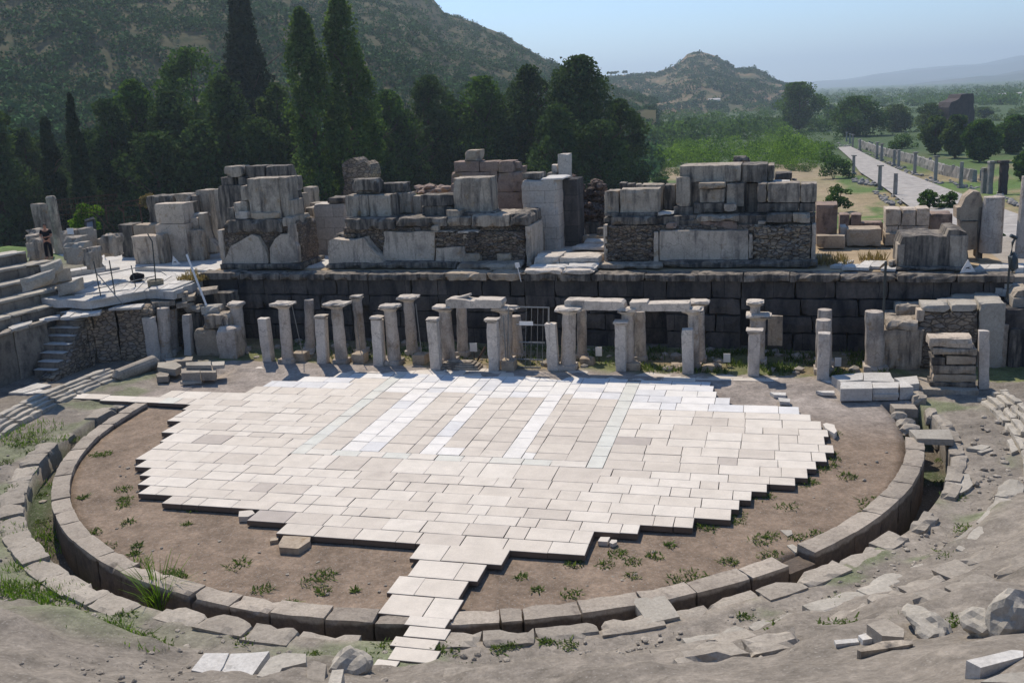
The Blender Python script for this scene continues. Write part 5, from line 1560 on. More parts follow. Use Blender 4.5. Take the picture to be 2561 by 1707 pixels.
# ------------------------------------------------------------------ ruins on the lower right
vW = float(Tt(at(*S('f', 1300, 800), 0))[1])
rw2 = thing('retaining_wall', 'ruined wall on the lower right with pale slabs along its stepped top', 'wall', Wt([[15, vW, 0]])[0])
Bk('f', 1090, 1450, 442, 815, v=vW, z0=-.05, d=1.0, m='marble', name='wall_face', parent=rw2, amp=.05, chip=.15)
Bk('f', 1400, 1930, 285, 830, v=vW + .5, z0=-.05, d=1.6, m='rubble_pale', name='wall_face', parent=rw2, amp=.06, chip=.12)
Bk('f', 1125, 1412, 372, 448, v=vW - .05, d=1.3, m='marble', name='top_slab', parent=rw2, chip=.12)
Bk('f', 1085, 1225, 300, 350, v=vW + 1.4, z0=0, d=.8, m='marble', name='wall_end', parent=rw2)
Bk('f', 1395, 1466, 268, 372, v=vW + .4, d=.6, m='panel', name='top_block', parent=rw2)
Bk('f', 1210, 1442, 226, 320, v=vW + 1.5, d=.9, m='marble', name='top_block', parent=rw2, chip=.12)
Bk('f', 1445, 1700, 222, 285, v=vW + .4, d=1.0, m='seat', name='top_slab', parent=rw2, chip=.12)
Bk('f', 1702, 1940, 218, 282, v=vW + .45, d=1.1, m='seat', name='top_slab', parent=rw2, chip=.12)
Bk('f', 1590, 1960, 196, 225, v=vW + 1.3, z0=0, d=1.0, m='seat', name='top_slab', parent=rw2, chip=.12)
Bk('f', 1715, 2090, 140, 172, v=vW + 2.3, z0=0, d=1.2, m='seat', name='top_slab', parent=rw2, chip=.1)
Bk('f', 1965, 2200, 205, 245, v=vW + .6, z0=-.05, d=2.4, m='seat', name='top_slab', parent=rw2, chip=.1)
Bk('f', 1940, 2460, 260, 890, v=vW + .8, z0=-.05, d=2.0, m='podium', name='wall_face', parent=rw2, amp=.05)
Bk('f', 2035, 2205, 395, 820, v=vW + .68, z0=-.05, d=.3, m='panel', name='facing_slab', parent=rw2)
Bk('f', 2215, 2330, 430, 850, v=vW + .66, z0=-.05, d=.3, m='marble_dark', name='facing_slab', parent=rw2)
Pl('f', [(2270, 250), (2260, 150), (2300, 100), (2400, 80), (2460, 120), (2460, 260)], vW + 1.4, 1.2, 'marble', 'rounded pale boulder block at the right edge below the bent pole', 'boulder_block', 'stone block')
vS = float(Tt(at(*S('f', 1680, 955), .1))[1])
SB = [((1505, 1905, 520, 605), 'panel', 'long pale block on the very top of the block stack'), ((1540, 1942, 610, 672), 'marble', 'second block from the top of the block stack'),
      ((1530, 1658, 690, 762), 'marble_dark', 'small left block in the middle of the block stack'), ((1661, 1940, 680, 757), 'limestone', 'wide right block in the middle of the block stack'),
      ((1540, 1932, 762, 838), 'marble', 'fourth layer block of the block stack, smooth and grey'), ((1535, 1935, 842, 912), 'limestone', 'brownish block near the foot of the block stack'),
      ((1512, 1936, 912, 965), 'marble_dark', 'dark block at the foot of the block stack')]
for (x0, x1, a, b), m_, lb in SB:
    Bk('f', x0, x1, a, b, v=vS + random.uniform(-.05, .05), d=.95, m=m_, label=lb, chip=.07, gap=.01)
Bk('f', 1380, 1955, 972, 1040, v=vS - .35, z0=-.3, d=1.6, m='kerb', label='broad flat foundation slab under the block stack', chip=.1)
Bk('f', 1362, 1436, 930, 975, v=vS - .3, d=.6, m='marble', label='small rounded stone on the left end of the foundation slab', chip=.2)
mb = MB()
for k, (pts, z, lb) in enumerate((([(640, 850), (915, 822), (918, 885), (720, 902)], .34, 'large flat white slab nearest the last bare pillar'), ([(922, 822), (1160, 822), (1200, 905), (925, 895)], .34, 'large flat white slab left of the block stack, farther row'),
                              ([(718, 905), (992, 902), (1005, 965), (720, 968)], .36, 'thick white slab at the corner of the slab floor'), ([(1000, 910), (1240, 905), (1235, 958), (1010, 960)], .34, 'white slab in the front row of the slab floor'),
                              ([(1240, 905), (1290, 898), (1370, 950), (1250, 956)], .33, 'broken white slab touching the foundation slab'), ([(1195, 870), (1400, 850), (1420, 920), (1300, 930)], .3, 'shaded slab between the slab floor and the block stack'),
                              ([(1010, 985), (1240, 985), (1240, 1015), (1010, 1018)], .12, 'thin low slab before the front row of the slab floor'), ([(500, 985), (660, 985), (668, 1003), (560, 1000)], .05, 'thin white slab lying in the dust left of the slab floor'),
                              ([(90, 995), (235, 1000), (230, 1025), (130, 1020)], .0, 'pale flat stone in the dust beyond the white paving'), ([(165, 1045), (270, 1055), (268, 1085), (180, 1080)], .0, 'small flat stone nearest the white paving corner'))):
    Fl('f', pts, z, .46 if z > .2 else .12, 'flag', lb, 'floor_slab', 'stone slab')
mb = MB()
flags([(20, 983), (100, 983), (175, 968), (90, 956)], 4, 2, .04, .08, 'flag', 31, .1, .2)
mb.build('flagstone_paving', M['flag'], kind='structure')
# broken drain cover and trough
Fl('f', [(1330, 1330), (1690, 1328), (1728, 1418), (1400, 1410), (1360, 1365)], .16, .2, 'seat', 'broken white cover slab bridging the drain on the right', 'cover_slab', 'stone slab')
for k, ((x0, x1, a, b), dv, lb) in enumerate((((1140, 1200, 1025, 1085), 0, 'left side stone of the open drain trough below the slab floor'), ((1355, 1490, 1040, 1130), .0, 'right side stone of the open drain trough below the slab floor'))):
    Bk('f', x0, x1, a, b, z0=-.25, d=1.0, m='kerb', label=lb, chip=.15)
Fl('f', [(1160, 1100), (1375, 1105), (1408, 1148), (1200, 1142)], .0, .3, 'kerb', 'pale lip stone across the front of the open drain trough', 'trough_lip', 'stone slab')
Bk('f', 1495, 1590, 1200, 1330, z0=-.5, d=1.0, m='kerb', label='tall rounded stone on the far side of the drain, above the broken cover slab', chip=.25)
for k, (x, y, lb) in enumerate(((1240, 1190, 'small stone step at the drain edge, uppermost of three'), (1300, 1260, 'small stone step at the drain edge, middle of three'), (1340, 1310, 'small stone step at the drain edge, lowest of three'))):
    p = at(*S('f', x, y), -.1); mb = MB(); rock(mb, (p[0], p[1], -.2), (.35, .3, .2), 2); mb.build('drain_stone', M['kerb'], label=lb, cat='stone')
# fallen shaft and slab heap on the left
p0, p1 = at(*S('b', 975, 830), .05), at(*S('b', 1305, 700), .2)
mb = MB(); tube(mb, [p0, p0 + (p1 - p0) * .04 + np.array([0, 0, .1]), p1 - (p1 - p0) * .03 + np.array([0, 0, .1]), p1], [.2, .3, .31, .22], 14, jit=.03)
mb.build('fallen_column', M['kerb'], label='long fallen column shaft lying beyond the stepped kerb on the left', cat='column')
for k, (pts, z, th, lb) in enumerate((([(1560, 690), (1770, 680), (1775, 715), (1560, 715)], .55, .16, 'pale slab on top of the low slab heap, left piece'), ([(1778, 685), (1885, 680), (1880, 712), (1785, 718)], .52, .16, 'short slab on top of the low slab heap, right piece'),
                             ([(1520, 745), (1675, 735), (1680, 775), (1520, 780)], .36, .36, 'thick block at the lower left of the low slab heap'), ([(1680, 738), (1815, 740), (1812, 775), (1685, 775)], .35, .35, 'thick block at the lower right of the low slab heap'),
                             ([(1325, 690), (1480, 685), (1525, 720), (1470, 750), (1320, 730)], .32, .3, 'big flat stone beside the fallen column shaft'), ([(1310, 790), (1345, 768), (1420, 785), (1408, 808), (1320, 812)], .15, .25, 'small dark cube stone before the fallen column shaft'),
                             ([(1510, 850), (1700, 832), (1690, 845), (1540, 858)], .0, .12, 'thin pale slab half buried before the low slab heap'), ([(1380, 660), (1620, 640), (1610, 672), (1400, 690)], .25, .3, 'shaded slab lying behind the low slab heap'))):
    Fl('b', pts, z, th, 'kerb' if k in (2, 3, 5, 7) else 'seat', lb, 'heap_slab', 'stone slab')
vL = float(Tt(at(*S('b', 1800, 660), 0))[1])
ms = thing('masonry_stump', 'squat masonry stump under the split boulder in the left ruins', 'ruined pier', Wt([[-14, vL, 0]])[0])
Bk('b', 1640, 1830, 415, 660, v=vL + .5, z0=-.05, d=1.0, m='limestone', name='stump_body', parent=ms, amp=.05, chip=.15)
Bk('b', 1818, 1975, 405, 688, v=vL, z0=-.05, d=.8, m='column', name='stump_pillar', parent=ms, chip=.12)
Bk('b', 1895, 1950, 396, 412, v=vL + .2, d=.4, m='seat', name='top_chip', parent=ms)
Bk('b', 1695, 1895, 292, 412, v=vL + .4, d=1.0, m='marble', label='huge rounded block resting on the squat masonry stump', chip=.22)
Bk('b', 1680, 1812, 226, 292, v=vL + .7, d=.8, m='seat', label='cracked boulder lying over the huge rounded block', chip=.25, rot=.2)
Bk('b', 1590, 1672, 222, 270, v=vL + 1.3, d=.7, m='kerb', label='smaller rounded block left of the cracked boulder', chip=.2)
Bk('b', 1530, 1588, 200, 285, v=vL + 1.2, d=.5, m='kerb', label='narrow block standing on the thin grey pillar', chip=.12)
Bk('b', 1590, 1690, 270, 640, v=vL + 1.5, z0=0, d=.9, m='marble_dark', label='dark pier stub in the shade left of the huge rounded block', name='pier_stub', cat='ruined pier')
Bk('b', 1790, 1935, 108, 200, v=8.8, z0=0, d=.8, m='marble_dark', label='dark pillar with a broad pale top slab against the left end of the stage wall', name='dark_pillar', cat='stone pillar')
# ------------------------------------------------------------------ small modern things
# scaffold rail on the terrace edge
rl = thing('pipe_railing', 'rickety grey pipe railing along the edge of the white terrace', 'railing', at(*S('l', 200, 1120), ZT))
def LP(x, y, z=None, Y=None):
    return at(*S('l', x, y), z) if z is not None else aty(*S('l', x, y), Y)
def post(parent, name, bx, by, tx, ty, z0, r=.028, m='steel_dark'):
    b = LP(bx, by, z0); t = LP(tx, ty, Y=b[1]); mb = MB(); tube(mb, [b, t], r, 6); mb.build(name, M[m], parent); return b[1]
Y1 = post(rl, 'post', 140, 1135, 62, 755, ZT + .05); Y2 = post(rl, 'post', 295, 1115, 232, 745, ZT + .05); Y3 = post(rl, 'post', 545, 1150, 470, 800, ZT - .5); 
for (x0, y0, Ya), (x1, y1, Yb) in (((100, 908, Y1), (255, 880, Y2)), ((255, 880, Y2), (490, 832, Y3)), ((490, 832, Y3), (735, 798, Y3 + .2)), ((100, 1052, Y1), (280, 1010, Y2)), ((280, 1010, Y2), (505, 965, Y3)), ((505, 965, Y3), (735, 915, Y3 + .2)), ((100, 890, Y1), (380, 1222, Y2 - .4))):
    mb = MB(); tube(mb, [LP(x0, y0, Y=Ya), LP(x1, y1, Y=Yb)], .024, 6); mb.build('rail', M['steel'], rl)
# lamp pole in a concrete tub
b = LP(745, 1050, ZT - .1)
lp = thing('lamp_pole', 'thin dark pole standing in a round concrete tub on the terrace', 'pole', b)
mb = MB(); lathe(mb, b, [(.26, 0), (.36, .02), (.38, .42), (.33, .43), (.30, .36)], 20); mb.build('tub', M['concrete'], lp)
mb = MB(); tube(mb, [b + np.array([.02, 0, .3]), LP(700, 540, Y=b[1]), LP(650, 455, Y=b[1])], .03, 7); mb.build('pole', M['steel_dark'], lp)
b = LP(545, 960, ZT + .1)
mb = MB(); rock(mb, b + np.array([0, 0, .15]), (.4, .35, .25), 2); mb.build('dark_bundle', M['cloth'], label='dark bundle lying on the terrace beside the pole tub', cat='bundle')
# leaning white pole
b = at(*S('o', 520, 815), 2.3)
mb = MB(); tube(mb, [b, aty(*S('l', 1075, 680), b[1] + .6)], .05, 8); mb.build('white_pole', M['sign_white'], label='long white pole leaning over the left slab pile', cat='pole')
# information board
def KP(x, y, z=None, Y=None): return at(*S('k', x, y), z) if z is not None else aty(*S('k', x, y), Y)
b0 = KP(1180, 1360, ZT); 
ib = thing('info_board', 'tilted dark framed information board on two legs, left of the blocks', 'information board', b0)
Yb = b0[1]
b1 = KP(1335, 1350, ZT)
mb = MB()
tube(mb, [b0, KP(1110, 660, Y=Yb)], .05, 6); tube(mb, [b1, KP(1255, 620, Y=b1[1])], .05, 6)
mb.build('legs', M['steel_dark'], ib)
def quadslab(name, cs, th, m, parent):
    cs = [np.array(c) for c in cs]
    n = np.cross(cs[1] - cs[0], cs[3] - cs[0]); n /= np.linalg.norm(n)
    if n[1] < 0: n = -n
    mb = MB(); mb.add(cs + [c + n * th for c in cs], [(0, 1, 2, 3), (7, 6, 5, 4), (0, 4, 5, 1), (1, 5, 6, 2), (2, 6, 7, 3), (3, 7, 4, 0)]); return mb.build(name, M[m], parent)
quadslab('frame', [KP(1085, 665, Y=Yb - .02), KP(1245, 620, Y=Yb + .3), KP(1300, 1000, Y=Yb + .3), KP(1120, 990, Y=Yb - .02)], .06, 'steel_dark', ib)
quadslab('panel', [KP(1118, 690, Y=Yb - .06), KP(1220, 668, Y=Yb + .2), KP(1265, 950, Y=Yb + .2), KP(1140, 965, Y=Yb - .06)], .02, 'sign_blue', ib)
quadslab('roof', [KP(1080, 650, Y=Yb - .2), KP(1240, 600, Y=Yb + .2), KP(1255, 615, Y=Yb + .5), KP(1090, 665, Y=Yb + .3)], .05, 'steel', ib)
quadslab('skirt', [KP(1060, 1005, Y=Yb - .01), KP(1300, 1005, Y=Yb + .25), KP(1370, 1140, Y=Yb + .2), KP(1065, 1150, Y=Yb - .01)], .04, 'steel_dark', ib)
# stone posts on the left and the person leaning there
Bk('k', 178, 360, 355, 1180, z0=ZT + .9, d=.6, m='marble', label='square stone post in front of the green slope at the far left', name='stone_post', cat='stone post')
b = KP(650, 1240, ZT); t = KP(470, 215, Y=b[1])
mb = MB(); h = t[2] - b[2]
lathe(mb, b, [(.34, 0), (.33, h * .3), (.31, h * .7), (.3, h * .97), (.22, h)], 18, lean=((t[0] - b[0]) / h, 0)); mb.build('stone_post', M['marble'], label='leaning round stone post at the far left, right of the person', cat='stone post')
b = KP(225, 980, ZT + 1.2); mb = MB(); tube(mb, [b, KP(140, 345, Y=b[1])], .045, 6); mb.build('rusty_post', M['rust'], label='thin rusty post beside the square stone post at the far left', cat='post')
# wire fence
fb = KP(1690, 500, Y=55)
fn = thing('wire_fence', 'sagging rusty wire fence between the leaning post and the blocks', 'fence', (fb[0], fb[1], 3.2))
Yf = 51.0
mb = MB(); tube(mb, [KP(560, 290, Y=Yf), KP(1650, 178, Y=Yf)], .02, 5); tube(mb, [KP(1650, 178, Y=Yf), KP(1665, 250, Y=Yf)], .03, 5); mb.build('top_wire', M['rust'], fn)
mb = MB()
tube(mb, [KP(1455, 385, Y=Yf), KP(2138, 380, Y=Yf)], .025, 5); tube(mb, [KP(1455, 385, Y=Yf), KP(1490, 700, Y=Yf)], .03, 5)
tube(mb, [KP(1755, 330, Y=Yf), KP(2070, 275, Y=Yf)], .03, 5); tube(mb, [KP(1760, 330, Y=Yf), KP(1790, 700, Y=Yf)], .03, 5)
tube(mb, [KP(2000, 325, Y=Yf), KP(2060, 370, Y=Yf), KP(2110, 700, Y=Yf)], .04, 5); tube(mb, [KP(1820, 600, Y=Yf), KP(2000, 560, Y=Yf)], .02, 5)
tube(mb, [KP(1680, 415, Y=Yf), KP(1775, 490, Y=Yf)], .06, 5)
mb.build('frame', M['rust'], fn)
mb = MB()
for x in range(600, 1640, 70): tube(mb, [KP(x, 290 - (x - 560) * .103, Y=Yf), KP(x + 15, 640, Y=Yf)], .009, 4)
for y in (380, 470, 560): tube(mb, [KP(580, y, Y=Yf), KP(1650, y - 90, Y=Yf)], .009, 4)
mb.build('mesh_wire', M['rust'], fn)
# bare branches by the board
mb = MB(); Yq = Yb + .8
for pts in (((1285, 540), (1360, 600), (1430, 700), (1480, 830)), ((1360, 600), (1440, 720), (1560, 850), (1640, 930)), ((1500, 690), (1580, 750), (1640, 860)), ((1430, 700), (1420, 1000), (1445, 1310))):
    tube(mb, [KP(x, y, Y=Yq) for x, y in pts], [.035, .03, .022, .015][:len(pts)], 5)
mb.build('bare_branches', M['bark'], label='bare grey branches bending beside the information board', cat='branch')
# stones behind the left wing
LS = [((640, 900, 830, 940), 'rounded pale block in the row behind the information board, upper left', 8.5), ((655, 905, 955, 1060), 'squared grey block below the rounded pale block at the far left', 7.6), ((680, 1000, 1060, 1250), 'low grey block on the ground right of the leaning stone post', 7.2),
      ((880, 1060, 800, 1000), 'rounded grey block directly left of the information board', 9.0), ((1300, 1560, 920, 1170), 'long brownish block behind the legs of the information board', 9.5), ((1020, 1150, 1150, 1260), 'white boulder on the ground left of the board legs', 5.8),
      ((20, 200, 820, 900), 'pale stone in the jumble left of the stone posts, uppermost', 9.0), ((0, 210, 915, 980), 'pale flat stone in the jumble left of the stone posts, middle', 8.4), ((10, 240, 985, 1060), 'pale flat stone in the jumble left of the stone posts, lowest', 7.9)]
for (x0, x1, a, b), lb, v in LS:
    zf = onv(*S('k', .5 * (x0 + x1), b), v)[2]
    Bk('k', x0, x1, a, b, v=v, z0=min(zf, 4.5) - .3, d=1.0, m='marble' if 'grey' not in lb else 'kerb', label=lb, chip=.25, amp=.06)
u0, u1, zb, z1 = boxspan('k', 770, 880, 790, 895, 8.3)
mb = MB(); prism(mb, [(u0, zb), (u1, zb), (u1, z1), (u0, z1)], 8.28, 8.31); mb.build('white_tablet', M['sign_white'], label='white square plate fixed on the rounded pale block at the far left', cat='sign')
# person in black
def person():
    # stands behind the broken top seat row, seen from the chest down beside the stone post
    zf = 3.0
    c = KP(400, 1000, Y=0.0 + 43.0)
    Yp = float(Wt([[Tt(KP(400, 1150, ZT + 1.2))[0], 5.9, 0]])[0][1])
    sh = KP(380, 822, Y=Yp); wa = KP(400, 960, Y=Yp)
    z_sh = sh[2]; H_ = 1.72; zf = z_sh - H_ * .82
    bx, by = wa[0], Yp
    root = thing('person', 'person in black clothes with folded bare forearms leaning by the stone posts', 'person', (bx, by, zf))
    def skin_mesh(name, verts, edges, radii, mat):
        me = bpy.data.meshes.new(name + '_s'); me.from_pydata([tuple(v) for v in verts], edges, [])
        o = bpy.data.objects.new(name, me); COL.objects.link(o)
        sk = o.modifiers.new('skin', 'SKIN')
        for i, r in enumerate(radii):
            me.skin_vertices[0].data[i].radius = (r[0], r[1]) if hasattr(r, '__len__') else (r, r)
        me.skin_vertices[0].data[0].use_root = True
        s2 = o.modifiers.new('sub', 'SUBSURF'); s2.levels = 2; s2.render_levels = 2
        dg = bpy.context.evaluated_depsgraph_get()
        m2 = bpy.data.meshes.new_from_object(o.evaluated_get(dg))
        m2.materials.clear(); m2.materials.append(M[mat]); m2.shade_smooth()
        bpy.data.objects.remove(o)
        n = bpy.data.objects.new(name, m2); COL.objects.link(n); n.parent = root
        return n
    h = H_
    pel = (0, 0, .53 * h)
    V = [pel, (0, 0, .62 * h), (0, .0, .72 * h), (0, 0, .80 * h), (0, -.01, .845 * h), (0, -.02, .88 * h), (0, -.03, .93 * h), (0, -.02, .985 * h),
         (-.19, 0, .80 * h), (-.25, -.03, .66 * h), (-.10, -.24, .625 * h), (.19, 0, .80 * h), (.25, -.03, .66 * h), (.10, -.26, .64 * h),
         (-.10, 0, .50 * h), (-.11, -.02, .28 * h), (-.12, .03, .045 * h), (-.13, -.12, .02 * h), (.10, 0, .50 * h), (.11, -.02, .28 * h), (.12, .03, .045 * h), (.13, -.12, .02 * h)]
    Ed = [(0, 1), (1, 2), (2, 3), (3, 4), (4, 5), (5, 6), (6, 7), (3, 8), (8, 9), (9, 10), (3, 11), (11, 12), (12, 13), (0, 14), (14, 15), (15, 16), (16, 17), (0, 18), (18, 19), (19, 20), (20, 21)]
    Rr = [(.15, .11), (.145, .10), (.165, .115), (.15, .10), .06, .062, (.078, .095), (.07, .085), .065, .05, .032, .065, .05, .032, (.09, .095), .062, .045, .04, (.09, .095), .062, .045, .04]
    skin_mesh('body', V, Ed, Rr, 'skin')
    # clothes follow the body a little outside it
    skin_mesh('shirt', [(0, 0, .50 * h), (0, 0, .62 * h), (0, 0, .72 * h), (0, 0, .805 * h), (-.19, 0, .805 * h), (-.24, -.02, .70 * h), (.19, 0, .805 * h), (.24, -.02, .70 * h)],
              [(0, 1), (1, 2), (2, 3), (3, 4), (4, 5), (3, 6), (6, 7)], [(.165, .125), (.16, .118), (.182, .132), (.15, .11), .08, .07, .08, .07], 'cloth')
    skin_mesh('trousers', [(0, 0, .55 * h), (0, 0, .50 * h), (-.10, 0, .47 * h), (-.11, -.02, .28 * h), (-.12, .03, .06 * h), (.10, 0, .47 * h), (.11, -.02, .28 * h), (.12, .03, .06 * h)],
              [(0, 1), (1, 2), (2, 3), (3, 4), (1, 5), (5, 6), (6, 7)], [(.16, .12), (.16, .125), (.105, .11), .08, .068, (.105, .11), .08, .068], 'cloth')
    mb = MB()
    for p in ICO[3][0]: pass
    Vh, Fh = ICO[3]
    hv = [(p[0] * .088, p[1] * .105 - .015 + .012, .955 * h + p[2] * .11) for p in Vh if True]
    keep = [f for f in Fh if not (np.mean([hv[i][1] for i in f]) < -.035 and np.mean([hv[i][2] for i in f]) < .975 * h) and np.mean([hv[i][2] for i in f]) > .90 * h]
    org = np.array(root['org'])
    mb.add([np.array(p) + org for p in hv], keep); mb.build('hair', M['hair'], root)
    mb = MB()
    for sx in (-1, 1):
        rock(mb, org + np.array([sx * .033, -.112, .935 * h]), (.013, .009, .008), 1)
    mb.build('eyes', M['board_text'], root)
    mb = MB(); rock(mb, org + np.array([0, -.125, .915 * h]), (.014, .02, .024), 1); mb.build('nose', M['skin'], root)
    for sx in (-1, 1):                                    # hands: palm, four fingers, thumb, closed on the other forearm
        wr = np.array([sx * .10, -.25, .632 * h]); dx = -sx
        V = [wr, wr + (dx * .05, -.02, -.005)]; Ed = [(0, 1)]; Rr = [(.026, .02), (.036, .016)]
        for k in range(4):
            a = V[1] + np.array([dx * .03, 0, .03 - .019 * k])
            i = len(V); V += [a, a + (dx * .03, .012, 0), a + (dx * .042, .035, -.002)]; Ed += [(1, i), (i, i + 1), (i + 1, i + 2)]; Rr += [.0095, .0085, .007]
        a = V[0] + np.array([dx * .02, -.012, .03]); i = len(V); V += [a, a + (dx * .03, .004, .022)]; Ed += [(0, i), (i, i + 1)]; Rr += [.011, .009]
        skin_mesh('hand', V, Ed, Rr, 'skin')
    root.rotation_euler = (0, 0, .15)
person()
# ------------------------------------------------------------------ hills
def elev_dir(px, py):
    d = ray(px, py); return d[0] / d[1], d[2] / math.hypot(d[0], d[1])
def hill(name, ridge, d0, d1, d2, nx, nd, mat, zb, prof=1.0, rough=6.0, sc=.01, label=None):
    """hill whose crest follows ridge (survey px), foot at distance d0, crest at d1, back foot at d2"""
    xs = np.array([p[0] for p in ridge]); ys = np.array([p[1] for p in ridge])
    V = []; cols = np.linspace(xs[0], xs[-1], nx)
    ds = np.concatenate([np.linspace(d0, d1, nd), np.linspace(d1, d2, 10)[1:]])
    for x in cols:
        y = np.interp(x, xs, ys)
        tx, el = elev_dir(x, y)
        k = math.hypot(1, tx)
        for d in ds:
            zc = EYE + d1 * el
            if d <= d1: t = (d - d0) / (d1 - d0); z = zb + (zc - zb) * t ** prof
            else: t = (d2 - d) / (d2 - d1); z = zb + (zc - zb) * t
            X, Y = d * tx / k, d / k
            n = noise.fractal(Vector((X * sc, Y * sc, 2.0)), 1.0, 2.0, 5)
            n2 = noise.fractal(Vector((X * sc * 6, Y * sc * 6, 5.0)), 1.0, 2.0, 3)
            w = math.sin(math.pi * min(1, max(0, (d - d0) / (d1 - d0)))) if d < d1 else 0
            z += rough * n * w + (rough * .12 * n2) * min(1, (d - d0) / 40)
            V.append((X, Y, z))
    m = len(ds); F = []
    for i in range(nx - 1):
        for j in range(m - 1):
            F.append((i * m + j, (i + 1) * m + j, (i + 1) * m + j + 1, i * m + j + 1))
    o = make_obj(name, V, F, mat, smooth=True, kind='structure')
    return np.array(V).reshape(nx, m, 3)
def hill_mat(name, green, dgreen, earth, cover, sc):
    m, nt, b = new_mat(name, .97, .05)
    g = N(nt, "ShaderNodeNewGeometry"); p = g.outputs["Position"]
    n1 = tex_noise(nt, p, sc, 10, .68)
    c = mix(nt, ramp(nt, n1, [(cover - .05, 1.), (cover + .05, 0.)]), earth, green)
    v = N(nt, "ShaderNodeTexVoronoi", feature='F1'); v.inputs["Scale"].default_value = sc * 8; L(nt, p, v.inputs["Vector"])
    c = mix(nt, ramp(nt, v.outputs["Distance"], [(.15, .85), (.5, 0.)]), c, dgreen)
    L(nt, c, b.inputs["Base Color"])
    bump(nt, b, n1, .8, 3.0)
    return m
M['hillA'] = hill_mat('mountain_scrub', (.024, .056, .022), (.018, .042, .018), (.085, .08, .042), .27, .022)
M['hillB'] = hill_mat('acropolis_scrub', (.095, .095, .05), (.045, .058, .03), (.24, .165, .10), .50, .018)
M['hillF'] = hill_mat('far_range', (.06, .075, .05), (.045, .06, .04), (.11, .10, .075), .55, .004)
mtA = hill('mountain', [(-700, -620), (-200, -560), (200, -440), (600, -250), (900, -110), (1000, -60), (1060, -22), (1085, 0), (1110, 34), (1160, 47), (1210, 68), (1260, 88), (1310, 118), (1345, 140), (1390, 160), (1440, 186), (1500, 212), (1580, 235), (1640, 246)],
           190, 760, 1150, 170, 46, M['hillA'], -6.5, 1.12, 12, .010)
mtB = hill('rocky_hill', [(1360, 226), (1420, 205), (1500, 194), (1560, 188), (1640, 182), (1690, 163), (1708, 148), (1720, 134), (1745, 128), (1765, 132), (1795, 143), (1818, 155), (1840, 172), (1866, 171), (1885, 168), (1905, 178), (1925, 193), (1950, 204), (1975, 212), (2010, 216)],
           820, 1250, 1500, 110, 26, M['hillB'], -7.2, .9, 7, .012)
hill('far_mountain', [(1900, 214), (1960, 208), (2040, 204), (2110, 199), (2180, 187), (2230, 180), (2290, 171), (2350, 166), (2400, 163), (2450, 160), (2500, 150), (2561, 137), (2700, 110), (2900, 95)], 6500, 9000, 11000, 50, 8, M['hillF'], -8, 1.0, 60, .0012)
hill('far_foothill', [(2230, 222), (2300, 214), (2380, 206), (2440, 197), (2500, 186), (2561, 174), (2700, 150), (2900, 140)], 4200, 5600, 6500, 40, 8, M['hillF'], -8, 1.0, 30, .002)

def clumps(P, size, per, jit=.55, flat=.7):
    """leaf quads for a set of bushes: P (N,3) centres, size (N,)"""
    P = np.repeat(P, per, 0); s = np.repeat(size, per)
    d = rng.normal(size=P.shape); d /= np.linalg.norm(d, axis=1)[:, None]
    rr = rng.uniform(.35, 1, len(P)) ** .6
    C = P + d * (s * rr)[:, None] * np.array([1, 1, flat])
    C[:, 2] = np.maximum(C[:, 2], P[:, 2] - s * .4)
    return C, s
def sample_hill(V, n, near_pow=1.4, jmax=None):
    nx, m, _ = V.shape
    out = []
    i = rng.uniform(0, nx - 1.01, n); j = (rng.uniform(0, 1, n) ** near_pow) * ((jmax or m - 11) - .01)
    i0, j0 = i.astype(int), j.astype(int); fi, fj = (i - i0)[:, None], (j - j0)[:, None]
    return (V[i0, j0] * (1 - fi) * (1 - fj) + V[i0 + 1, j0] * fi * (1 - fj) + V[i0, j0 + 1] * (1 - fi) * fj + V[i0 + 1, j0 + 1] * fi * fj)
def scrub(name, P, smin, smax, per, leaf, mat, dens=.0):
    k = np.array([noise.fractal(Vector((p[0] * .02, p[1] * .02, 7)), 1, 2, 4) for p in P])
    P = P[k > dens - rng.uniform(0, .25, len(P))]
    s = rng.uniform(smin, smax, len(P)) * (1 + .6 * rng.uniform(0, 1, len(P)) ** 4)
    bt = rng.uniform(0, 1, len(P))
    C, ss = clumps(P + np.array([0, 0, .2]) * s[:, None], s, per)
    tone = np.clip(np.repeat(bt, per) * .6 + rng.uniform(0, .4, len(C)), 0, 1)
    return quads_obj(name, leaf_quads(C, ss * leaf, up=.7), tone, mat, kind='stuff')
scrub('hillside_scrub', sample_hill(mtA, 13000, 1.35), 1.1, 2.9, 34, .38, M['scrub'], -.6)
scrub('hilltop_scrub', sample_hill(mtB, 3400, 1.0), 1.6, 4.0, 24, .45, M['scrub'], -.15)
P_ = []
for (x, y) in ((1528, 186), (1540, 185), (1565, 186)):
    pass
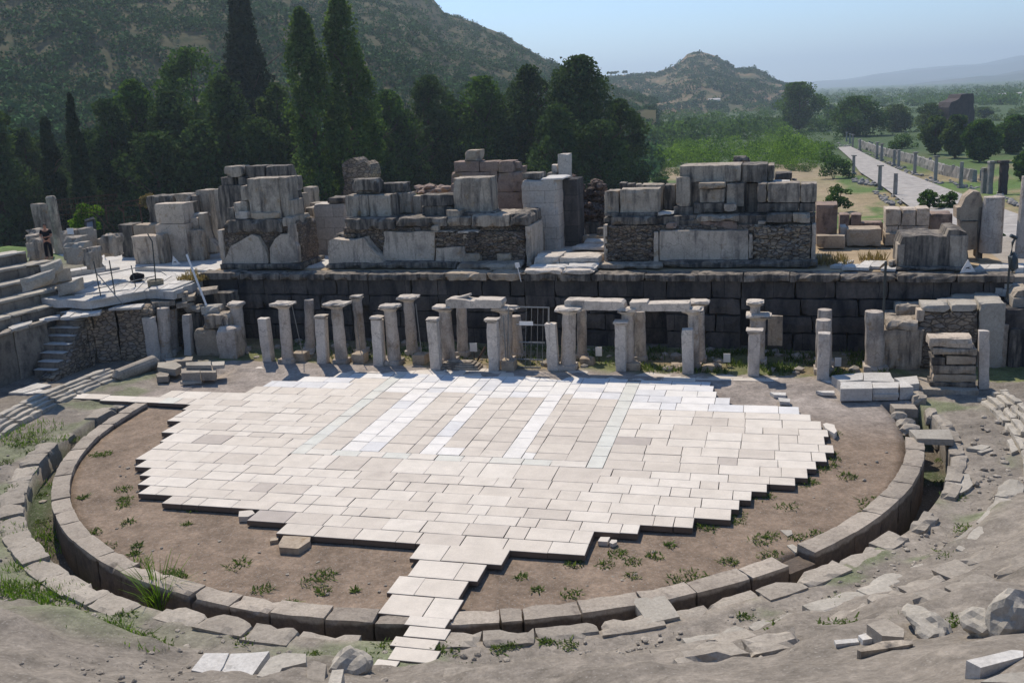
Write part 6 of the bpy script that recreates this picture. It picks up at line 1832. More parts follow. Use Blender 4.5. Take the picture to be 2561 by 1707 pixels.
# ------------------------------------------------------------------ trees
def stand(px, Y, py_top):
    """x, ground z, height of something at distance Y whose middle is on column px and top on py_top"""
    x = aty(px, 400, Y)[0]
    for _ in range(6):
        z = float(gz(x, Y)); zt = z
        pp = proj((x, Y, z + 4)); x += (px - pp[0]) * Y / FPX
    z = float(gz(x, Y))
    t = aty(px, py_top, Y)[2]
    return x, z, t - z
def envelope(kind, t):
    if kind == 'cypress': return np.clip(np.minimum((t + .03) / .12, 1) * (1 - t) ** .55, 0, 1)
    if kind == 'cone': return np.clip(np.minimum((t + .05) / .15, 1) * (1 - t) ** .75, 0.02, 1)
    if kind == 'poplar': return np.clip(np.minimum((t + .02) / .3, 1) * (1 - t ** 3.2) ** .7, 0.03, 1)
    if kind == 'pine': return np.clip(np.minimum((t + .1) / .3, 1) * (1 - t ** 2.6) ** .55, 0.08, 1)
    if kind == 'dome': return np.clip(np.minimum((t + .1) / .2, 1) * np.sqrt(np.maximum(0, 1 - np.maximum(0, (t - .4) / .6) ** 2)), .1, 1)
    return np.clip(np.sqrt(np.maximum(0, 1 - (2 * t - 1) ** 2)), .05, 1)        # round
def tree(name, label, kind, px, Y, top, wpx, mat, bare=.12, nb=46, nl=95, leaf=.42, group=None, lean=0.0, cat='tree', seed=None, flat=.8, trunk=True):
    if Y < 0: Y = float(hit(px, -Y)[1])
    x, z0, h = stand(px, Y, top)
    if kind == 'dome': wpx, nb = wpx * 1.2, int(nb * 1.3)
    if kind not in ('round', 'dome'): wpx = wpx * {'pine': 1.5, 'poplar': 1.35, 'cypress': 1.2, 'cone': 1.25}[kind]; nb = int(nb * 1.35)
    W = wpx * Y / FPX / 2
    root = thing(name, label, cat, (x, Y, z0), group)
    C, T, Sz = [], [], []
    zc0 = z0 + h * bare; hc = h * (1 - bare)
    for k in range(nb):
        t = ((k + rng.uniform(0, 1)) / nb) ** (.85 if kind in ('cypress', 'cone', 'poplar') else 1.0)
        R_ = W * float(envelope(kind, np.array(t)))
        a = rng.uniform(0, 6.283); rr = math.sqrt(rng.uniform(.12, 1))
        if kind in ('pine', 'dome', 'round', 'poplar', 'cone'): R_ *= .78 + .5 * max(-.5, noise.noise(Vector((px * .37, t * 3.5, math.cos(a) * 1.1))) + .35) 
        br = min(max(.28 * W * rng.uniform(.7, 1.3), .2 * R_), max(.18 * W, R_))
        if kind in ('cypress',): br = R_ * .6
        rr = max(0, R_ - br * .75) * rr
        c = np.array([x + math.cos(a) * rr + lean * t * h, Y + math.sin(a) * rr, zc0 + t * hc * .97])
        tall = {'cypress': 2.2, 'poplar': 1.7, 'cone': 1.1, 'pine': .95}.get(kind, flat)
        d = rng.normal(size=(nl, 3)); d /= np.linalg.norm(d, axis=1)[:, None]
        q = c + d * (br * rng.uniform(.3, 1.05, nl) ** .55)[:, None] * np.array([1, 1, tall])
        q[:, 2] = np.minimum(q[:, 2], z0 + h * 1.0 - rng.uniform(0, .3, nl))
        C.append(q)
        T.append(np.clip(rng.uniform(.0, .65) + rng.uniform(0, .35, nl), 0, 1))
        Sz.append(np.full(nl, leaf) * rng.uniform(.6, 1.35, nl))
    C = np.concatenate(C); T = np.concatenate(T); Sz = np.concatenate(Sz)
    if kind in ('pine', 'dome'):                                     # shoots pointing upwards at the rim
        ns = 60
        t = rng.uniform(.35, 1, ns); a = rng.uniform(0, 6.283, ns)
        R_ = W * envelope(kind, t) * rng.uniform(.4, 1.0, ns)
        for i in range(ns):
            b = np.array([x + math.cos(a[i]) * R_[i] + lean * t[i] * h, Y + math.sin(a[i]) * R_[i], zc0 + t[i] * hc * .93])
            L_ = rng.uniform(.6, 1.5)
            kk = rng.uniform(0, 1, 16)
            q = b + np.stack([rng.normal(0, .16, 16) * (1.1 - kk), rng.normal(0, .16, 16) * (1.1 - kk), kk * L_], 1)
            C = np.concatenate([C, q]); T = np.concatenate([T, np.clip(rng.uniform(.4, 1, 16), 0, 1)]); Sz = np.concatenate([Sz, np.full(16, leaf * .7)])
    quads_obj('crown', leaf_quads(C, Sz), T, M[mat], root)
    if trunk:
        mb = MB(); r0 = max(.14, min(.45, h * .022))
        pts = [np.array([x + rng.normal(0, .06), Y, z0 - .3]), np.array([x + lean * .2 * h + rng.normal(0, .1), Y, z0 + h * .25]), np.array([x + lean * .5 * h + rng.normal(0, .15), Y, z0 + h * .55]), np.array([x + lean * .85 * h, Y, z0 + h * .9])]
        tube(mb, pts, [r0 * 1.25, r0, r0 * .6, r0 * .15], 8)
        for k in range(6):
            f = rng.uniform(.25, .7); a = rng.uniform(0, 6.283); b = np.array([x + lean * f * h, Y, z0 + h * f])
            e = b + np.array([math.cos(a) * W * .7, math.sin(a) * W * .7, W * .5])
            tube(mb, [b, .5 * (b + e) + np.array([0, 0, .2]), e], [r0 * .4, r0 * .28, r0 * .08], 6)
        mb.build('trunk', M['bark'], root)
    return root
TREES = [
 # name, label, kind, px, Y, top, width px, mat, kwargs
 ('pine_tree', 'dark pine at the very left edge, in front of the mountain', 'dome', 5, 120, 232, 150, 'pine', dict(nb=80, bare=.05)),
 ('pine_tree', 'small dark pine between the left edge pine and the short cypress', 'pine', 85, 128, 318, 110, 'pine', dict(nb=34, bare=.05)),
 ('cypress_tree', 'short dark cypress with a broad foot, left of the slender cypress', 'cone', 148, 112, 288, 88, 'cypress', dict(nb=44, bare=.02, nl=120)),
 ('cypress_tree', 'slender dark cypress at the far left, with a fine pointed tip', 'cypress', 218, 108, 222, 64, 'cypress', dict(nb=40, bare=.02, nl=150)),
 ('pine_tree', 'bushy pine just right of the slender cypress', 'dome', 300, 122, 245, 150, 'pine', dict(nb=70, bare=.04)),
 ('pine_tree', 'tall bushy pine third from the left, before the scrub slope', 'dome', 370, 128, 196, 170, 'broad', dict(nb=90, bare=.04)),
 ('pine_tree', 'broad pine under the left side of the round dark tree', 'dome', 455, 124, 225, 160, 'pine', dict(nb=80, bare=.04)),
 ('broadleaf_tree', 'round dark tree with a domed crown left of the giant cypress', 'round', 515, 150, 118, 215, 'broad', dict(nb=80, bare=.15, leaf=.5)),
 ('cypress_tree', 'giant dark conifer, the tallest tree left of the two poplars', 'cone', 648, 155, -25, 225, 'cypress', dict(nb=110, bare=.03, nl=120, leaf=.55)),
 ('pine_tree', 'lighter green pine in front of the giant conifer', 'pine', 588, 125, 185, 140, 'pine', dict(nb=50, bare=.04)),
 ('pine_tree', 'greyish pine between the giant conifer and the left poplar', 'dome', 716, 128, 204, 135, 'olive', dict(nb=48, bare=.04)),
 ('pine_tree', 'low pine filling the gap below the giant conifer', 'pine', 520, 120, 300, 160, 'pine', dict(nb=50, bare=.03)),
 ('pine_tree', 'low dark pine right below the round dark tree', 'pine', 405, 117, 330, 170, 'pine', dict(nb=50, bare=.03)),
 ('pine_tree', 'low pine beside the left poplar trunk', 'pine', 660, 121, 300, 170, 'pine', dict(nb=50, bare=.03)),
 ('poplar_tree', 'left one of the two tall poplars, its top bent to the left', 'poplar', 812, 116, 12, 118, 'poplar', dict(nb=90, bare=.06, leaf=.36, lean=-.035, nl=90)),
 ('poplar_tree', 'right one of the two tall poplars, reaching the top of the view', 'poplar', 908, 118, -32, 128, 'poplar', dict(nb=100, bare=.06, leaf=.36, lean=-.04, nl=90)),
 ('poplar_tree', 'slim young poplar growing between the two tall poplars', 'poplar', 858, 122, 215, 70, 'poplar', dict(nb=40, bare=.05, leaf=.34)),
 ('pine_tree', 'pale green pine right of the tall poplars', 'dome', 988, 138, 222, 130, 'broad', dict(nb=60, bare=.06)),
 ('pine_tree', 'dark pine with a flat bushy top, left of the road patch', 'dome', 1085, 146, 186, 150, 'pine', dict(nb=80, bare=.08)),
 ('pine_tree', 'wide pine behind the reddish wall', 'dome', 1218, 150, 190, 190, 'broad', dict(nb=90, bare=.06)),
 ('pine_tree', 'low bushy pine behind the road patch', 'dome', 1145, 152, 250, 140, 'broad', dict(nb=60, bare=.06)),
 ('pine_tree', 'pine behind the slender pillar, left of the tallest middle pine', 'dome', 1330, 148, 160, 150, 'pine', dict(nb=80, bare=.04)),
 ('pine_tree', 'tallest pine in the middle, with spiky shoots against the sky', 'dome', 1455, 142, 138, 215, 'pine', dict(nb=130, bare=.03)),
 ('pine_tree', 'shorter pine on the right shoulder of the tallest middle pine', 'dome', 1552, 150, 246, 130, 'pine', dict(nb=70, bare=.03)),
 ('pine_tree', 'low rounded pine at the foot of the tallest middle pine', 'round', 1500, 132, 300, 190, 'pine', dict(nb=60, bare=.02)),
 ('broadleaf_tree', 'big solitary round tree left of the colonnaded street', 'round', 1999, -328, 206, 128, 'broad', dict(nb=70, bare=.12, leaf=.75, nl=110)),
 ('broadleaf_tree', 'dark upright tree at the far end of the colonnaded street', 'pine', 2140, -340, 242, 104, 'broad', dict(nb=54, bare=.05, leaf=.7)),
 ('olive_tree', 'small round tree between the solitary tree and the street end', 'round', 2075, -298, 262, 50, 'broad', dict(nb=30, bare=.1, leaf=.7)),
 ('olive_tree', 'pair like bushy olive in the meadow right of the street end', 'round', 2240, -330, 262, 96, 'olive', dict(nb=40, bare=.08, leaf=.6)),
 ('olive_tree', 'olive tree left of the ruined tower', 'round', 2330, -333, 258, 92, 'olive', dict(nb=40, bare=.1, leaf=.55)),
 ('olive_tree', 'tall olive with a leaning crown in the row below the ruined tower', 'round', 2340, -386, 290, 84, 'olive', dict(nb=60, bare=.1, leaf=.5)),
 ('olive_tree', 'middle olive of the row below the ruined tower', 'round', 2392, -395, 288, 88, 'olive', dict(nb=60, bare=.1, leaf=.5)),
 ('olive_tree', 'widest dark olive of the row, standing before the stub wall', 'round', 2454, -405, 300, 110, 'broad', dict(nb=70, bare=.1, leaf=.5)),
 ('olive_tree', 'olive tree near the right edge, behind the arch fragment', 'round', 2535, -384, 288, 104, 'broad', dict(nb=70, bare=.08, leaf=.5)),
 ('olive_tree', 'small olive at the right of the ruined tower', 'round', 2460, -295, 268, 52, 'olive', dict(nb=30, bare=.1, leaf=.6)),
 ('olive_tree', 'dark olive against the right edge, half out of view', 'round', 2566, -450, 380, 70, 'broad', dict(nb=40, bare=.05, leaf=.35)),
]
for n_, lb, kd, px, Y, top, w, mt, kw in TREES:
    tree(n_, lb, kd, px, Y, top, w, mt, **kw)
# shrubs near the ruins
SHR = [('dark leafy bush at the roadside left of the first street column', 2085, 390, 96, 446, 'broad', 2.2), ('green bush behind the right pier, at the edge of the dry field', 2092, 445, 66, 530, 'broad', 2.2), ('wide meadow bush beyond the street colonnade', 2255, 332, 72, 372, 'broad', 4),
       ('fig like bush before the street pavement, left clump', 2322, 468, 52, 530, 'broad', 1.5), ('fig like bush before the street pavement, right clump', 2372, 474, 44, 528, 'broad', 1.5), ('small dark bush at the foot of the round column on the right', 2490, 582, 30, 600, 'broad', .8),
       ('yellow green bush behind the wire fence', 220, 502, 74, 580, 'shrub', 1.6), ('reddish dry bush beside the wire fence', 372, 482, 40, 520, 'dry', 1.0), ('bushy dark shrub under the tallest middle pine', 1585, 400, 70, 430, 'broad', 2),
       ('small plant in front of the dry field', 1650, 442, 40, 462, 'broad', 1), ('low green shrubs behind the half dark block', 1060, 432, 100, 478, 'shrub', 2)]
for lb, px, pt, w, pb_, mt, dep in SHR:
    g = hit(px, pb_)
    if pb_ > 470 and px > 2000 or px < 400:
        g = at(px, pb_, 3.0 if px < 400 else (0.5 if px > 2280 else 1.0)) if px < 400 or px > 2400 else g
    Yb_ = g[1]; t = aty(px, pt, Yb_); W = w * Yb_ / FPX / 2; h = max(.3, t[2] - g[2])
    n = 26
    P = np.stack([g[0] + rng.uniform(-.8, .8, n) * W, Yb_ + rng.uniform(-.5, .5, n) * dep, g[2] + h * (.1 + .75 * rng.uniform(0, 1, n))], 1)
    P[:, 2] = g[2] + (P[:, 2] - g[2]) * np.sqrt(np.clip(1 - ((P[:, 0] - g[0]) / (W * 1.02)) ** 2, .1, 1))
    C, ss = clumps(P, np.full(n, .26 * min(W, h) + .12), 75)
    root = thing('shrub', lb, 'shrub', (g[0], Yb_, g[2]))
    quads_obj('foliage', leaf_quads(C, max(.10, .05 * W + .14)), np.clip(rng.uniform(0, 1, len(C)), 0, 1), M[mt], root)
    mb = MB()
    for k in range(4): tube(mb, [np.array([g[0] + rng.normal(0, .1), Yb_, g[2] - .15]), np.array([g[0] + rng.normal(0, .3) * W, Yb_ + rng.normal(0, .2), g[2] + h * .7])], [.05, .015], 5)
    mb.build('stem', M['bark'], root)
for k in range(16):
    px = [20, 110, 180, 255, 330, 420, 480, 560, 620, 690, 745, 870, 940, 1030, 1290, 1400][k]
    tree('pine_tree', 'dense low pine of the dark grove behind the ruins', 'pine', px, 130 + 8 * (k % 3), [330, 345, 360, 320, 300, 310, 290, 280, 270, 290, 300, 320, 290, 280, 290, 260][k], 130, 'pine', nb=44, bare=.02, nl=90, group='low pines filling the dark grove')
# thickets and woods nobody could count
def zone(poly, n):
    xs = [p[0] for p in poly]; ys = [p[1] for p in poly]; out = []
    def inside(x, y):
        c = False
        for i in range(len(poly)):
            (x1, y1), (x2, y2) = poly[i], poly[i - 1]
            if (y1 > y) != (y2 > y) and x < (x2 - x1) * (y - y1) / (y2 - y1) + x1: c = not c
        return c
    while len(out) < n:
        x, y = random.uniform(min(xs), max(xs)), random.uniform(min(ys), max(ys))
        if inside(x, y): out.append(hit(x, y))
    return np.array(out)
def thicket(name, poly, n, smin, smax, per, leaf, mat, flat=.8, lift=.45):
    P = zone(poly, n); s = rng.uniform(smin, smax, n) * (1 + .5 * rng.uniform(0, 1, n) ** 3)
    P[:, 2] += s * lift
    C, ss = clumps(P, s, per, flat=flat); bt = rng.uniform(0, 1, n)
    quads_obj(name, leaf_quads(C, np.minimum(ss * leaf, 1.6), up=.4), np.clip(np.repeat(bt, per) * .55 + rng.uniform(0, .45, len(C)), 0, 1), M[mat], kind='stuff')
thicket('bright_thicket', [(1590, 425), (1640, 398), (1700, 372), (1980, 350), (2070, 372), (2060, 410), (2040, 425), (1900, 420), (1800, 418), (1700, 425)], 170, .9, 2.6, 170, .16, 'shrub', .95, .6)
thicket('low_bushes', [(1600, 436), (1700, 428), (1800, 420), (2040, 418), (2030, 432), (1950, 425), (1760, 432), (1650, 445)], 60, .6, 1.1, 90, .22, 'olive')
thicket('dark_woodland', [(1580, 375), (1590, 318), (1720, 300), (1850, 305), (1960, 322), (1980, 345), (1900, 352), (1700, 365)], 120, 2.4, 5.2, 130, .2, 'broad')
thicket('street_bushes', [(2050, 372), (2080, 362), (2095, 400), (2085, 415), (2060, 405)], 26, .8, 1.5, 90, .2, 'broad')
thicket('plain_woodland', [(1400, 288), (1560, 275), (1980, 262), (2040, 268), (2120, 285), (2060, 330), (1980, 320), (1700, 300), (1580, 310), (1420, 310)], 170, 2.0, 4.2, 60, .3, 'broad')
thicket('far_woodland', [(2000, 250), (2060, 226), (2561, 214), (2561, 262), (2300, 268), (2100, 268)], 420, 3.0, 7.0, 36, .42, 'broad', .7)
thicket('meadow_trees', [(2140, 300), (2300, 276), (2561, 270), (2561, 300), (2440, 310), (2200, 325)], 110, 1.2, 2.6, 60, .3, 'olive')
thicket('meadow_scrub', [(2150, 330), (2561, 300), (2561, 385), (2420, 372), (2240, 345)], 90, .5, 1.2, 50, .3, 'olive')
thicket('meadow_bushes', [(1985, 345), (2060, 310), (2120, 300), (2140, 335), (2080, 365)], 46, .6, 1.6, 80, .22, 'broad')
thicket('valley_trees', [(1480, 262), (1560, 256), (1980, 250), (1990, 258), (1560, 272)], 120, 2.5, 5, 36, .4, 'broad', .6)
thicket('grove_undergrowth', [(-40, 470), (300, 452), (700, 448), (900, 452), (1300, 430), (1560, 425), (1560, 445), (1300, 448), (900, 472), (300, 486), (-40, 470)], 150, 1.2, 2.6, 70, .3, 'broad')
thicket('slope_grass', [(-30, 505), (110, 490), (112, 530), (-30, 545)], 90, .3, .6, 60, .3, 'shrub', .5, .1)
# ------------------------------------------------------------------ colonnaded street towards the plain
def strip(name, left, right, n, mat, lift=.03, sub=4):
    Lp = np.array(left, float); Rp = np.array(right, float)
    tl = np.linspace(0, 1, len(Lp)); tt = np.linspace(0, 1, n)
    V, F = [], []
    for t in tt:
        a = (np.interp(t, tl, Lp[:, 0]), np.interp(t, tl, Lp[:, 1])); b = (np.interp(t, tl, Rp[:, 0]), np.interp(t, tl, Rp[:, 1]))
        for k in range(sub + 1):
            f = k / sub; h_ = hit(a[0] + (b[0] - a[0]) * f, a[1] + (b[1] - a[1]) * f, lift)
            V.append((h_[0], h_[1], float(gz(h_[0], h_[1])) + lift))
    for i in range(n - 1):
        for k in range(sub):
            F.append((i * (sub + 1) + k, i * (sub + 1) + k + 1, (i + 1) * (sub + 1) + k + 1, (i + 1) * (sub + 1) + k))
    return make_obj(name, V, F, M[mat], smooth=True, kind='structure')
strip('marble_street', [(2094, 368), (2128, 398), (2150, 430), (2210, 468), (2280, 520), (2420, 600)], [(2128, 366), (2190, 398), (2260, 430), (2370, 472), (2561, 540), (2800, 600)], 40, 'road', .32)
strip('pale_road', [(990, 449), (1005, 440), (1010, 424), (1060, 417)], [(1075, 449), (1090, 438), (1115, 424), (1112, 416)], 8, 'asphalt', .33)
def col_far(px, yt, yb, r, label, group=None, cap=True, mat='far_stone', sq=False):
    g = hit(*S('e', px, yb)); t = aty(*S('e', px, yt), g[1]); h = max(.4, t[2] - g[2])
    root = thing('street_column', label, 'column', g, group)
    mb = MB(); lathe(mb, g, [(r, -.4), (r * .97, h * .5), (r * .88, h * (.94 if cap else 1))], 10, jit=.02); mb.build('shaft', M[mat], root)
    if cap:
        mb = MB(); s = r * 1.35
        rbox(mb, (g[0] - s, g[1] - s, g[2] + h * .94), (g[0] + s, g[1] + s, g[2] + h), tf=ident, amp=.02, chip=.05, cell=.4); mb.build('capital', M[mat], root)
    mb = MB(); s = r * 1.4
    rbox(mb, (g[0] - s, g[1] - s, g[2] - .6), (g[0] + s, g[1] + s, g[2] + .35), tf=ident, amp=.02, chip=.05, cell=.5); mb.build('base', M[mat], root)
for x, a, b, lb in ((727, 715, 870, 'nearest column on the left side of the street, with a bare round top'), (625, 660, 825, 'capped column second nearest on the left side of the street'), (455, 595, 722, 'short column third on the left side of the street, by the dark bush'),
                    (450, 460, 552, 'right one of three columns at the far left end of the street'), (432, 455, 520, 'middle one of three columns at the far left end of the street'), (410, 445, 505, 'left one of three columns at the far left end of the street'),
                    (990, 600, 772, 'tall capped column on the right side of the street, nearest to the green strip'), (855, 575, 722, 'capped column on the right side of the street, left of the tall capped one'), (1155, 640, 812, 'thin column on the right side of the street, left of the paired pillars'),
                    (750, 560, 678, 'right one of a close column pair on the right side of the street'), (720, 560, 664, 'left one of a close column pair on the right side of the street'), (638, 520, 632, 'column right of its twin, before the close pair on the street'), (608, 510, 622, 'column left of its twin, before the close pair on the street'), (497, 490, 574, 'farthest column standing on the right side of the street')):
    col_far(x, a, b, .30 if x > 600 or x == 455 else .26, lb, 'columns along the marble street', cap=x not in (727, 1155))
for x, a, b, in ((560, 505, 557), (575, 512, 562), (780, 580, 622), (808, 590, 632), (880, 610, 652), (955, 610, 692), (1040, 655, 702), (1105, 660, 737), (1130, 670, 732), (1190, 685, 747), (1240, 700, 772), (1290, 690, 762)):
    col_far(x, a, b, .28, 'grey stump of the rear colonnade in front of the low stub wall', 'stumps of the rear colonnade', cap=False)
g0 = [hit(*S('e', x, y)) for x, y in ((520, 540), (700, 605), (900, 655), (1100, 730), (1300, 770))]
mb = MB()
for a, b in zip(g0, g0[1:]):
    d = (b - a)[:2]; Ln = np.hypot(*d); d /= Ln; nrm = np.array([-d[1], d[0]])
    if nrm[1] < 0: nrm = -nrm
    off = .9
    V = []
    def tfw(p, a=a, b=b, d=d, Ln=Ln, nrm=nrm):
        p = np.asarray(p, float); k = p[..., 0:1] / Ln
        o = a + (b - a) * k + np.concatenate([p[..., 1:2] * nrm[0], p[..., 1:2] * nrm[1], p[..., 2:3]], -1)
        return o
    rbox(mb, (0, off, -.5), (Ln, off + .6, 1.9), tf=tfw, amp=.22, chip=.5, cell=1.0, mx=30)
mb.build('stub_wall', M['far_stone'], label='long low broken wall behind the rear colonnade of the street', cat='wall')
# pillars and arch piece near the right edge
for x0, x1, a, b, lb, m_ in ((1298, 1330, 680, 850, 'left one of two tall square pillars at the near end of the street', 'far_stone'), (1335, 1368, 635, 852, 'right one of two tall square pillars at the near end of the street', 'far_stone'), (1418, 1462, 632, 852, 'dark pillar with an arch springer at the right of the street', 'dark_ruin')):
    g = hit(*S('e', .5 * (x0 + x1), b)); t = aty(*S('e', .5 * (x0 + x1), a), g[1]); w = (x1 - x0) / 2.614 * g[1] / FPX / 2
    root = thing('square_pillar', lb, 'pillar', g)
    mb = MB(); rbox(mb, (g[0] - w, g[1], g[2] - .5), (g[0] + w, g[1] + 2 * w, t[2] - .35), tf=ident, amp=.04, chip=.1, cell=.4); mb.build('shaft', M[m_], root)
    mb = MB(); k = 1.25 if 'arch' not in lb else 1.7
    rbox(mb, (g[0] - w * k, g[1] - .1, t[2] - .36), (g[0] + w * (k if 'arch' not in lb else 1.0), g[1] + 2 * w + .1, t[2]), tf=ident, amp=.04, chip=.12, cell=.3); mb.build('capital', M[m_], root)
# stones along the street
mb = MB()
for (x0, y0), (x1, y1), n, s in (((460, 760), (620, 800), 26, .5), ((600, 840), (720, 930), 30, .42), ((740, 870), (800, 930), 12, .4), ((480, 560), (640, 610), 24, .4), ((660, 640), (900, 740), 34, .42), ((900, 740), (1040, 790), 14, .45), ((1380, 850), (1540, 930), 30, .38), ((1150, 800), (1300, 820), 12, .35), ((1080, 770), (1140, 790), 6, .4), ((360, 520), (440, 550), 14, .5)):
    for k in range(n):
        f = random.random(); g = hit(*S('e', x0 + (x1 - x0) * f + random.uniform(-20, 20), y0 + (y1 - y0) * f + random.uniform(-12, 12)))
        rock(mb, g + np.array([0, 0, s * .2]), (s * random.uniform(.5, 1.2), s * random.uniform(.5, 1.2), s * random.uniform(.4, .8)), 1)
mb.build('street_rubble', M['far_stone'], kind='stuff')
# ruined tower on the plain
Yt = 330
def TW(x, y): 
    p = aty(*S('e', x, y), Yt); return (p[0], p[2])
outl = [TW(1085, 460), TW(1080, 285), TW(1095, 250), TW(1130, 238), TW(1150, 225), TW(1162, 200), TW(1195, 195), TW(1242, 193), TW(1245, 240), TW(1246, 460)]
mb = MB(); prism(mb, rough_edge(outl, 1.2, .25, 4), Yt, Yt + 9, tf=lambda p: np.asarray(p, float)); mb.build('ruined_tower', M['dark_ruin'], label='dark ruined tower with a broken left side out on the plain', cat='tower')
for px, py, w, h, Y, lb in ((2330 + 180, 247, 20, 6, 900, 'small white farm house on the plain at the right, left one'), (2548, 247, 16, 7, 900, 'small white farm house on the plain at the right edge'), (1788, 248, 26, 2, 862, 'long low white shed at the foot of the rocky hill')):
    c = aty(px, py, Y); k = Y / FPX; zb_ = max(float(gz(c[0], Y)), c[2] - 4); hw, hh = w * k / 2, max(3.0, c[2] + h * k - zb_) 
    hh = min(hh, 9)
    root = thing('farm_house', lb, 'house', (c[0], Y, zb_))
    mb = MB(); prism(mb, [(c[0] - hw, zb_ - .5), (c[0] + hw, zb_ - .5), (c[0] + hw, zb_ + hh * .75), (c[0] - hw, zb_ + hh * .75)], Y, Y + 7, tf=lambda p: np.asarray(p, float)); mb.build('walls', M['white_wall'], root)
    mb = MB(); V = [(c[0] - hw - .4, Y - .5, zb_ + hh * .74), (c[0] + hw + .4, Y - .5, zb_ + hh * .74), (c[0] + hw + .4, Y + 7.5, zb_ + hh * .74), (c[0] - hw - .4, Y + 7.5, zb_ + hh * .74), (c[0] - hw - .4, Y + 3.5, zb_ + hh), (c[0] + hw + .4, Y + 3.5, zb_ + hh)]
    mb.add(V, [(0, 1, 5, 4), (2, 3, 4, 5), (0, 4, 3), (1, 2, 5), (0, 3, 2, 1)]); mb.build('roof', M['roof_tile'], root)
# three small trees on the saddle
for k, (px, lb) in enumerate(((1532, 'left one of three tiny trees on the saddle before the rocky hill'), (1542, 'middle one of three tiny trees on the saddle before the rocky hill'), (1566, 'right one of three tiny trees, a little apart on the saddle'))):
    i = int((px - 1360) / (2010 - 1360) * 109); b = mtB[i, 25]
    root = thing('broadleaf_tree', lb, 'tree', b)
    P = b + np.stack([rng.normal(0, 1.6, 14), rng.normal(0, 1.2, 14), rng.uniform(2.5, 4.6, 14)], 1); C, ss = clumps(P, np.full(14, 1.3), 24)
    quads_obj('crown', leaf_quads(C, 1.1), rng.uniform(0, .6, len(C)), M['broad'], root)
    mb = MB(); tube(mb, [b + np.array([0, 0, -1.0]), b + np.array([.2, 0, 3.5])], [.4, .25], 6); mb.build('trunk', M['bark'], root)
# ------------------------------------------------------------------ foreground and orchestra stones
def gslab(vw, pts, th, m, lb, lift, name='loose_slab', cat='stone slab'):
    Fl(vw, pts, None, th, m, lb, name, cat, lift=lift, amp=.03)
for pts, th, m, lb, lift in (
    ([(990, 1500), (1060, 1412), (1185, 1412), (1125, 1530)], .25, 'flag', 'white slab at the left of the slab group at the bottom edge', .2), ([(1135, 1530), (1195, 1415), (1395, 1402), (1300, 1536)], .25, 'flag', 'largest white slab of the group at the bottom edge', .22),
    ([(1330, 1530), (1400, 1435), (1470, 1410), (1585, 1415), (1585, 1460), (1460, 1490), (1430, 1545)], .3, 'seat', 'grey tilted slab right of the largest white slab at the bottom edge', .3), ([(1590, 1500), (1625, 1450), (1690, 1470), (1680, 1560), (1590, 1560)], .4, 'kerb', 'dark narrow block right of the white slabs at the bottom edge', .25),
    ([(1690, 1600), (1720, 1500), (1780, 1495), (1760, 1600)], .3, 'seat', 'pale slab left of the rounded white block at the bottom edge', .2)):
    gslab('3', pts, th, m, lb, lift)
for c, s, lb in ((S('4', 220, 1400), (.42, .36, .34), 'rounded white block at the bottom edge beside the path slabs'), (S('5', 1800, 1290), (.34, .32, .42), 'big pale boulder block at the lower right edge'), (S('5', 1370, 1300), (.5, .28, .22), 'grey split boulder at the lower right, left of the big pale block'),
                 (S('5', 1650, 1300), (.35, .28, .24), 'grey stone beside the hollow left of the big pale boulder')):
    g = hit(*c); mb = MB(); rock(mb, g + np.array([0, 0, s[2] * .45]), s, 3); mb.build('boulder', M['seat'] if 'white' in lb or 'pale' in lb else M['kerb'], label=lb, cat='boulder')
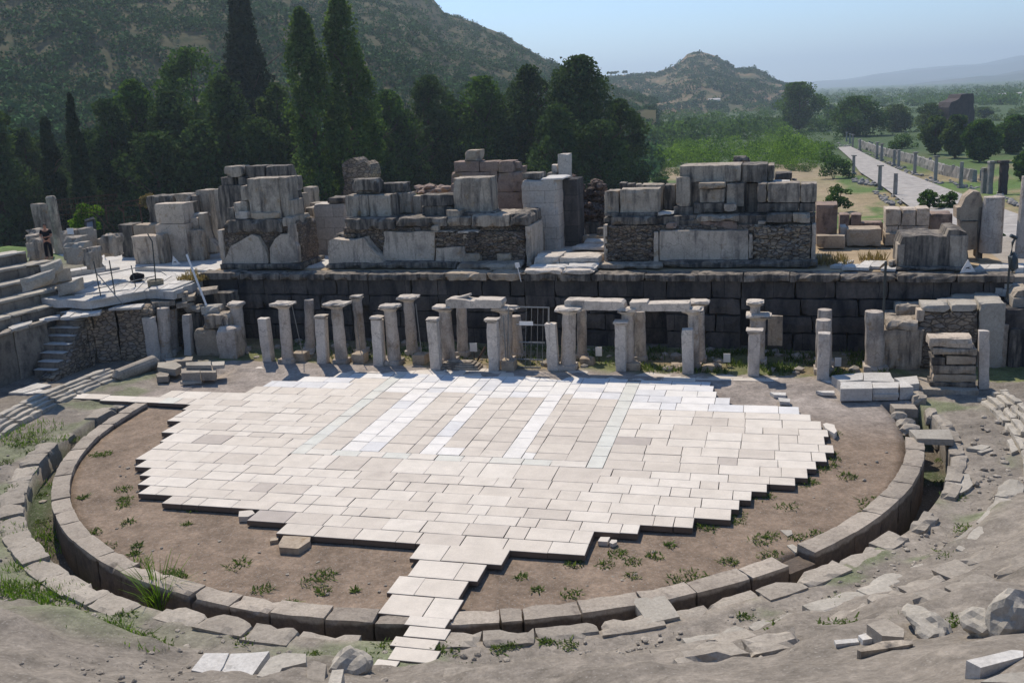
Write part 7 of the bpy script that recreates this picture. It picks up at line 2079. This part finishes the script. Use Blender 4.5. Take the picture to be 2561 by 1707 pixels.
for pts, th, m, lb, lift in (([(1050, 1262), (1150, 1232), (1245, 1290), (1240, 1330), (1130, 1322)], .3, 'kerb', 'grey slab sloping up left of the split boulder', .22), ([(700, 1350), (770, 1338), (860, 1365), (790, 1368)], .12, 'flag', 'white chip at the left of the seat stones at the lower right', .1),
    ([(880, 1345), (1000, 1335), (1010, 1355), (890, 1366)], .14, 'flag', 'white flat stone in the middle of the seat stones at the lower right', .12), ([(1005, 1320), (1060, 1305), (1090, 1335), (1030, 1345)], .14, 'flag', 'small white stone above the flat one at the lower right', .14),
    ([(1000, 1395), (1130, 1350), (1290, 1340), (1290, 1365), (1140, 1390), (1020, 1405)], .16, 'marble', 'long bluish seat stone at the lower right', .1), ([(850, 1330), (1000, 1300), (1050, 1298), (1010, 1320), (880, 1345)], .12, 'seat', 'worn seat slab above the white stones at the lower right', .12),
    ([(1565, 1450), (1800, 1395), (1860, 1400), (1860, 1430), (1640, 1488)], .25, 'flag', 'long white seat block at the lower right corner', .2), ([(1640, 1560), (1740, 1520), (1900, 1505), (1900, 1570)], .3, 'seat', 'pale worn block in the lower right corner, below the long white one', .2),
    ([(1420, 1440), (1560, 1395), (1620, 1410), (1480, 1450)], .14, 'marble', 'bluish grey seat stone left of the long white one', .08), ([(1510, 870), (1630, 755), (1680, 765), (1640, 850), (1540, 885)], .16, 'seat', 'pale slab lying inside the coping line on the right', .12),
    ([(1475, 580), (1490, 485), (1580, 485), (1600, 540), (1540, 582)], .2, 'seat', 'rounded pale slab set in the dust beside the drain on the right', .1), ([(1565, 350), (1640, 332), (1690, 340), (1650, 362)], .1, 'seat', 'flat broken stone in the dust right of the cover slab', .08),
    ([(1620, 368), (1690, 350), (1705, 358), (1640, 376)], .08, 'seat', 'second smaller flat stone in the dust right of the cover slab', .06), ([(1775, 310), (1800, 300), (1835, 360), (1800, 375)], .2, 'seat', 'block fallen from the stepped kerb on the right', .12),
    ([(0, 1140), (55, 1190), (90, 1235), (15, 1240), (-30, 1160)], .14, 'kerb', 'flat end slab laid across the drain below the right kerb blocks', .05), ([(635, 855), (665, 848), (720, 880), (680, 892)], .05, 'seat', 'flat square stone in the dirt by the broken kerb gap', .04),
    ([(600, 775), (660, 775), (665, 795), (640, 808)], .06, 'seat', 'thin white chip stone in the weeds on the right dirt', .04)):
    gslab('5', pts, th, m, lb, lift)
Fl('4', [(2035, 905), (2255, 885), (2353, 1020), (2140, 1065)], .0, .22, 'seat', 'tilted slab bridging the drain at the bottom of the ring', 'bridge_slab', 'stone slab')
# slabs beside the paving
for vw, pts, z, th, lb in (('A', [(1460, 1150), (1465, 1110), (1560, 1100), (1580, 1125), (1530, 1150)], -.03, .16, 'small broken white slab at the left front edge of the paving'), ('A', [(1755, 1350), (1790, 1290), (1990, 1300), (1985, 1330), (1900, 1385), (1760, 1375)], -.02, .2, 'loose buff slab lying below the left front edge of the paving'),
                        ('A', [(1690, 1330), (1700, 1302), (1755, 1298), (1750, 1320)], -.1, .1, 'small chip left of the loose buff slab'), ('C', [(280, 1330), (300, 1298), (370, 1300), (350, 1335)], -.08, .12, 'small pale fragment under the right front edge of the paving'), ('C', [(365, 1340), (380, 1318), (420, 1320), (420, 1335), (390, 1350)], -.08, .1, 'rounded fragment beside the small pale fragment at the paving edge'),
                        ('C', [(1935, 470), (1960, 460), (2020, 475), (2038, 520), (2020, 540), (1955, 500)], .02, .2, 'rounded pale slab end at the right tip of the paving')):
    Fl(vw, pts, z, th, 'paving' if 'buff' not in lb else 'limestone', lb, 'broken_slab', 'stone slab')
# scattered stones
mb = MB()
def scatter(n, r0, r1, t0, t1, smin, smax, z=None):
    for _ in range(n):
        r = math.sqrt(random.uniform(r0 * r0, r1 * r1)); t = random.uniform(t0, t1)
        p = polar(np.array([[RAD(t), r, 0]]))[0]; s = smin + (smax - smin) * random.random() ** 3
        p[2] = float(gz(p[0], p[1])) + s * .2
        rock(mb, p, (s * random.uniform(.7, 1.4), s * random.uniform(.6, 1.2), s * random.uniform(.4, .8)), 1, tone=random.random())
scatter(1100, 16.0, 20.5, -120, -30, .012, .085); scatter(420, 15.7, 17, -100, -10, .012, .085); scatter(120, 15.7, 17.2, -165, -100, .02, .12)
scatter(260, 6, 13.8, -175, -5, .012, .07); scatter(80, 14.1, 15.2, -165, 0, .03, .12); scatter(60, 16, 17.2, -20, 8, .03, .14)
for _ in range(150):
    u_, v_ = random.uniform(-15.5, 14), random.uniform(6.3, 9.7); s = .06 + .26 * random.random() ** 2.5
    p = Wt([[u_, v_, s * .15]])[0]; rock(mb, p, (s * random.uniform(.7, 1.3), s, s * random.uniform(.45, .8)), 1, tone=random.random())
mb.build('scattered_stones', M['kerb'], kind='stuff')
for a_, b_, r_0, lb in ((-76, -34, 17.95, 'worn seat row half buried in the earth slope, lower one'), (-64, -36, 19.3, 'worn seat row half buried in the earth slope, upper one at the lower right')):
    s_ = thing('buried_seat_row', lb, 'stone seats', org_polar(.5 * (a_ + b_), r_0, .5 * (r_0 - 16.3)))
    zt_ = .5 * (r_0 - 16.3) + .20
    arc_blocks(s_, 'seat_block', a_, b_, r_0, r_0 + .55, zt_ - .6, zt_, 3.6, M['kerb'], zj=.09, rj=.14, chip=.2, amp=.05, skip=((-66, -63), (-57, -54), (-47, -45.5)))
# weeds
WEED = []
def W_(vw, x, y, r, h=.16, n=60, mat='w'): WEED.append((S(vw, x, y), r, h, n))
for x, y, r in ((640, 570, .35), (650, 620, .3), (640, 650, .3), (540, 385, .35), (500, 390, .3), (480, 790, .35), (540, 870, .4), (660, 740, .25), (970, 748, .15), (1240, 955, .45), (1640, 1040, .5), (1360, 1085, .35), (885, 1000, .3), (930, 1020, .25), (1010, 660, .5), (940, 660, .3), (430, 610, .2), (330, 610, .25),
                (110, 300, .8), (180, 320, .6), (90, 340, .6), (60, 560, .3), (40, 720, .4), (60, 1100, .8), (120, 1130, .6), (20, 1080, .5), (120, 970, .3), (210, 1060, .4), (330, 1120, .7), (450, 1190, .5), (500, 1290, .8), (560, 1310, .6), (420, 1280, .5), (650, 1225, .4), (740, 1330, .35), (1280, 1350, .4), (820, 1385, .4), (1620, 1425, .25), (210, 600, .35), (210, 740, .35), (290, 840, .5), (260, 800, .4), (380, 310, .4), (150, 380, .4),
                (1510, 1160, .2), (710, 860, .2), (620, 200, .5), (700, 900, .2), (20, 430, .4)):
    W_('3', x, y, r)
for x, y, r in ((180, 760, .3), (230, 770, .3), (370, 700, .4), (380, 740, .3), (490, 600, .4), (530, 600, .3), (710, 540, .4), (760, 530, .3), (800, 460, .4), (850, 440, .4), (880, 410, .3), (880, 280, .35), (860, 380, .3), (1090, 640, .6), (1060, 680, .3), (950, 500, .4), (500, 830, .4), (560, 810, .3), (550, 910, .4), (690, 820, .3), (130, 1030, .7), (180, 1040, .4), (1270, 430, .3), (1440, 540, .35), (1510, 600, .5), (1500, 910, .5), (930, 1160, .5), (420, 1230, .25), (610, 1290, .5), (880, 1290, .4), (1000, 1270, .4), (780, 800, .3), (640, 660, .4), (330, 940, .3), (1530, 1260, .3), (1560, 780, .4), (1440, 420, .3)):
    W_('5', x, y, r)
for x, y, r in ((1660, 685, .3), (2190, 630, .3), (1940, 620, .35), (1860, 690, .3), (2050, 670, .3), (1640, 880, .35), (1420, 850, .2), (820, 1250, .4), (770, 1240, .3), (1260, 1210, .25), (1620, 1210, .3), (1480, 1190, .2), (430, 1220, .3), (30, 760, .4), (20, 860, .25), (230, 855, .12), (910, 1370, .3), (1320, 770, .2), (2040, 760, .25), (2340, 800, .3), (280, 1300, .4), (1170, 1240, .25), (2290, 560, .2), (470, 1140, .25)):
    W_('4', x, y, r)
Q, T = [], []
for (sx, sy), r, h, n in WEED:
    g = hit(sx, sy); r *= .8; n = int(40 + 90 * r)
    a = rng.uniform(0, 6.283, n); rr = np.sqrt(rng.uniform(0, 1, n)) * r
    P = np.stack([g[0] + np.cos(a) * rr, g[1] + np.sin(a) * rr, np.full(n, g[2])], 1)
    hh = rng.uniform(.03, .13, n) * (1.1 - rr / r * .6); w = rng.uniform(.01, .028, n); d = rng.uniform(0, 6.283, n)
    ax = np.stack([np.cos(d), np.sin(d), np.zeros(n)], 1) * w[:, None]; tip = P + np.stack([rng.normal(0, .07, n), rng.normal(0, .07, n), hh], 1)
    Q.append(np.stack([P - ax, P + ax, tip + ax * .5, tip - ax * .5], 1)); T.append(rng.uniform(0, 1, n))
# wispy weeds in the hyposcenium and along the drain
def band(poly_uv, n, hmin, hmax, z=0.0):
    (u0, u1), (v0, v1) = poly_uv
    P = Wt(np.stack([rng.uniform(u0, u1, n), rng.uniform(v0, v1, n), np.full(n, z)], 1)); k = np.array([noise.noise(Vector((p[0] * .8, p[1] * .8, 2))) for p in P])
    P = P[k > 0]; n = len(P); hh = rng.uniform(hmin, hmax, n); d = rng.uniform(0, 6.283, n); w = rng.uniform(.015, .04, n)
    ax = np.stack([np.cos(d), np.sin(d), np.zeros(n)], 1) * w[:, None]; tip = P + np.stack([rng.normal(0, .1, n), rng.normal(0, .1, n), hh], 1)
    Q.append(np.stack([P - ax, P + ax, tip + ax * .3, tip - ax * .3], 1)); T.append(rng.uniform(0, .8, n))
band(((4.5, 14), (6.0, 9.8)), 4200, .08, .28); band(((-13, 4), (6.6, 9.8)), 2600, .05, .2)
quads_obj('weeds', np.concatenate(Q), np.concatenate(T), M['weed'], kind='stuff')
Q, T = [], []
for (sx, sy, r, n) in ((60, 1095, 1.0, 500), (100, 1070, .8, 300), (50, 1480, .9, 600), (95, 1500, .8, 400), (10, 1465, .8, 300), (160, 1490, .7, 300), (230, 1570, .9, 500), (270, 1585, .7, 300), (205, 1570, .6, 200), (120, 1330, .45, 200), (125, 1370, .5, 260), (170, 1100, .5, 160), (120, 1215, .4, 150), (370, 1620, .5, 180), (25, 1330, .5, 150), (350, 1500, .5, 200), (60, 1420, .5, 150), (2270, 1560, .3, 80)):
    g = hit(sx, sy); n = int(n * .5); a = rng.uniform(0, 6.283, n); rr = np.sqrt(rng.uniform(0, 1, n)) * r
    x_, y_ = g[0] + np.cos(a) * rr, g[1] + np.sin(a) * rr
    P = np.stack([x_, y_, gz(x_, y_)], 1); hh = rng.uniform(.05, .2, n); d = rng.uniform(0, 6.283, n); w = rng.uniform(.008, .02, n)
    ax = np.stack([np.cos(d), np.sin(d), np.zeros(n)], 1) * w[:, None]; tip = P + np.stack([rng.normal(0, .07, n), rng.normal(0, .07, n), hh], 1)
    Q.append(np.stack([P - ax, P + ax, tip + ax * .3, tip - ax * .3], 1)); T.append(rng.uniform(.2, 1, n))
quads_obj('green_grass', np.concatenate(Q), np.concatenate(T), M['shrub'], kind='stuff')
Q, T = [], []
band(((-14.5, -13.0), (11.3, 12.2)), 500, .15, .4, ZS); band(((11.2, 14.5), (11.5, 14)), 900, .15, .5, ZS - .05); band(((3, 9), (12.6, 13.6)), 500, .1, .3, 5.2)
band(((-19.5, -17.2), (9.2, 11.4)), 1600, .1, .35, ZT + .02)
quads_obj('dry_weeds', np.concatenate(Q), np.concatenate(T), M['dry'], kind='stuff')
# tall reed tuft in the drain
g = at(*S('3', 840, 1225), -.9)
root = thing('reed_tuft', 'tall bright green reed tuft growing out of the drain at the lower left', 'plant', g)
Q, T = [], []
for k in range(150):
    a = rng.uniform(0, 6.283); r = rng.uniform(0, .3); b = g + np.array([math.cos(a) * r, math.sin(a) * r, 0]); L_ = rng.uniform(.8, 1.7); o = rng.uniform(.15, .9)
    w = rng.uniform(.014, .03); s = np.array([-math.sin(a), math.cos(a), 0]) * w
    p = [b + np.array([math.cos(a) * o * t * t * L_ * .8, math.sin(a) * o * t * t * L_ * .8, L_ * (t - .35 * o * t * t)]) for t in (0, .35, .7, 1)]
    for i in range(3):
        k0, k1 = 1 - i * .25, 1 - (i + 1) * .3
        Q.append([p[i] - s * k0, p[i] + s * k0, p[i + 1] + s * k1, p[i + 1] - s * k1]); T.append(rng.uniform(.3, 1))
quads_obj('blades', np.array(Q), T, M['shrub'], root)
# ------------------------------------------------------------------ haze
hm = bpy.data.materials.new('haze_air'); hm.use_nodes = True
nt = hm.node_tree; nt.nodes.clear()
out = nt.nodes.new("ShaderNodeOutputMaterial"); pv = nt.nodes.new("ShaderNodeVolumePrincipled")
pv.inputs["Color"].default_value = (.70, .86, 1.0, 1); pv.inputs["Density"].default_value = 2.3e-4; pv.inputs["Anisotropy"].default_value = .35
nt.links.new(pv.outputs[0], out.inputs["Volume"])
V = [(sx * 14000, sy, z) for z in (-12, 380) for sx, sy in ((-1, -300), (1, -300), (1, 14000), (-1, 14000))]
o = make_obj('haze', V, [(3, 2, 1, 0), (4, 5, 6, 7), (0, 1, 5, 4), (1, 2, 6, 5), (2, 3, 7, 6), (3, 0, 4, 7)], hm, kind='stuff')
